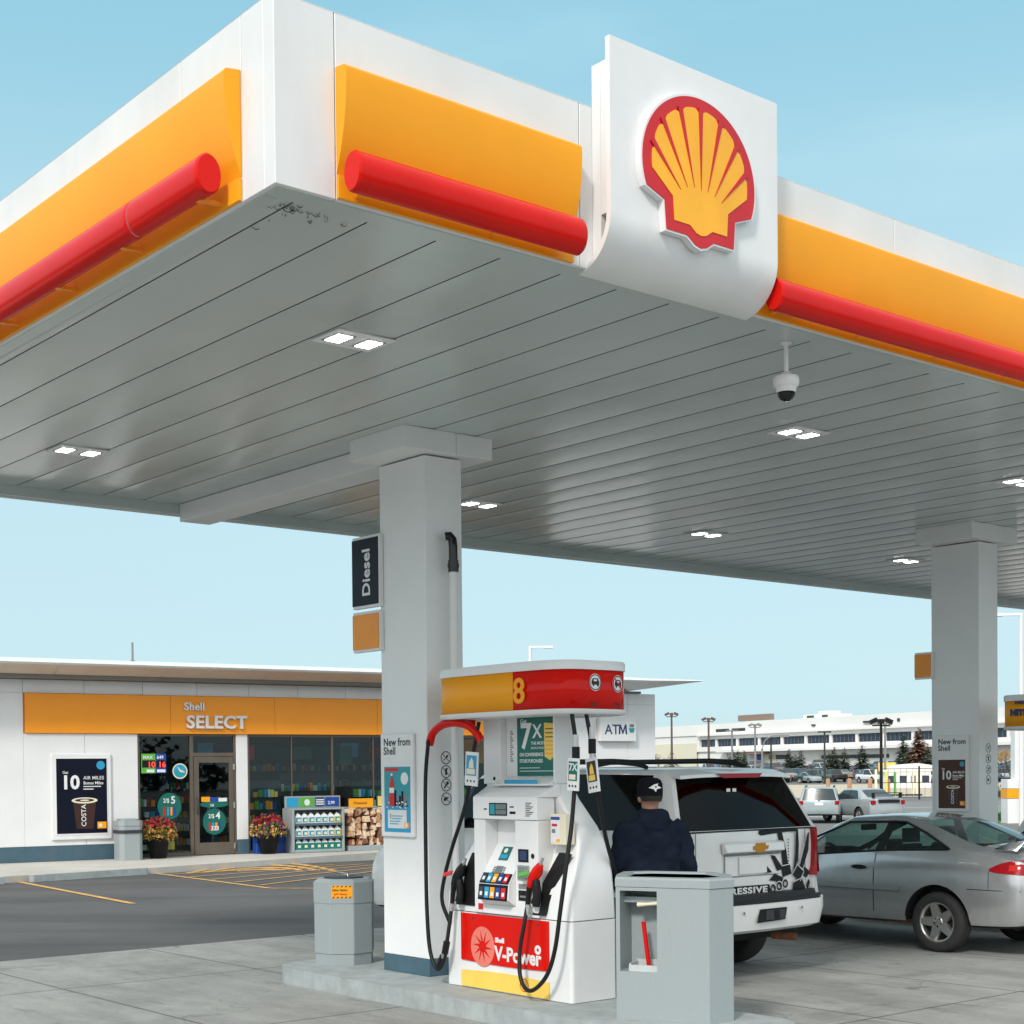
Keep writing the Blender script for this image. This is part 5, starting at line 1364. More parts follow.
# ---- silver coupe
cav = thing('silver_coupe', 'dusty silver two door coupe with trunk spoiler parked at right beside the far column', 'car', CW(6.42,-2.25,0), A, None)
cs = [(.03,.05,.05,.37,.90,.985,.66,.62,.56,-.10),
      (.10,.11,.11,.31,.95,1.05,.77,.72,.64,-.08),
      (.32,.32,.30,.29,.99,1.085,.835,.775,.67,-.05),
      (.70,.72,.62,.28,1.035,1.115,.855,.79,.66,-.06),
      (.78,.80,1.36,.28,1.045,1.355,.86,.79,.575,-.05),
      (.88,.90,1.56,.28,1.055,1.385,.86,.79,.58,0.),
      (1.66,1.70,1.68,.275,1.02,1.395,.86,.80,.585,0.),
      (1.80,1.82,1.78,.275,1.01,1.40,.86,.80,.585,0.),
      (2.40,2.45,2.30,.27,.965,1.375,.86,.80,.575,.05),
      (3.10,3.12,3.10,.27,.905,.985,.85,.785,.70,.18),
      (3.65,3.65,3.65,.27,.85,.93,.845,.77,.66,.12),
      (4.20,4.20,4.20,.25,.76,.83,.82,.73,.60,.08),
      (4.45,4.45,4.45,.24,.66,.72,.75,.66,.54,.05),
      (4.55,4.55,4.55,.27,.58,.64,.64,.58,.50,.03)]
cc = Car(cs, 3, .07, .06, .12)
parts = cc.build('paint_silver', side_glass=(5,7,8), pillar=(6,), wind=8, rear=3, wheels=((1.02,.315),(3.64,.315)), r_arch=.385, glassmat='car_glass'); attach(parts, cav)
add_wheels(cav, (1.02,3.64), 1.50, .312, .205, .195)
def cavpart(mb, name, m): return mb.build(name, m, cav)
for sx in (-1, 1):
    # wrap-round tail light
    ys = [.42,.36,.30,.24,.18,.12,.08,.045]
    mid = [.875,.885,.895,.90,.905,.905,.905,.905]; hh = [.012,.035,.05,.06,.068,.072,.074,.074]
    m1_ = cc.strip(ys,[m-h for m,h in zip(mid,hh)],[m+h for m,h in zip(mid,hh)],.006,sx); t1 = m1_.build('tail_light','lens_red',cav)
    m1_ = cc.strip([.22,.18,.14],[.87]*3,[.93]*3,.0085,sx); m1_.build('lamp','lens_bright',t1)
    ys = [-.005+.0*k for k in range(1)]
    q = MB()
    def capx(f): return .66*f
    q.add([(sx*(.30+.34*k/4), .05-.06*(1-((.30+.34*k/4)/.66)**2)-.006, z_) for z_ in (.83,.975) for k in range(5)],[(k,k+1,k+6,k+5) for k in range(4)],0); q.build('tail_light','lens_red',cav)
    m1_ = cc.strip([1.46,1.5,2.0,2.5,3.1],[.612]*5,[.665]*5,.020,sx); m1_.build('side_moulding','paint_silver',cav)
    m1_ = cc.strip([1.46,1.5,2.0,2.5,3.1],[.607]*5,[.613]*5,.008,sx); m1_.build('moulding_shadow_gap','trim_black',cav)
    m1_ = cc.strip([1.785,1.795],[.30,.30],[1.0,1.0],.002,sx,8); m1_.build('door_gap','trim_black',cav)
    m1_ = cc.strip([2.95,2.958],[.30,.30],[.90,.90],.002,sx,8); m1_.build('door_gap','trim_black',cav)
    m1_ = cc.strip([.36,.6,.75,1.0-.36],[.665]*4,[.672]*4,.002,sx,1) if False else cc.strip([.10,.3,.5,.66],[.668]*4,[.675]*4,.002,sx,1); m1_.build('bumper_gap','trim_black',cav)
    m1_ = cc.strip([.42,.425],[.68,.68],[.86,.86],.002,sx,3); m1_.build('bumper_gap','trim_black',cav)
    q = MB(); q.loft([[(sx*(.862+.012*k), 1.98+.10*cos(t_)*(1-.15*k), .845+.024*sin(t_)*(1-.2*k)) for t_ in [2*pi*i/16 for i in range(16)]] for k in range(2)]); q.build('door_handle','trim_black',cav)
    m1_ = cc.strip([1.28,1.45,1.75,2.3,3.0],[.285,.275,.272,.272,.272],[.33,.30,.285,.29,.285],.004,sx,1); m1_.build('rusty_sill_edge','rust',cav)
    q = MB(); q.box(sx*.90-.09,sx*.90+.09,2.72,2.86,.93,1.06); q.build('door_mirror','trim_black',cav,bevel=.03,seg=3)
    # black window surround
    q = MB(); pts = [(sx*.796,.92,1.062),(sx*.80,1.70,1.03),(sx*.805,2.45,.972),(sx*.793,3.08,.915)]; q.tube(pts,.010,n=6); q.build('window_trim','trim_black',cav)
    q = MB(); q.tube([(sx*.79,.90,1.065),(sx*.70,1.23,1.22),(sx*.60,1.55,1.325),(sx*.592,1.7,1.33),(sx*.590,2.28,1.312),(sx*.65,2.7,1.14),(sx*.755,3.06,.94)],.013,n=6); q.build('window_trim','trim_black',cav)
q = MB()   # rear spoiler
prof_ = [(-.0,1.13),(.16,1.145),(.20,1.155),(.16,1.165),(.0,1.158)]
q.loft([[(x_, .10+a_+.06*(abs(x_)/.6)**2*1.-.05, z_-.02*(abs(x_)/.62)**4) for a_, z_ in prof_] for x_ in [-.62+.124*k for k in range(11)]])
for sx in (-1,1): q.loft([[(sx*.62,.16,1.13),(sx*.62,.30,1.13),(sx*.62,.30,1.15),(sx*.62,.16,1.15)],[(sx*.68,.20,1.06),(sx*.68,.46,1.07),(sx*.68,.46,1.075),(sx*.68,.20,1.065)]])
q.build('spoiler','paint_silver',cav)
q = MB(); q.box(-.26,.26,-.04,-.02,.74,.85); q.build('number_plate','white_clean',cav)
# cabin
q = MB(); q.box(-.70,.70,1.0,3.2,.30,.34); q.box(-.68,.68,3.0,3.3,.55,.86); q.box(-.68,.68,.65,1.0,.4,.95); q.box(-.6,.6,1.0,1.25,.4,.88); q.build('cabin_floor','interior_dark',cav)
for sx in (-1,1):
    q = MB(); q.rbox(sx*.34-.24,sx*.34+.24,1.95,2.45,.34,.56,.06); q.add([(sx*.34-.23,1.90,.5),(sx*.34+.23,1.90,.5),(sx*.34+.2,1.66,1.08),(sx*.34-.2,1.66,1.08),(sx*.34-.23,2.04,.5),(sx*.34+.23,2.04,.5),(sx*.34+.2,1.75,1.08),(sx*.34-.2,1.75,1.08)],[(0,1,2,3),(4,7,6,5),(0,3,7,4),(1,5,6,2),(3,2,6,7)],0)
    q.rbox(sx*.34-.12,sx*.34+.12,1.63,1.73,1.10,1.25,.04); q.build('seat','interior_dark',cav,bevel=.02)
q = MB(); q.tube([(-.36+.18*cos(t_),2.72+.07*sin(t_),.88+.17*sin(t_)) for t_ in [2*pi*i/20 for i in range(21)]],.016,n=6); q.build('steering_wheel','interior_dark',cav)
q = MB(); q.box(-.13,.13,2.47,2.50,1.20,1.27); q.build('rear_view_mirror','trim_black',cav,bevel=.01)

# ---- white SUV
suv = thing('white_suv', 'white SUV with black tool graphics and wide dark rear window at the pump', 'car', CW(2.63,-1.42,0), A)
ss = [(.13,.13,.36,.46,1.365,1.875,.93,.925,.755,-.03),
      (.20,.20,.44,.45,1.365,1.90,.975,.955,.78,-.02),
      (.46,.46,.54,.45,1.365,1.915,1.0,.965,.79,0.),
      (1.70,1.72,1.70,.45,1.355,1.93,1.,.965,.795,0.),
      (1.82,1.83,1.80,.45,1.355,1.93,1.,.965,.795,0.),
      (2.52,2.54,2.50,.45,1.345,1.925,1.,.965,.795,0.),
      (2.64,2.66,2.62,.45,1.345,1.92,1.,.965,.795,0.),
      (3.20,3.22,3.00,.45,1.33,1.89,1.,.96,.785,.04),
      (3.76,3.80,3.78,.45,1.20,1.285,.99,.945,.83,.12),
      (4.35,4.35,4.35,.45,1.12,1.21,.985,.93,.80,.08),
      (4.68,4.68,4.68,.44,1.04,1.12,.95,.88,.74,.06),
      (4.80,4.80,4.80,.46,.97,1.04,.86,.80,.68,.04)]
sc_ = Car(ss, 3, .06, .035, .12)
parts = sc_.build('paint_white', side_glass=(2,4,6,7), pillar=(3,5), wind=7, cap_glass=True, wheels=((1.12,.40),(3.95,.40)), r_arch=.47, depth=.33); attach(parts, suv)
add_wheels(suv, (1.12,3.95), 1.72, .40, .225, .27, 6)
def sp(mb, name, m, **k): return mb.build(name, m, suv, **k)
# rear bumper with step
mb = MB()
def bring(z, y, w, r=.16, b=.05):
    pts = []; n = 10
    for k in range(n+1):
        f = -1+2*k/n; pts.append((f*(w-r), y-b*(1-f*f), z))
    for k in range(1, 6): a_ = k/5*pi/2; pts.append((w-r+r*sin(a_), y+r-r*cos(a_)+.0, z))
    pts += [(w, .55, z), (-w, .55, z)]
    for k in range(5, 0, -1): a_ = k/5*pi/2; pts.append((-(w-r+r*sin(a_)), y+r-r*cos(a_), z))
    return pts
mb.loft([bring(.44,.10,.93),bring(.47,.04,.98),bring(.62,.01,1.0),bring(.72,.01,1.0),bring(.735,.03,.995)],0,sm=True)
o = sp(mb,'rear_bumper','paint_white'); smooth_by_angle(o,40)
mb = MB(); mb.loft([[(x,y+.012,z) for x,y,z in bring(.736,.0,.90)],[(x,y+.012,z) for x,y,z in bring(.79,.02,.90)]],0,sm=False); mb.loft([[(x,y-.004,z) for x,y,z in bring(.705,.008,.97)],[(x,y-.004,z) for x,y,z in bring(.745,.012,.97)]],0,sm=False); sp(mb,'bumper_step','trim_black')
for sx in (-1,1):   # raised bumper ends under the lamps
    mb = MB(); mb.loft([[(sx*.84,.07,.735),(sx*.97,.12,.735),(sx*1.0,.40,.735),(sx*1.0,.5,.735),(sx*.84,.3,.735)],[(sx*.84,.08,.89),(sx*.95,.13,.89),(sx*.985,.40,.89),(sx*.985,.5,.89),(sx*.84,.3,.89)]],0,sm=False); sp(mb,'bumper_corner','paint_white',bevel=.01)
MV = T(0,.0,0)@FV
mb = MB(); mb.poly([(-.10,.535),(.285,.545),(.31,.655),(-.06,.655)],.048,0,MV); mb.slab(.02,.28,.555,.64,.048,.052,1,MV); mb.slab(.13,.20,.56,.635,.052,.056,0,MV); sp(mb,'hitch_recess',['black','dark_grey'])
mb = MB(); [mb.disc(x_,z_,.014,.052-(x_/1.0)**2*.05+.002,0,MV) for x_,z_ in ((-.27,.633),(.53,.636))]; sp(mb,'parking_sensor','mid_grey')
# tailgate plate housing, emblem and plate area (tailgate surface near y=.095)
mb = MB()
mb.add([(-.40,.088,1.15),(.40,.088,1.15),(.41,.088,1.25),(-.41,.088,1.25),(-.39,.035,1.165),(.39,.035,1.165),(.40,.055,1.24),(-.40,.055,1.24)],[(4,5,6,7),(0,1,5,4),(1,2,6,5),(2,3,7,6),(3,0,4,7)],0)
sp(mb,'plate_housing','paint_white',bevel=.01)
MG = T(0,.094,0)@FV
mb = MB(); z_ = .0
mb.slab(-.37,.38,1.13,1.147,.0,.006,1,MG); mb.slab(-.372,-.36,.95,1.14,.0,.006,1,MG); mb.slab(-.33,.36,.944,.952,.0,.006,1,MG); mb.slab(-.18,.19,.965,1.115,.001,.012,0,MG); sp(mb,'plate_recess',['paint_white','mid_grey'],bevel=.002,seg=1)
mb = MB(); mb.prism([(-.05,1.18),(-.015,1.18),(-.01,1.155),(.105,1.155),(.11,1.18),(.15,1.185),(.16,1.215),(.12,1.212),(.115,1.24),(0,1.24),(-.005,1.215),(-.04,1.213)],.045,.058,0,T(.0,.09,0)@FV); sp(mb,'emblem',mat('gold',(.55,.25,.03),.3,metal=.6),bevel=.002)
# black graphic on the gate
G = {'bar':[(.095,1.347),(.425,1.350),(.638,1.346),(.638,1.324),(.502,1.326),(.311,1.316),(.122,1.301),(.089,1.319)],
'b1':[(.349,1.320),(.41,1.322),(.47,1.15),(.495,1.028),(.422,1.012),(.41,1.12)],'b2':[(.612,1.325),(.638,1.325),(.648,1.2),(.636,1.052),(.575,.974),(.600,1.12)],
'b3':[(.775,1.30),(.795,1.31),(.785,1.15),(.703,.98),(.655,1.00),(.72,1.14)],'s1':[(.256,1.119),(.309,1.111),(.422,.993),(.345,.972)],'s2':[(.158,1.056),(.27,.964),(.166,.959)],
'j1':[(.403,1.010),(.519,1.022),(.537,.938),(.421,.912)],'j2':[(.552,.937),(.616,1.015),(.705,.954),(.653,.869)],'j3':[(.725,.995),(.80,.945),(.752,.889),(.700,.917)],
'j4':[(.231,.891),(.307,.949),(.421,.908),(.402,.87)],'k1':[(.575,.862),(.68,.90),(.731,.79),(.555,.785)],'k2':[(.735,.795),(.781,.875),(.80,.85),(.775,.79)]}
mb = MB()
for i, (k, p) in enumerate(G.items()): mb.prism(p,.0,.003+.0004*i,0,MG)
for k in range(3):
    cx_, cz_ = .275+.085*k, .815+.018*k
    mb.ring(cx_,cz_,.022,.040,.009,0,MG,n=20); mb.ring(cx_,cz_,.040,.047,.0095,1,MG,n=20)
for a_, b_ in (((.40,1.015),(.52,1.03)),((.42,.905),(.54,.93)),((.545,.935),(.62,1.02)),((.62,1.02),(.71,.955)),((.56,.86),(.70,.90)),((.71,.90),(.74,.79)),((.66,.865),(.71,.95))):
    a_ = Vector(a_); b_ = Vector(b_); d_ = (b_-a_).normalized(); q_ = Vector((-d_.y,d_.x))*.0035; mb.poly([tuple(a_-q_),tuple(b_-q_),tuple(b_+q_),tuple(a_+q_)],.010,1,MG)
for k in range(9): mb.rect(.70-.008*k+.006,.716-.008*k+.006,1.20-.022*k,1.212-.022*k,.0102,1,MG) ; mb.disc(.497-.004*k*.0,1.03+.028*k,.008,.004,0,MG,n=8)
for k in range(14): mb.rect(.27+.036*k,.285+.036*k,.768+.006*((k*5)%3),.778+.006*((k*5)%3),.008,0,MG)
sp(mb,'tool_graphic',['black','white_clean'])
mb = MB(); mb.prism([(-.78,.775),(.225,.775),(.235,.80),(.215,.858),(-.78,.862)],.0,.014,0,MG); put_text(mb,'AGGRESSIVE',.076,MG@T(.19,.792,.0145),1,extrude=.001,bold=.003,align='RIGHT',spacing=1.12,sx=1.75); sp(mb,'slogan_plate',['black','white_clean'])
for sx in (-1,1):
    mb = MB(); mb.slab(sx*.735-.004,sx*.735+.004,.80,1.345,0,.004,0,MG); sp(mb,'gate_gap','mid_grey')
mb = MB(); mb.tube([(-.90,.118,1.352),(-.5,.108,1.354),(0,.10,1.355),(.5,.108,1.354),(.90,.118,1.352)],.008,n=6); sp(mb,'window_seal','trim_black')
# lamps
for sx in (-1,1):
    mb = MB(); M_ = MG if True else 0
    pts = [(.81,.915),(.93,.905),(.955,.93),(.968,1.15),(.93,1.34),(.845,1.36),(.865,1.2),(.85,1.0)]
    y_ = .11
    f_ = [(sx*x_, .145+max(0,(x_-.88))*.35, z__) for x_, z__ in pts]; f0_ = [(sx*x_*1.008, .082+max(0,(x_-.88))*.6, z__) for x_, z__ in pts]
    mb.loft([f_, f0_] if sx > 0 else [f_[::-1], f0_[::-1]],0,sm=False)
    side_ = [(sx*.968,.12,.93),(sx*.972,.24,.95),(sx*.975,.26,1.3),(sx*.95,.14,1.36)]; mb.add([(p[0]+sx*.012,p[1],p[2]) for p in side_],[(0,1,2,3)],0)
    sp(mb,'tail_light','lens_red',bevel=.012)
mb = MB(); mb.add([(-.30,.225,1.865),(.30,.225,1.865),(.24,.215,1.825),(-.24,.215,1.825),(-.30,.30,1.86),(.30,.30,1.86),(.24,.30,1.83),(-.24,.30,1.83)],[(0,1,2,3),(0,4,5,1),(3,2,6,7)],0); sp(mb,'brake_light','lens_red')
mb = MB()
mb.loft([[(x_, .24+.02*(x_/.75)**2, 1.835-.02*(abs(x_)/.78)**3), (x_, .25+.02*(x_/.75)**2, 1.865-.02*(abs(x_)/.78)**3),(x_,.48,1.915-.02*(abs(x_)/.78)**3),(x_,.46,1.86-.02*(abs(x_)/.78)**3)] for x_ in [-.74+.148*k for k in range(11)]]); o = sp(mb,'roof_spoiler','paint_white'); smooth_by_angle(o,40)
for sx in (-1,1):
    mb = MB(); mb.tube([(sx*.66,.75,1.925),(sx*.66,.88,1.965),(sx*.66,1.2,1.985),(sx*.66,2.6,1.985),(sx*.66,2.85,1.96),(sx*.66,2.95,1.92)],[.018,.03,.026,.026,.03,.018],n=8); sp(mb,'roof_rail','trim_black')
    mb = MB(); mb.box(sx*1.09-.12,sx*1.09+.12,3.05,3.17,1.30,1.50); sp(mb,'door_mirror','paint_white',bevel=.04,seg=3)
    for y_ in (2.58,1.74): m1_ = sc_.strip([y_,y_+.008],[.47]*2,[1.33]*2,.002,sx,8); sp(m1_,'door_gap','mid_grey')
    mb = MB(); [mb.box(sx*1.005-.012,sx*1.005+.012,y_,y_+.2,1.13,1.17) for y_ in (1.9,2.72)]; sp(mb,'door_handle','paint_white',bevel=.008)
mb = MB(); mb.box(-.86,.86,.30,.34,.50,1.5); mb.box(-.70,.70,.9,1.0,.5,1.45); [mb.rbox(x_-.26,x_+.26,2.1,2.25,.8,1.55,.05) for x_ in (-.4,.4)]; [mb.rbox(x_-.12,x_+.12,2.12,2.22,1.58,1.74,.03) for x_ in (-.4,.4)]; [mb.rbox(x_-.12,x_+.12,1.0,1.08,1.45,1.6,.03) for x_ in (-.5,.5)]; sp(mb,'seats','interior_dark')
mb = MB(); mb.box(-.8,.8,.55,4.6,.30,.46); mb.tube([(.5,.3,.36),(.62,.1,.35)],.035,1); mb.tube([(-.7,1.12,.38),(.7,1.12,.38)],.06,0); sp(mb,'underbody',['underbody','rust'])
mb = MB(); mb.rect(-.165,-.115,1.70,1.73,0,0,T(0,.245,0)@FV); mb.rect(-.085,-.035,1.70,1.73,0,0,T(0,.245,0)@FV); sp(mb,'window_sticker','white_clean')

# ---- generic cars for the distance
def kind_stations(kind):
    if kind == 'sedan':
        return [(.03,.05,.05,.35,.92,1.0,.70,.66,.60,-.08),(.15,.15,.15,.30,.97,1.07,.82,.77,.68,-.05),(.62,.64,.58,.28,1.0,1.09,.87,.80,.67,-.05),(.72,.78,1.20,.28,1.0,1.38,.88,.81,.60,-.05),(1.0,1.05,1.42,.28,1.0,1.42,.88,.81,.61,0),(1.9,1.92,1.88,.28,.98,1.44,.88,.81,.62,0),(1.98,2.,1.96,.28,.98,1.44,.88,.81,.62,0),(2.75,2.8,2.55,.28,.95,1.42,.88,.81,.61,.04),(3.35,3.38,3.36,.28,.92,.99,.87,.80,.70,.15),(4.2,4.2,4.2,.27,.80,.86,.83,.75,.62,.1),(4.5,4.5,4.5,.26,.64,.70,.72,.64,.52,.04)], dict(side_glass=(4,6,7),pillar=(5,),wind=7,rear=2), (.95,3.65), .31
    if kind == 'suv':
        return [(.05,.08,.22,.42,1.10,1.66,.80,.78,.64,-.03),(.15,.18,.32,.38,1.10,1.70,.87,.83,.68,-.02),(.40,.42,.46,.36,1.08,1.72,.90,.84,.69,0),(1.4,1.42,1.38,.36,1.06,1.73,.9,.84,.69,0),(1.5,1.52,1.48,.36,1.06,1.73,.9,.84,.69,0),(2.35,2.38,2.30,.36,1.04,1.72,.9,.84,.68,0),(2.45,2.48,2.40,.36,1.04,1.72,.9,.84,.68,0),(3.0,3.05,2.75,.36,1.02,1.68,.9,.83,.67,.04),(3.45,3.5,3.48,.36,.98,1.06,.89,.82,.72,.12),(4.25,4.25,4.25,.36,.88,.95,.86,.78,.66,.08),(4.5,4.5,4.5,.38,.74,.80,.76,.70,.6,.04)], dict(side_glass=(2,4,6,7),pillar=(3,5),wind=7,cap_glass=True), (.9,3.6), .35
    if kind == 'pickup':
        return [(.05,.05,.05,.55,1.05,1.11,.88,.86,.80,-.02),(.15,.15,.15,.48,1.05,1.12,.93,.89,.82,0),(1.75,1.75,1.75,.45,1.05,1.12,.95,.89,.82,0),(1.85,1.87,1.95,.45,1.08,1.74,.95,.88,.68,-.02),(1.95,1.97,2.05,.45,1.08,1.77,.95,.88,.69,0),(2.75,2.77,2.72,.45,1.07,1.78,.95,.88,.7,0),(2.85,2.87,2.82,.45,1.07,1.78,.95,.88,.7,0),(3.55,3.6,3.3,.45,1.05,1.75,.95,.88,.69,.03),(4.05,4.1,4.08,.45,1.02,1.10,.94,.87,.77,.1),(5.0,5.0,5.0,.44,.97,1.04,.92,.84,.74,.06),(5.3,5.3,5.3,.48,.88,.94,.84,.78,.68,.03)], dict(side_glass=(4,6,7),pillar=(5,),wind=7,rear=2), (1.1,4.4), .38
FARK = {}
def far_car(kind, paint, parts=True):
    key = (kind, paint, parts)
    if key not in FARK:
        st, kw, ax, r_ = kind_stations(kind); c = Car(st, 2 if parts else 1, .07)
        root = empty(kind)
        out = c.build(paint, wheels=tuple((a, r_) for a in ax), r_arch=r_*1.22, depth=.3, glassmat='far_glass', far=not parts, **kw); attach(out, root)
        if parts:
            add_wheels(root, ax, c.st[3][6]*2-.22, r_, r_*.64, .2)
            for sx in (-1,1):
                y0_ = st[0][0]; w_ = st[1][6]; zt_ = st[1][4]
                q = MB(); q.box(sx*(w_-.12)-.09,sx*(w_-.12)+.09,y0_-.03,y0_+.14,zt_-.20,zt_-.02); q.build('tail_light','lens_red',root,bevel=.02)
                q = MB(); yf = st[-1][0]; wf_ = st[-1][6]; zf = st[-1][4]; q.box(sx*(wf_-.12)-.12,sx*(wf_-.12)+.12,yf-.10,yf+.03,zf-.06,zf+.04); q.build('headlight','chrome',root,bevel=.02)
        else:
            q = MB()
            for a in ax:
                for sx in (-1,1): q.cyl(0,0,r_,-.1,.1,0,T(sx*(c.st[3][6]-.12),a,r_)@RY(pi/2),n=16); q.cyl(0,0,r_*.6,-.105,.105,1,T(sx*(c.st[3][6]-.12),a,r_)@RY(pi/2),n=12)
            for sx in (-1,1): q.box(sx*(st[0][6]-.1)-.08,sx*(st[0][6]-.1)+.08,st[0][0]-.03,st[0][0]+.1,st[0][4]-.2,st[0][4]-.05,2)
            wb = q.build('w',['tyre','alloy','lens_red'])
            # one mesh: join wheels to the body
            b = out['body']; mbx = MB()
            for src, base in ((b,0),(wb,4)):
                idx = len(mbx.v); mbx.v += [v.co.copy() for v in src.data.vertices]
                for p in src.data.polygons: mbx.f.append([idx+i for i in p.vertices]); mbx.m.append(p.material_index+base); mbx.s.append(True)
            bpy.data.objects.remove(root); root = mbx.build(kind, [paint,'trim_black','underbody','far_glass','tyre','alloy','lens_red']); smooth_by_angle(root, 30)
            bpy.data.objects.remove(b); bpy.data.objects.remove(wb)
        FARK[key] = [root, False]
    e_ = FARK[key]
    if not e_[1]: e_[1] = True; return e_[0]
    if parts: return copy_tree(e_[0])
    c = e_[0].copy(); col.objects.link(c); return c
def place_car(kind, paint, name, label, x, y, heading, group=None, parts=True, z=None, scale=1.):
    o = far_car(kind, paint, parts); o.name = name; o.location = (x, y, (gz(y) if z is None else z)); o.rotation_euler = (0,0,radians(heading-90)); o.scale = (scale,)*3
    tag(o, label, 'car'); 
    if group: o['group'] = group
    return o
# mid distance: silver wagon and silver coupe with rear wing
wg = place_car('suv','paint_iceblue','silver_wagon','pale silver wagon seen from behind just past the white SUV',13.55,63.5,76)
wg.scale = (.98,1.,.88)
q = MB(); q.box(-.18,.18,.0,.03,.86,1.0); q.build('number_plate','white_clean',wg); 
for sx in (-1,1): q = MB(); q.tube([(sx*.6,.6,1.73),(sx*.6,.75,1.78),(sx*.6,2.2,1.78),(sx*.6,2.4,1.72)],.025,n=6); q.build('roof_rail','trim_black',wg)
q = MB(); q.box(-.28,.28,.14,.19,1.16,1.19); q.build('wiper','trim_black',wg)
q = MB(); q.disc(0,0,.05,0,0,T(0,.03,1.09)@FV,ry=.03); q.build('badge','chrome',wg)
sg = place_car('sedan','paint_pale','silver_sports_coupe','silver sports coupe with dark raised rear wing past the wagon',16.5,63.6,108)
q = MB(); q.box(-.68,.68,.02,.24,1.24,1.27); q.box(-.68,-.63,.05,.25,1.05,1.24); q.box(.63,.68,.05,.25,1.05,1.24); q.build('rear_wing','trim_black',sg,bevel=.01)
q = MB(); q.box(-.5,.5,-.06,-.02,.84,.97); q.build('rear_panel','trim_black',sg)
# front row of the far car park
P_ = 'cars parked in the far car park'
rows = [('pickup','paint_green','dark green pickup truck at the front of the far car park',44.6,199.5,150),
 ('pickup','paint_white','white crew cab pickup nosing towards the road beside the green truck',47.3,196.,-75),
 ('suv','paint_grey','grey green SUV beside the white pickup in the far car park',50.6,199.,-62),
 ('sedan','paint_beige','small pale beige car in front of the grey green SUV',53.2,196.5,-20),
 ('suv','paint_pale','pale SUV partly behind the lamp post in the far car park',56.,202.,-70),
 ('sedan','paint_iceblue','pale blue car left of the dark green pickup',41.,203.,-75),
 ('sedan','paint_dark','dark car at the far right behind the fence',62.,201.,-80),
 ('suv','paint_blue','dark blue SUV at the far right behind the fence',65.,203.,-80),
 ('pickup','paint_pale','silver pickup seen in the gap right of the far column',69.5,201.,190)]
for k_, p_, lb, x_, y_, h_ in rows: place_car(k_, p_, 'parked_car', lb, x_, y_, h_, P_)
rr = random.Random(21)
cl = [('paint_white','white'),('paint_grey','grey'),('paint_dark','black'),('paint_blue','dark blue'),('paint_pale','silver'),('paint_red','dark red'),('paint_tan','tan')]
for j, yy in enumerate((205.5, 214, 226, 240, 257)):
    x_ = 24 + j*3
    while x_ < .36*yy+2:
        if rr.random() < .95:
            k_ = rr.choice(['sedan','sedan','suv','pickup']); c_, n_c = rr.choice(cl); 
            kn = {'sedan':'car','suv':'SUV','pickup':'pickup truck'}[k_]
            rown = ['second','third','fourth','fifth','rearmost'][j]
            place_car(k_, c_, 'distant_car', '%s %s in the %s row of the far car park' % (n_c, kn, rown), x_, yy+rr.uniform(-.6,.6), rr.choice([-80,100])+rr.uniform(-4,4), '%s %ss in the %s row of the far car park' % (n_c, kn, rown), parts=False)
        x_ += 2.55
# ---------------------------------------------------------------- person at the SUV
def skin_mesh(name, verts, edges, mat_, sub=2, root=0):
    me = bpy.data.meshes.new(name); me.from_pydata([v[:3] for v in verts], edges, []); o = bpy.data.objects.new(name, me); col.objects.link(o)
    md = o.modifiers.new('s','SKIN'); md.use_smooth_shade = True
    sv = me.skin_vertices[0].data
    for i, v in enumerate(verts):
        r = v[3]; sv[i].radius = r if isinstance(r, tuple) else (r, r)
        sv[i].use_root = (i == root)
    m2_ = o.modifiers.new('d','SUBSURF'); m2_.levels = sub; m2_.render_levels = sub
    dg = bpy.context.evaluated_depsgraph_get(); dg.update()
    nm = bpy.data.meshes.new_from_object(o.evaluated_get(dg)); bpy.data.objects.remove(o)
    nm.materials.clear(); nm.materials.append(MATS[mat_])
    for p in nm.polygons: p.use_smooth = True; p.material_index = 0
    o = bpy.data.objects.new(name, nm); col.objects.link(o); return o
pr = thing('person', 'person in navy hoodie and black cap refuelling the white SUV, seen from behind', 'person', CW(.74,-1.93,0), radians(8))
V_ = []; E_ = []
def chain(pts, start=None):
    last = start
    for p in pts:
        V_.append(p); i = len(V_)-1
        if last is not None: E_.append((last, i))
        last = i
    return last
pel = chain([(0,0,.97,.135)])
ch = chain([(0,-.01,1.15,.11),(0,-.015,1.34,.115)], pel)
nk = chain([(0,-.005,1.50,.075),(0,.01,1.58,.058)], ch)
hd = chain([(0,.02,1.645,.083),(0,.02,1.71,.095),(0,.02,1.765,.075)], nk)
chain([(0,.12,1.655,.018)], hd-1)        # nose
for sx in (-1,1): chain([(sx*.092,.01,1.665,.02)], hd-1)
hands = {}
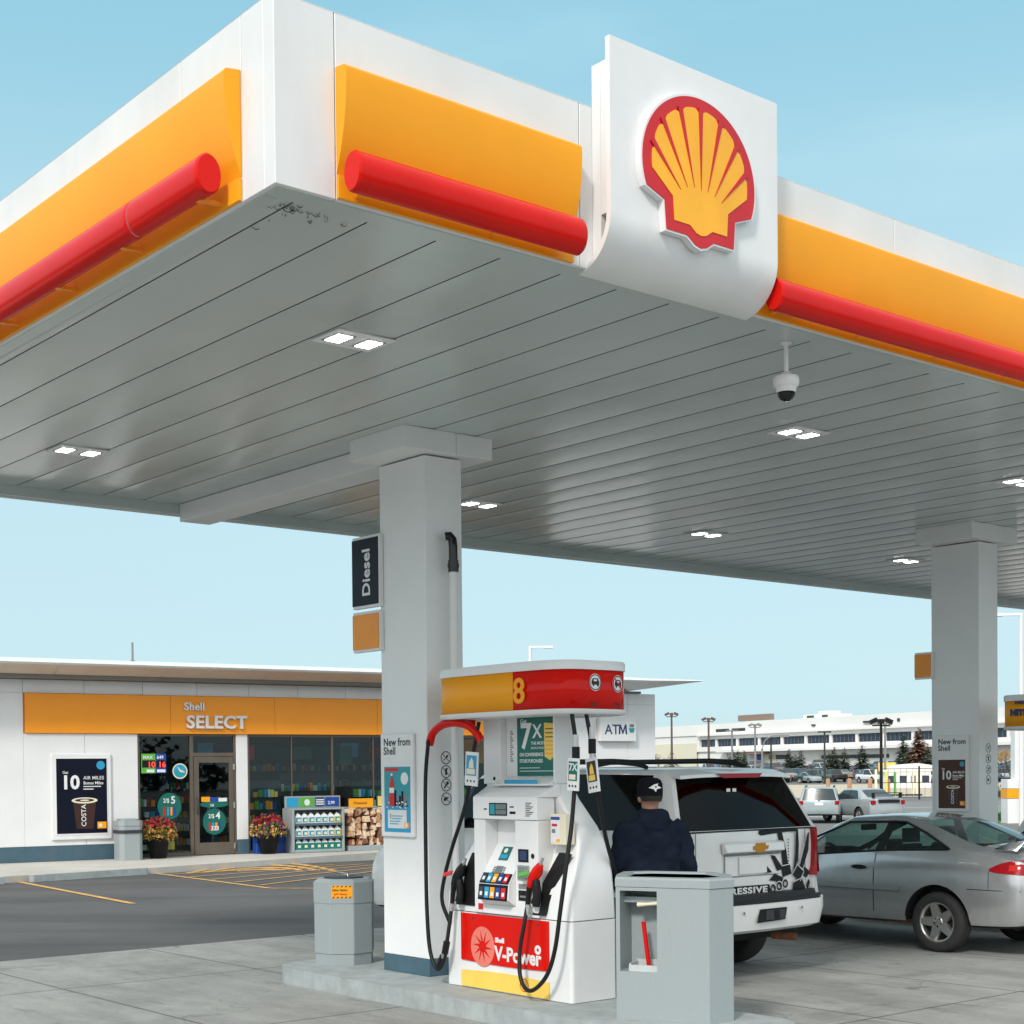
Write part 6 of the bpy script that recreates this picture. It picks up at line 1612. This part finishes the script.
for sx in (-1,1):
    if sx < 0: arm = [(sx*.16,-.015,1.42,.045),(sx*.27,-.04,1.20,.04),(sx*.285,.12,1.00,.036),(sx*.275,.19,.965,.028)]
    else: arm = [(sx*.16,-.015,1.42,.045),(sx*.285,-.05,1.18,.04),(sx*.27,.10,.98,.036),(sx*.25,.16,.93,.028)]
    a = chain(arm, ch)
    w = Vector(arm[-1][:3]); d = (w-Vector(arm[-2][:3])).normalized(); side = Vector((0,0,1)).cross(d).normalized(); upv = d.cross(side)
    pc = w+d*.05
    p_ = chain([(*pc,.030)], a)
    for k, (off_, ln_) in enumerate(((-.028,.065),(-.010,.075),(.010,.07),(.026,.055))):
        b0 = pc+d*.035+upv*off_; b1_ = b0+d*ln_*.55-side*sx*.004; b2_ = b1_+d*ln_*.2-side*(-sx)*.02
        chain([(*b0,.0105),(*b1_,.0095),(*b2_,.008)], p_)
    t0 = pc+upv*.0-side*(-sx)*.028-d*.01; chain([(*t0,.012),(*(t0+d*.035-side*(-sx)*.012),.010)], p_)
for sx in (-1,1):
    chain([(sx*.10,0,.88,.095),(sx*.115,.02,.50,.06),(sx*.12,-.01,.10,.042),(sx*.13,.02,.055,.04),(sx*.135,.14,.035,.03)], pel)
skin_mesh('body', V_, E_, 'skin', 2).parent = pr
def ell(cx, cy, z, a, b, n=28, p=2.4):
    out = []
    for k in range(n):
        t_ = 2*pi*k/n; c_, s_ = cos(t_), sin(t_); out.append((cx+a*math.copysign(abs(c_)**(2/p), c_), cy+b*math.copysign(abs(s_)**(2/p), s_), z))
    return out
def remesh(o, vox, smooth=4, disp=0.):
    md = o.modifiers.new('r','REMESH'); md.mode = 'VOXEL'; md.voxel_size = vox; md.use_smooth_shade = True
    s_ = o.modifiers.new('s','SMOOTH'); s_.iterations = smooth; s_.factor = .6
    if disp:
        tx_ = bpy.data.textures.new('folds','CLOUDS'); tx_.noise_scale = .11; tx_.noise_depth = 1
        d_ = o.modifiers.new('d','DISPLACE'); d_.texture = tx_; d_.strength = disp; d_.mid_level = .5
        s2_ = o.modifiers.new('s2','SMOOTH'); s2_.iterations = 3; s2_.factor = .5
    dg = bpy.context.evaluated_depsgraph_get(); dg.update()
    nm = bpy.data.meshes.new_from_object(o.evaluated_get(dg)); o.modifiers.clear(); o.data = nm
    for p in nm.polygons: p.use_smooth = True
mb = MB()
mb.loft([ell(0,-.01,.85,.195,.15),ell(0,-.01,.90,.215,.165),ell(0,-.015,1.0,.225,.17),ell(0,-.02,1.2,.225,.165),ell(0,-.025,1.36,.235,.155),ell(0,-.02,1.45,.215,.13),ell(0,-.01,1.51,.15,.11),ell(0,0,1.555,.09,.09)])
for sx in (-1,1):
    pts = [(sx*.17,-.02,1.465),(sx*.235,-.03,1.40),(sx*.275,-.04,1.20),(sx*.29,-.01,1.12),(sx*.288,.10,1.01)] if sx < 0 else [(sx*.17,-.02,1.465),(sx*.24,-.03,1.40),(sx*.288,-.05,1.20),(sx*.295,-.03,1.10),(sx*.275,.08,.99)]
    mb.tube(catmull(pts,5), [.085]*6+[.080]*5+[.074]*5+[.066]*5 if False else .070, n=14)
# hood lying on the back
mb.loft([ell(0,-.085,1.40,.075,.05),ell(0,-.11,1.45,.12,.07),ell(0,-.10,1.51,.135,.085),ell(0,-.06,1.565,.12,.09),ell(0,-.02,1.60,.085,.08)])
hood = mb.build('hoodie','navy_cloth',pr); remesh(hood,.014,3,.045)
mb = MB(); mb.loft([ell(0,0,.80,.18,.13),ell(0,0,.93,.19,.14),ell(0,0,1.0,.17,.12)])
for sx in (-1,1): mb.loft([ell(sx*.125,-.01,.07,.065,.075),ell(sx*.12,0,.30,.07,.078),ell(sx*.115,.015,.52,.078,.082),ell(sx*.10,.0,.75,.098,.105),ell(sx*.09,0,.92,.10,.12)])
jn = mb.build('jeans','denim',pr); remesh(jn,.018,3,.015)
for sx in (-1,1):
    mb = MB(); mb.loft([ell(sx*.13,.05,.0,.048,.135),ell(sx*.13,.05,.035,.052,.14),ell(sx*.13,.03,.075,.048,.11),ell(sx*.13,-.01,.12,.045,.065)]); mb.build('shoe','trim_black',pr,bevel=.004)
# flat-brim cap worn straight
mb = MB(); mb.loft([ell(0,.012,1.69,.098,.112,p=2.),ell(0,.012,1.74,.101,.115,p=2.),ell(0,.012,1.79,.098,.108,p=2.),ell(0,.012,1.822,.086,.094,p=2.),ell(0,.01,1.838,.06,.066,p=2.),ell(0,.01,1.844,.005,.005,p=2.)])
mb.loft([[(x*.98,y,z) for x,y,z in ell(0,.10,1.69,.098,.11,p=2.)],[(x*.98,y,z) for x,y,z in ell(0,.10,1.699,.098,.11,p=2.)]])
mat('cap_cloth',(.006,.007,.010),.9,spec=.15); cp = mb.build('cap','cap_cloth',pr)
mb = MB(); M_ = T(.012,-.107,1.762)@RX(radians(-4))@FV@Matrix.Scale(1.25,4)
mb.prism([(-.042,.0),(-.005,.022),(.02,.028),(.014,.014),(.040,.0),(.01,-.008),(.004,-.026),(-.01,-.008)],-.01,.004,0,M_); mb.disc(.004,.006,.006,.0045,1,M_,n=10); mb.build('cap_badge',['white_clean','text_black'],pr)
mb = MB(); mb.lathe([(.086,1.60),(.094,1.64),(.097,1.69)],0,T(0,.012,0)); 
mat('hair',(.02,.015,.012),.8); mb2 = MB()
mb2.loft([[p for p in ell(0,-.012,1.66,.082,.090,p=2.)],ell(0,-.008,1.675,.090,.098,p=2.),ell(0,-.006,1.70,.096,.104,p=2.)],0,cap=False); mb2.build('hair','hair',pr)
# eyes and mouth on the far side
mb = MB(); [mb.sphere((sx*.034,.098,1.675),.012,n=10) for sx in (-1,1)]; mb.build('eyes','white_clean',pr)
# ---------------------------------------------------------------- far buildings, poles, trees
mat('far_white', (.80,.80,.77), .6, var=.05, scale=.06); mat('far_cream', (.70,.66,.52), .6); mat('far_window', (.025,.04,.065), .25); mat('far_dark', (.04,.045,.05), .5)
mat('steel_brown', (.22,.16,.12), .7, var=.2)
P0 = Vector((80.29,280.,0)); dv = Vector((-.504,1.,0)).normalized(); ANG = atan2(dv.y, dv.x)
fb = thing('warehouse_building', 'long white two storey warehouse with a dark window strip behind the far car park', 'building', P0, ANG)
# local x runs along the facade away to the left, local -y... front faces +y rotated towards the camera
def fbx(mb, x0, x1, z0, z1, d0=0., d1=.4, mi=0): mb.box(x0, x1, d0, d1, z0, z1, mi)     # +y local = left-front = camera side
mb = MB()
fbx(mb,-70,57,9.9,12.3,-60,0); fbx(mb,57.01,130,9.7,12.15,-60,0); fbx(mb,-70,130,8.75,9.898,-60,-.3); fbx(mb,-70,130,6.0,7.05,-60,-.3); fbx(mb,75,130,7.052,8.748,-60,-.3)
fbx(mb,-70,75,7.052,8.748,-60,-1.2); fbx(mb,-70,130,0,5.998,-60,-.8); fbx(mb,-70,66,5.7,6.3,-.28,1.6); fbx(mb,-70,75,9.5,9.88,-.28,.5)
mb.build('wall','far_white',fb)
for q_ in ((-16,3,2.2,5.9,-.79,-.5),(47,56,2.2,5.2,-.79,-.6),(76,100,2.3,8.,-.28,-.2),(25,33,2.3,5.0,-.79,-.7)):
    mb = MB(); fbx(mb,*q_); mb.build('cream_panel','far_cream',fb)
x_ = -66; k = 0
while x_ < 73:
    mb = MB(); fbx(mb,x_,x_+7.2,7.12,8.68,-1.19,-.9); 
    for j in range(1,6): fbx(mb,x_+j*1.2,x_+j*1.2+.07,7.12,8.68,-.9,-.86,2)
    mb.build('window',['far_window','far_white','mid_grey'],fb); 
    mb = MB(); fbx(mb,x_+7.22,x_+7.9,7.06,8.74,-1.19,-.5); mb.build('window_pier','far_white',fb)
    x_ += 7.95
for a_, b_, z0, z1 in ((12,32,3.9,4.6),(42.5,49.5,4.0,4.9),(-8,9,4.0,4.8),(57,62,10.3,10.95),(63,68,10.3,10.95)):
    mb = MB(); fbx(mb,a_,b_,z0,z1,-.79 if z1 < 9 else .001,-.6 if z1 < 9 else .05); mb.build('window','far_dark',fb)
mb = MB(); fbx(mb,51.5,53.5,2.2,5.1,-.59,-.45); mb.build('door','blue',fb)
mb = MB(); fbx(mb,49,57,5.15,5.5,-.78,2.2); mb.build('door_canopy','steel_brown',fb)
mb = MB(); fbx(mb,36,44.5,12.31,13.3,-12,-6); fbx(mb,38.5,42,13.31,14.,-11,-8,0); mb.build('roof_unit','far_white',fb)
mb = MB(); fbx(mb,36.5,38.3,12.6,13.1,-5.99,-5.9); fbx(mb,41,43.3,12.6,13.1,-5.99,-5.9); mb.build('roof_vent','far_dark',fb)
mb = MB(); fbx(mb,52,63.8,12.6,13.9,-4,-3); mb.build('roof_screen','steel_brown',fb)
mb = MB(); fbx(mb,14,18,10.75,11.1,.01,.5); fbx(mb,33,34,10.6,10.95,.01,.3); fbx(mb,8,8.6,10.7,11.3,.01,.2); mb.build('wall_lamp','far_dark',fb)
# lamp posts
def lamp(x, y, h, label, kind='flood', name='lamp_post', m='dark_grey'):
    o = thing(name, label, 'lamp post', (x, y, gz(y)), 0)
    r_ = .06+.0003*y
    mb = MB(); mb.cyl(0,0,r_*1.3,0,h,n=8,r1=r_*.9); mb.build('pole',m,o)
    mb = MB()
    if kind == 'flood':
        mb.box(-.55,.55,-.05,.05,h-.45,h-.36)
        for sx in (-.6,.6): mb.box(-.24,.24,-.2,.2,-.13,.13,0,T(sx*.8,0,h-.12)@RY(radians(25)*(1 if sx > 0 else -1)))
        mb.box(-.16,.16,-.2,.2,h-.3,h)
    elif kind == 'arm': mb.tube(catmull([(0,0,h),(.4,0,h+1.0),(1.3,0,h+1.5),(2.4,0,h+1.5)],4),.07,n=6); mb.box(2.3,3.2,-.2,.2,h+1.35,h+1.6)
    elif kind == 'flat': mb.box(-.8,.8,-.3,.3,h,h+.18)
    elif kind == 'left': mb.box(-.75,.05,-.06,.06,h-.10,h); mb.box(-1.35,-.7,-.16,.16,h-.12,h)
    elif kind == 'right': mb.box(-.05,.7,-.06,.06,h-.08,h); mb.box(.55,.9,-.12,.12,h-.10,h)
    mb.build('lamp_head',m,o); return o
mat('pole_wood',(.10,.07,.06),.8)
def atpx(xp, Y): return (xp-CXP)/F*Y*1.0+0.0
for xp, yp, Y, lb, kd, m_ in ((671.5,711,160,'leftmost dark floodlight mast right beside the shop end','flood','pole_wood'),(708.5,716,160,'dark floodlight mast second from the shop end','flood','pole_wood'),(755,722,165,'pale grey mast with twin heads above the SUV roof','flood','mid_grey'),
   (732,730,200,'short flat headed lamp left of the brown roof screen','flat','mid_grey'),(771,737,200,'thin dark lamp with flat head right of the door','flat','dark_grey'),(824.5,731,190,'thin dark lamp with flat head above the green pickup','flat','dark_grey'),(885,720,150,'paler mast just right of the black mast','flood','mid_grey'),(762,736,180,'slender curved street lamp before the warehouse','arm','mid_grey')):
    # project the pixel column onto the depth, allowing for the camera's small roll
    d_ = R3 @ Vector(((xp-CXP)/F, 1, -(yp-CYP)/F)); x__ = d_.x/d_.y*Y; z__ = 1.9+d_.z/d_.y*Y
    lamp(x__, Y, z__-gz(Y)-(1.5 if kd == 'arm' else .2), lb, kd, m=m_)
def at_depth(xp, yp, Y): d_ = R3 @ Vector(((xp-CXP)/F, 1, -(yp-CYP)/F)); return (d_.x/d_.y*Y, Y, 1.9+d_.z/d_.y*Y)
x__,_,z__ = at_depth(881,719,96); lamp(x__, 96, z__-gz(96), 'black mast with floodlights by the wire fence', 'flood', m='black')
x__,_,z__ = at_depth(1021,613,58); lamp(x__, 58, z__-gz(58), 'tall white lamp post at the right picture edge', 'left', m='white_paint')
x__,_,z__ = at_depth(530,646,60); lamp(x__, 60, z__-gz(60), 'white lamp post top above the pump header', 'right', m='white_paint')
# price sign foot at the right edge
x__,_,_ = at_depth(1019,800,62)
o = thing('sign_pylon', 'white pylon with an orange band at the right picture edge', 'sign', (x__+.15, 62, gz(62)), 0)
mb = MB(); mb.box(-.75,.75,-.4,.4,0,1.0); mb.build('pylon_foot','white_paint',o)
mb = MB(); mb.box(-.76,.76,-.41,.41,1.02,1.40); mb.build('orange_stripe','orange',o)
mb = MB(); mb.box(-.75,.75,-.4,.4,1.42,1.8); mb.box(-.4,.6,-.25,.25,1.8,5.2); mb.build('pylon_post','white_paint',o)
# conifers and other trees
mat('conifer', (.035,.055,.030), .8, var=.5, scale=2.); mat('conifer_light', (.075,.10,.05), .8, var=.4, scale=2.); mat('conifer_rust', (.20,.10,.065), .8, var=.4, scale=2.); mat('bark', (.07,.05,.04), .9); mat('dry_leaf', (.30,.20,.10), .8, var=.4, scale=2)
def conifer(x, y, h, label, m=('conifer','conifer_light'), w=.30, seed=1, n=900, group=None):
    r_ = random.Random(seed); o = thing('conifer_tree', label, 'tree', (x,y,gz(y)), r_.uniform(0,6), group)
    mb = MB(); mb.cyl(0,0,h*.025,0,h*.95,n=7,r1=.02); mb.build('trunk','bark',o)
    mb = MB()
    for k in range(n):
        f = 1-sqrt(r_.random())*.97; z = h*(.10+.90*f); R_ = h*w*(1-f)**.85*(.75+.25*sin(f*38+r_.random()))
        a = r_.uniform(0,2*pi); rad = R_*r_.uniform(.35,1.08); s_ = h*.085*r_.uniform(.6,1.5)*(1.1-.6*f)
        c_ = Vector((rad*cos(a), rad*sin(a), z-rad*.18)); d_ = Vector((cos(a),sin(a),r_.uniform(-.5,.15))); t_ = Vector((-sin(a),cos(a),0))
        mb.add([c_-t_*s_*.5, c_+t_*s_*.5, c_+d_*s_*1.6],[(0,1,2)],0 if r_.random()<.62 else 1)
    mb.build('crown',list(m),o); return o
def tree_px(xp, ytop, Y, label, **k):
    x,_,z = at_depth(xp, ytop, Y); return conifer(x, Y, z-gz(Y), label, **k)
tl = [(672,750,190,'small ragged conifer at the foot of the left floodlight mast',dict(w=.45,m=('conifer','conifer_light'))),
 (733,748,215,'leftmost pine in the clump behind the SUV roof',dict(w=.30)),(738,747,218,'middle pine in the clump behind the SUV roof',dict(w=.28)),(744,749,216,'rightmost pine in the clump behind the SUV roof',dict(w=.3,m=('conifer_light','conifer'))),(728,753,212,'low broad bush like pine at the clump edge',dict(w=.6,m=('conifer_light','dry_leaf'))),
 (789,748,222,'rounded conifer just left of the paired pines',dict(w=.36)),(801,749,220,'conifer above the green pickup roof',dict(w=.34)),(795,753,221,'short conifer between two taller ones',dict(w=.42)),
 (829,751,222,'small conifer left of the lamp with the flat head',dict(w=.4)),(834,746,224,'conifer right of the lamp with the flat head',dict(w=.32)),(844.5,747,224,'broad conifer above the grey SUV',dict(w=.36)),(862.5,742,222,'dense conifer left of the black mast',dict(w=.34)),
 (903.5,731,215,'tall narrow spruce left of the rust coloured tree',dict(w=.22)),(919,727,205,'rust brown conifer beside the far column',dict(w=.32,m=('conifer_rust','conifer_rust'),n=1800)),(928,742,200,'dark conifer half hidden by the far column',dict(w=.3))]
for i, (xp, yt, Y, lb, kw) in enumerate(tl): tree_px(xp, yt, Y, lb, seed=i+3, **kw)
def bare(x, y, h, label, seed, leaf=None):
    r_ = random.Random(seed); o = thing('bare_tree', label, 'tree', (x,y,gz(y)), 0); mb = MB(); lv = MB()
    def br(p, d, l, r, dep):
        q_ = p+d*l; mb.tube([p,(p+q_)/2+Vector((r_.uniform(-1,1),r_.uniform(-1,1),0))*l*.06,q_],[r,r*.8,r*.6],n=5)
        if dep == 0:
            if leaf:
                for _ in range(7): c_ = q_+Vector((r_.gauss(0,1),r_.gauss(0,1),r_.gauss(0,1)))*l*.5; s_ = h*.02; lv.add([c_,c_+Vector((s_,r_.uniform(-s_,s_),s_*.5)),c_+Vector((s_*.3,0,s_))],[(0,1,2)],0)
            return
        for _ in range(3): br(q_, (d+Vector((r_.uniform(-.7,.7),r_.uniform(-.7,.7),r_.uniform(-.1,.5)))).normalized(), l*.68, r*.6, dep-1)
    br(Vector((0,0,0)), Vector((0,0,1)), h*.34, h*.018, 4); mb.build('trunk','bark',o)
    if leaf: lv.build('crown',leaf,o)
    return o
for xp, yt, Y, lb, lf in ((660,752,180,'bare pinkish tree just right of the shop end wall',None),(655,748,185,'thin bare tree touching the shop end wall',None),(1002,752,120,'bare brown tree between the far column and the right pump',"dry_leaf"),(1011,747,125,'second bare brown tree left of the right pump post',"dry_leaf")):
    x,_,z = at_depth(xp, yt, Y); bare(x, Y, z-gz(Y), lb, int(xp), lf)
# bollards, gate hut and clutter by the road
def bollard(xp, Y, h, m, lb, name='bollard', r_=.12):
    x,_,_ = at_depth(xp, 780, Y); mb = MB(); mb.cyl(0,0,r_,0,h*.93,n=10); mb.lathe([(r_,h*.93),(r_*.7,h*.98),(.01,h)],0,None,10); o = mb.build(name, m); o.location = (x, Y, gz(Y)+.0); return tag(o, lb, 'bollard')
mat('bollard_tan',(.42,.24,.14),.8)
for xp, lb in ((849.5,'brown bollard below the grey green SUV'),(870,'brown bollard left of the black mast'),(828,'brown bollard below the green pickup')): bollard(xp, 140, 1.1, 'bollard_tan', lb, r_=.2)
for xp, m_, lb, h_ in ((886.5,'yellow','yellow gate post right of the black mast',1.9),(876,'cream','pale post under a round sign left of the black mast',2.0),(889,'bollard_tan','short brown post right of the yellow gate post',1.2),(913,'cream','pale post in the middle of the fenced yard',1.9),(917,'cream','pale post at the right of the fenced yard',1.9),(895,'green','green post in the fenced yard',1.8)): bollard(xp, 122, h_, m_, lb, 'gate_post', .11)
x,_,_ = at_depth(906,780,150)
o = thing('storage_hut', 'low white tent roofed hut behind the fenced yard', 'hut', (x,150,gz(150)), 0)
mb = MB(); mb.box(-2.2,2.2,-1,1,0,1.6); mb.build('wall','far_white',o)
mb = MB(); mb.prism([(-2.4,1.6),(2.4,1.6),(2.3,2.2),(1.0,2.4),(-1.2,2.25)],-1.1,1.1,0,FV); mb.build('roof','far_white',o)
for k in range(4): mb = MB(); mb.box(-2.0+k*1.1,-1.3+k*1.1,-1.05,-1.001,.5,1.2); mb.build('window','far_window',o)
x,_,_ = at_depth(887,765,160); o = thing('banner', 'small yellow banner behind the black mast', 'banner', (x,160,gz(160)), 0); mb = MB(); mb.box(-.9,.9,-.04,.04,1.6,2.5); mb.build('cloth','yellow',o); mb = MB(); [mb.cyl(sx*.85,.06,.04,0,2.5,n=6) for sx in (-1,)]; mb.build('banner_pole','mid_grey',o)
# wire fence along the road
x0,_,_ = at_depth(882,790,104); x1,_,_ = at_depth(1030,790,104)
fe = thing('wire_fence', 'dark wire fence with square posts along the far side of the road', 'fence', (x0,104,gz(104)), 0)
wlen = x1-x0
mb = MB(); 
for z_ in (.15,1.15,2.1): mb.box(0,wlen,-.015,.015,z_,z_+.045)
k = 0.
while k < wlen: mb.box(k,k+.02,-.008,.008,.15,2.1); k += .42
mb.build('mesh_panel','dark_grey',fe)
k = 0.
while k < wlen: mb = MB(); mb.box(k-.05,k+.05,-.05,.05,0,2.3); mb.build('post','black',fe); k += 2.55
# kerb blocks along the verge
for i in range(9):
    x,_,_ = at_depth(846+i*9.0,790,115); mb = MB(); mb.box(-.3,.3,-.12,.12,0,.14); o = mb.build('kerb_block','far_dark'); o.location = (x,115,gz(115)+.006); tag(o,'short dark kerb block in the row along the sandy verge','kerb block','kerb blocks along the verge')
# shrubs near the right edge
def shrub(xp, Y, w_, h_, lb, m_=('conifer','conifer_light'), seed=1):
    x,_,_ = at_depth(xp, 790, Y); r_ = random.Random(seed); mb = MB()
    for k in range(700):
        a, e_ = r_.uniform(0,6.28), r_.random(); rad = sqrt(r_.random()); p = Vector((w_*rad*cos(a), w_*.6*rad*sin(a), h_*(1-rad**2)*r_.uniform(.2,1.05))); s_ = .07
        d_ = Vector((r_.gauss(0,1),r_.gauss(0,1),r_.gauss(0,1))).normalized()*s_; t_ = d_.orthogonal().normalized()*s_
        mb.add([p-t_,p+t_,p+d_*1.6],[(0,1,2)],0 if r_.random()<.5 else 1)
    o = mb.build('shrub', list(m_)); o.location = (x,Y,gz(Y)); tag(o, lb, 'shrub')
shrub(1006,110,1.3,.9,'low green hedge behind the far column gap',seed=4); shrub(1012,108,1.2,.8,'low green hedge left of the pylon',seed=6); shrub(1003,63,.6,.45,'small bright green shrub left of the pylon foot',('conifer_light','green'),5)
# ---------------------------------------------------------------- unseen blocks and hedge added behind the camera to darken glass reflections
mat('brick', (.22,.13,.10), .8, var=.2); mat('foliage_far', (.04,.055,.025), .9, var=.5)
for i,(x,y,w_,h_,lb) in enumerate(((-60,-75,36,7,'long unseen brick building added behind the camera for reflections'),(5,-85,30,9,'taller unseen brick building added behind the camera for reflections'),(62,-70,26,6,'low unseen brick building added behind the camera for reflections'))):
    o = thing('reflection_building', lb, 'building', (x,y,0), 0)
    mb = MB(); mb.box(-w_/2,w_/2,-8,8,0,h_); mb.build('wall','brick',o)
    for k in range(int(w_/4)): mb = MB(); mb.box(-w_/2+1+k*4,-w_/2+3.6+k*4,8.002,8.06,1.0,3.0); mb.build('window','far_window',o)
mb = MB(); r_ = random.Random(77)
for k in range(9000):
    x = r_.uniform(-110,110); cl_ = 3.5+2.5*sin(x*.21)+1.5*sin(x*.53+1); z = r_.uniform(0,1)**.8*cl_; y = -52+r_.uniform(-4,4)
    s_ = r_.uniform(.3,.6); d_ = Vector((r_.gauss(0,1),r_.gauss(0,1),r_.gauss(0,1))).normalized(); t_ = d_.orthogonal().normalized()
    c_ = Vector((x,y,z)); mb.add([c_-t_*s_,c_+t_*s_,c_+d_*s_*1.5],[(0,1,2)],0)
o = mb.build('reflection_hedge','foliage_far'); tag(o, kind='stuff')  # out of view, added so the panes mirror something dark
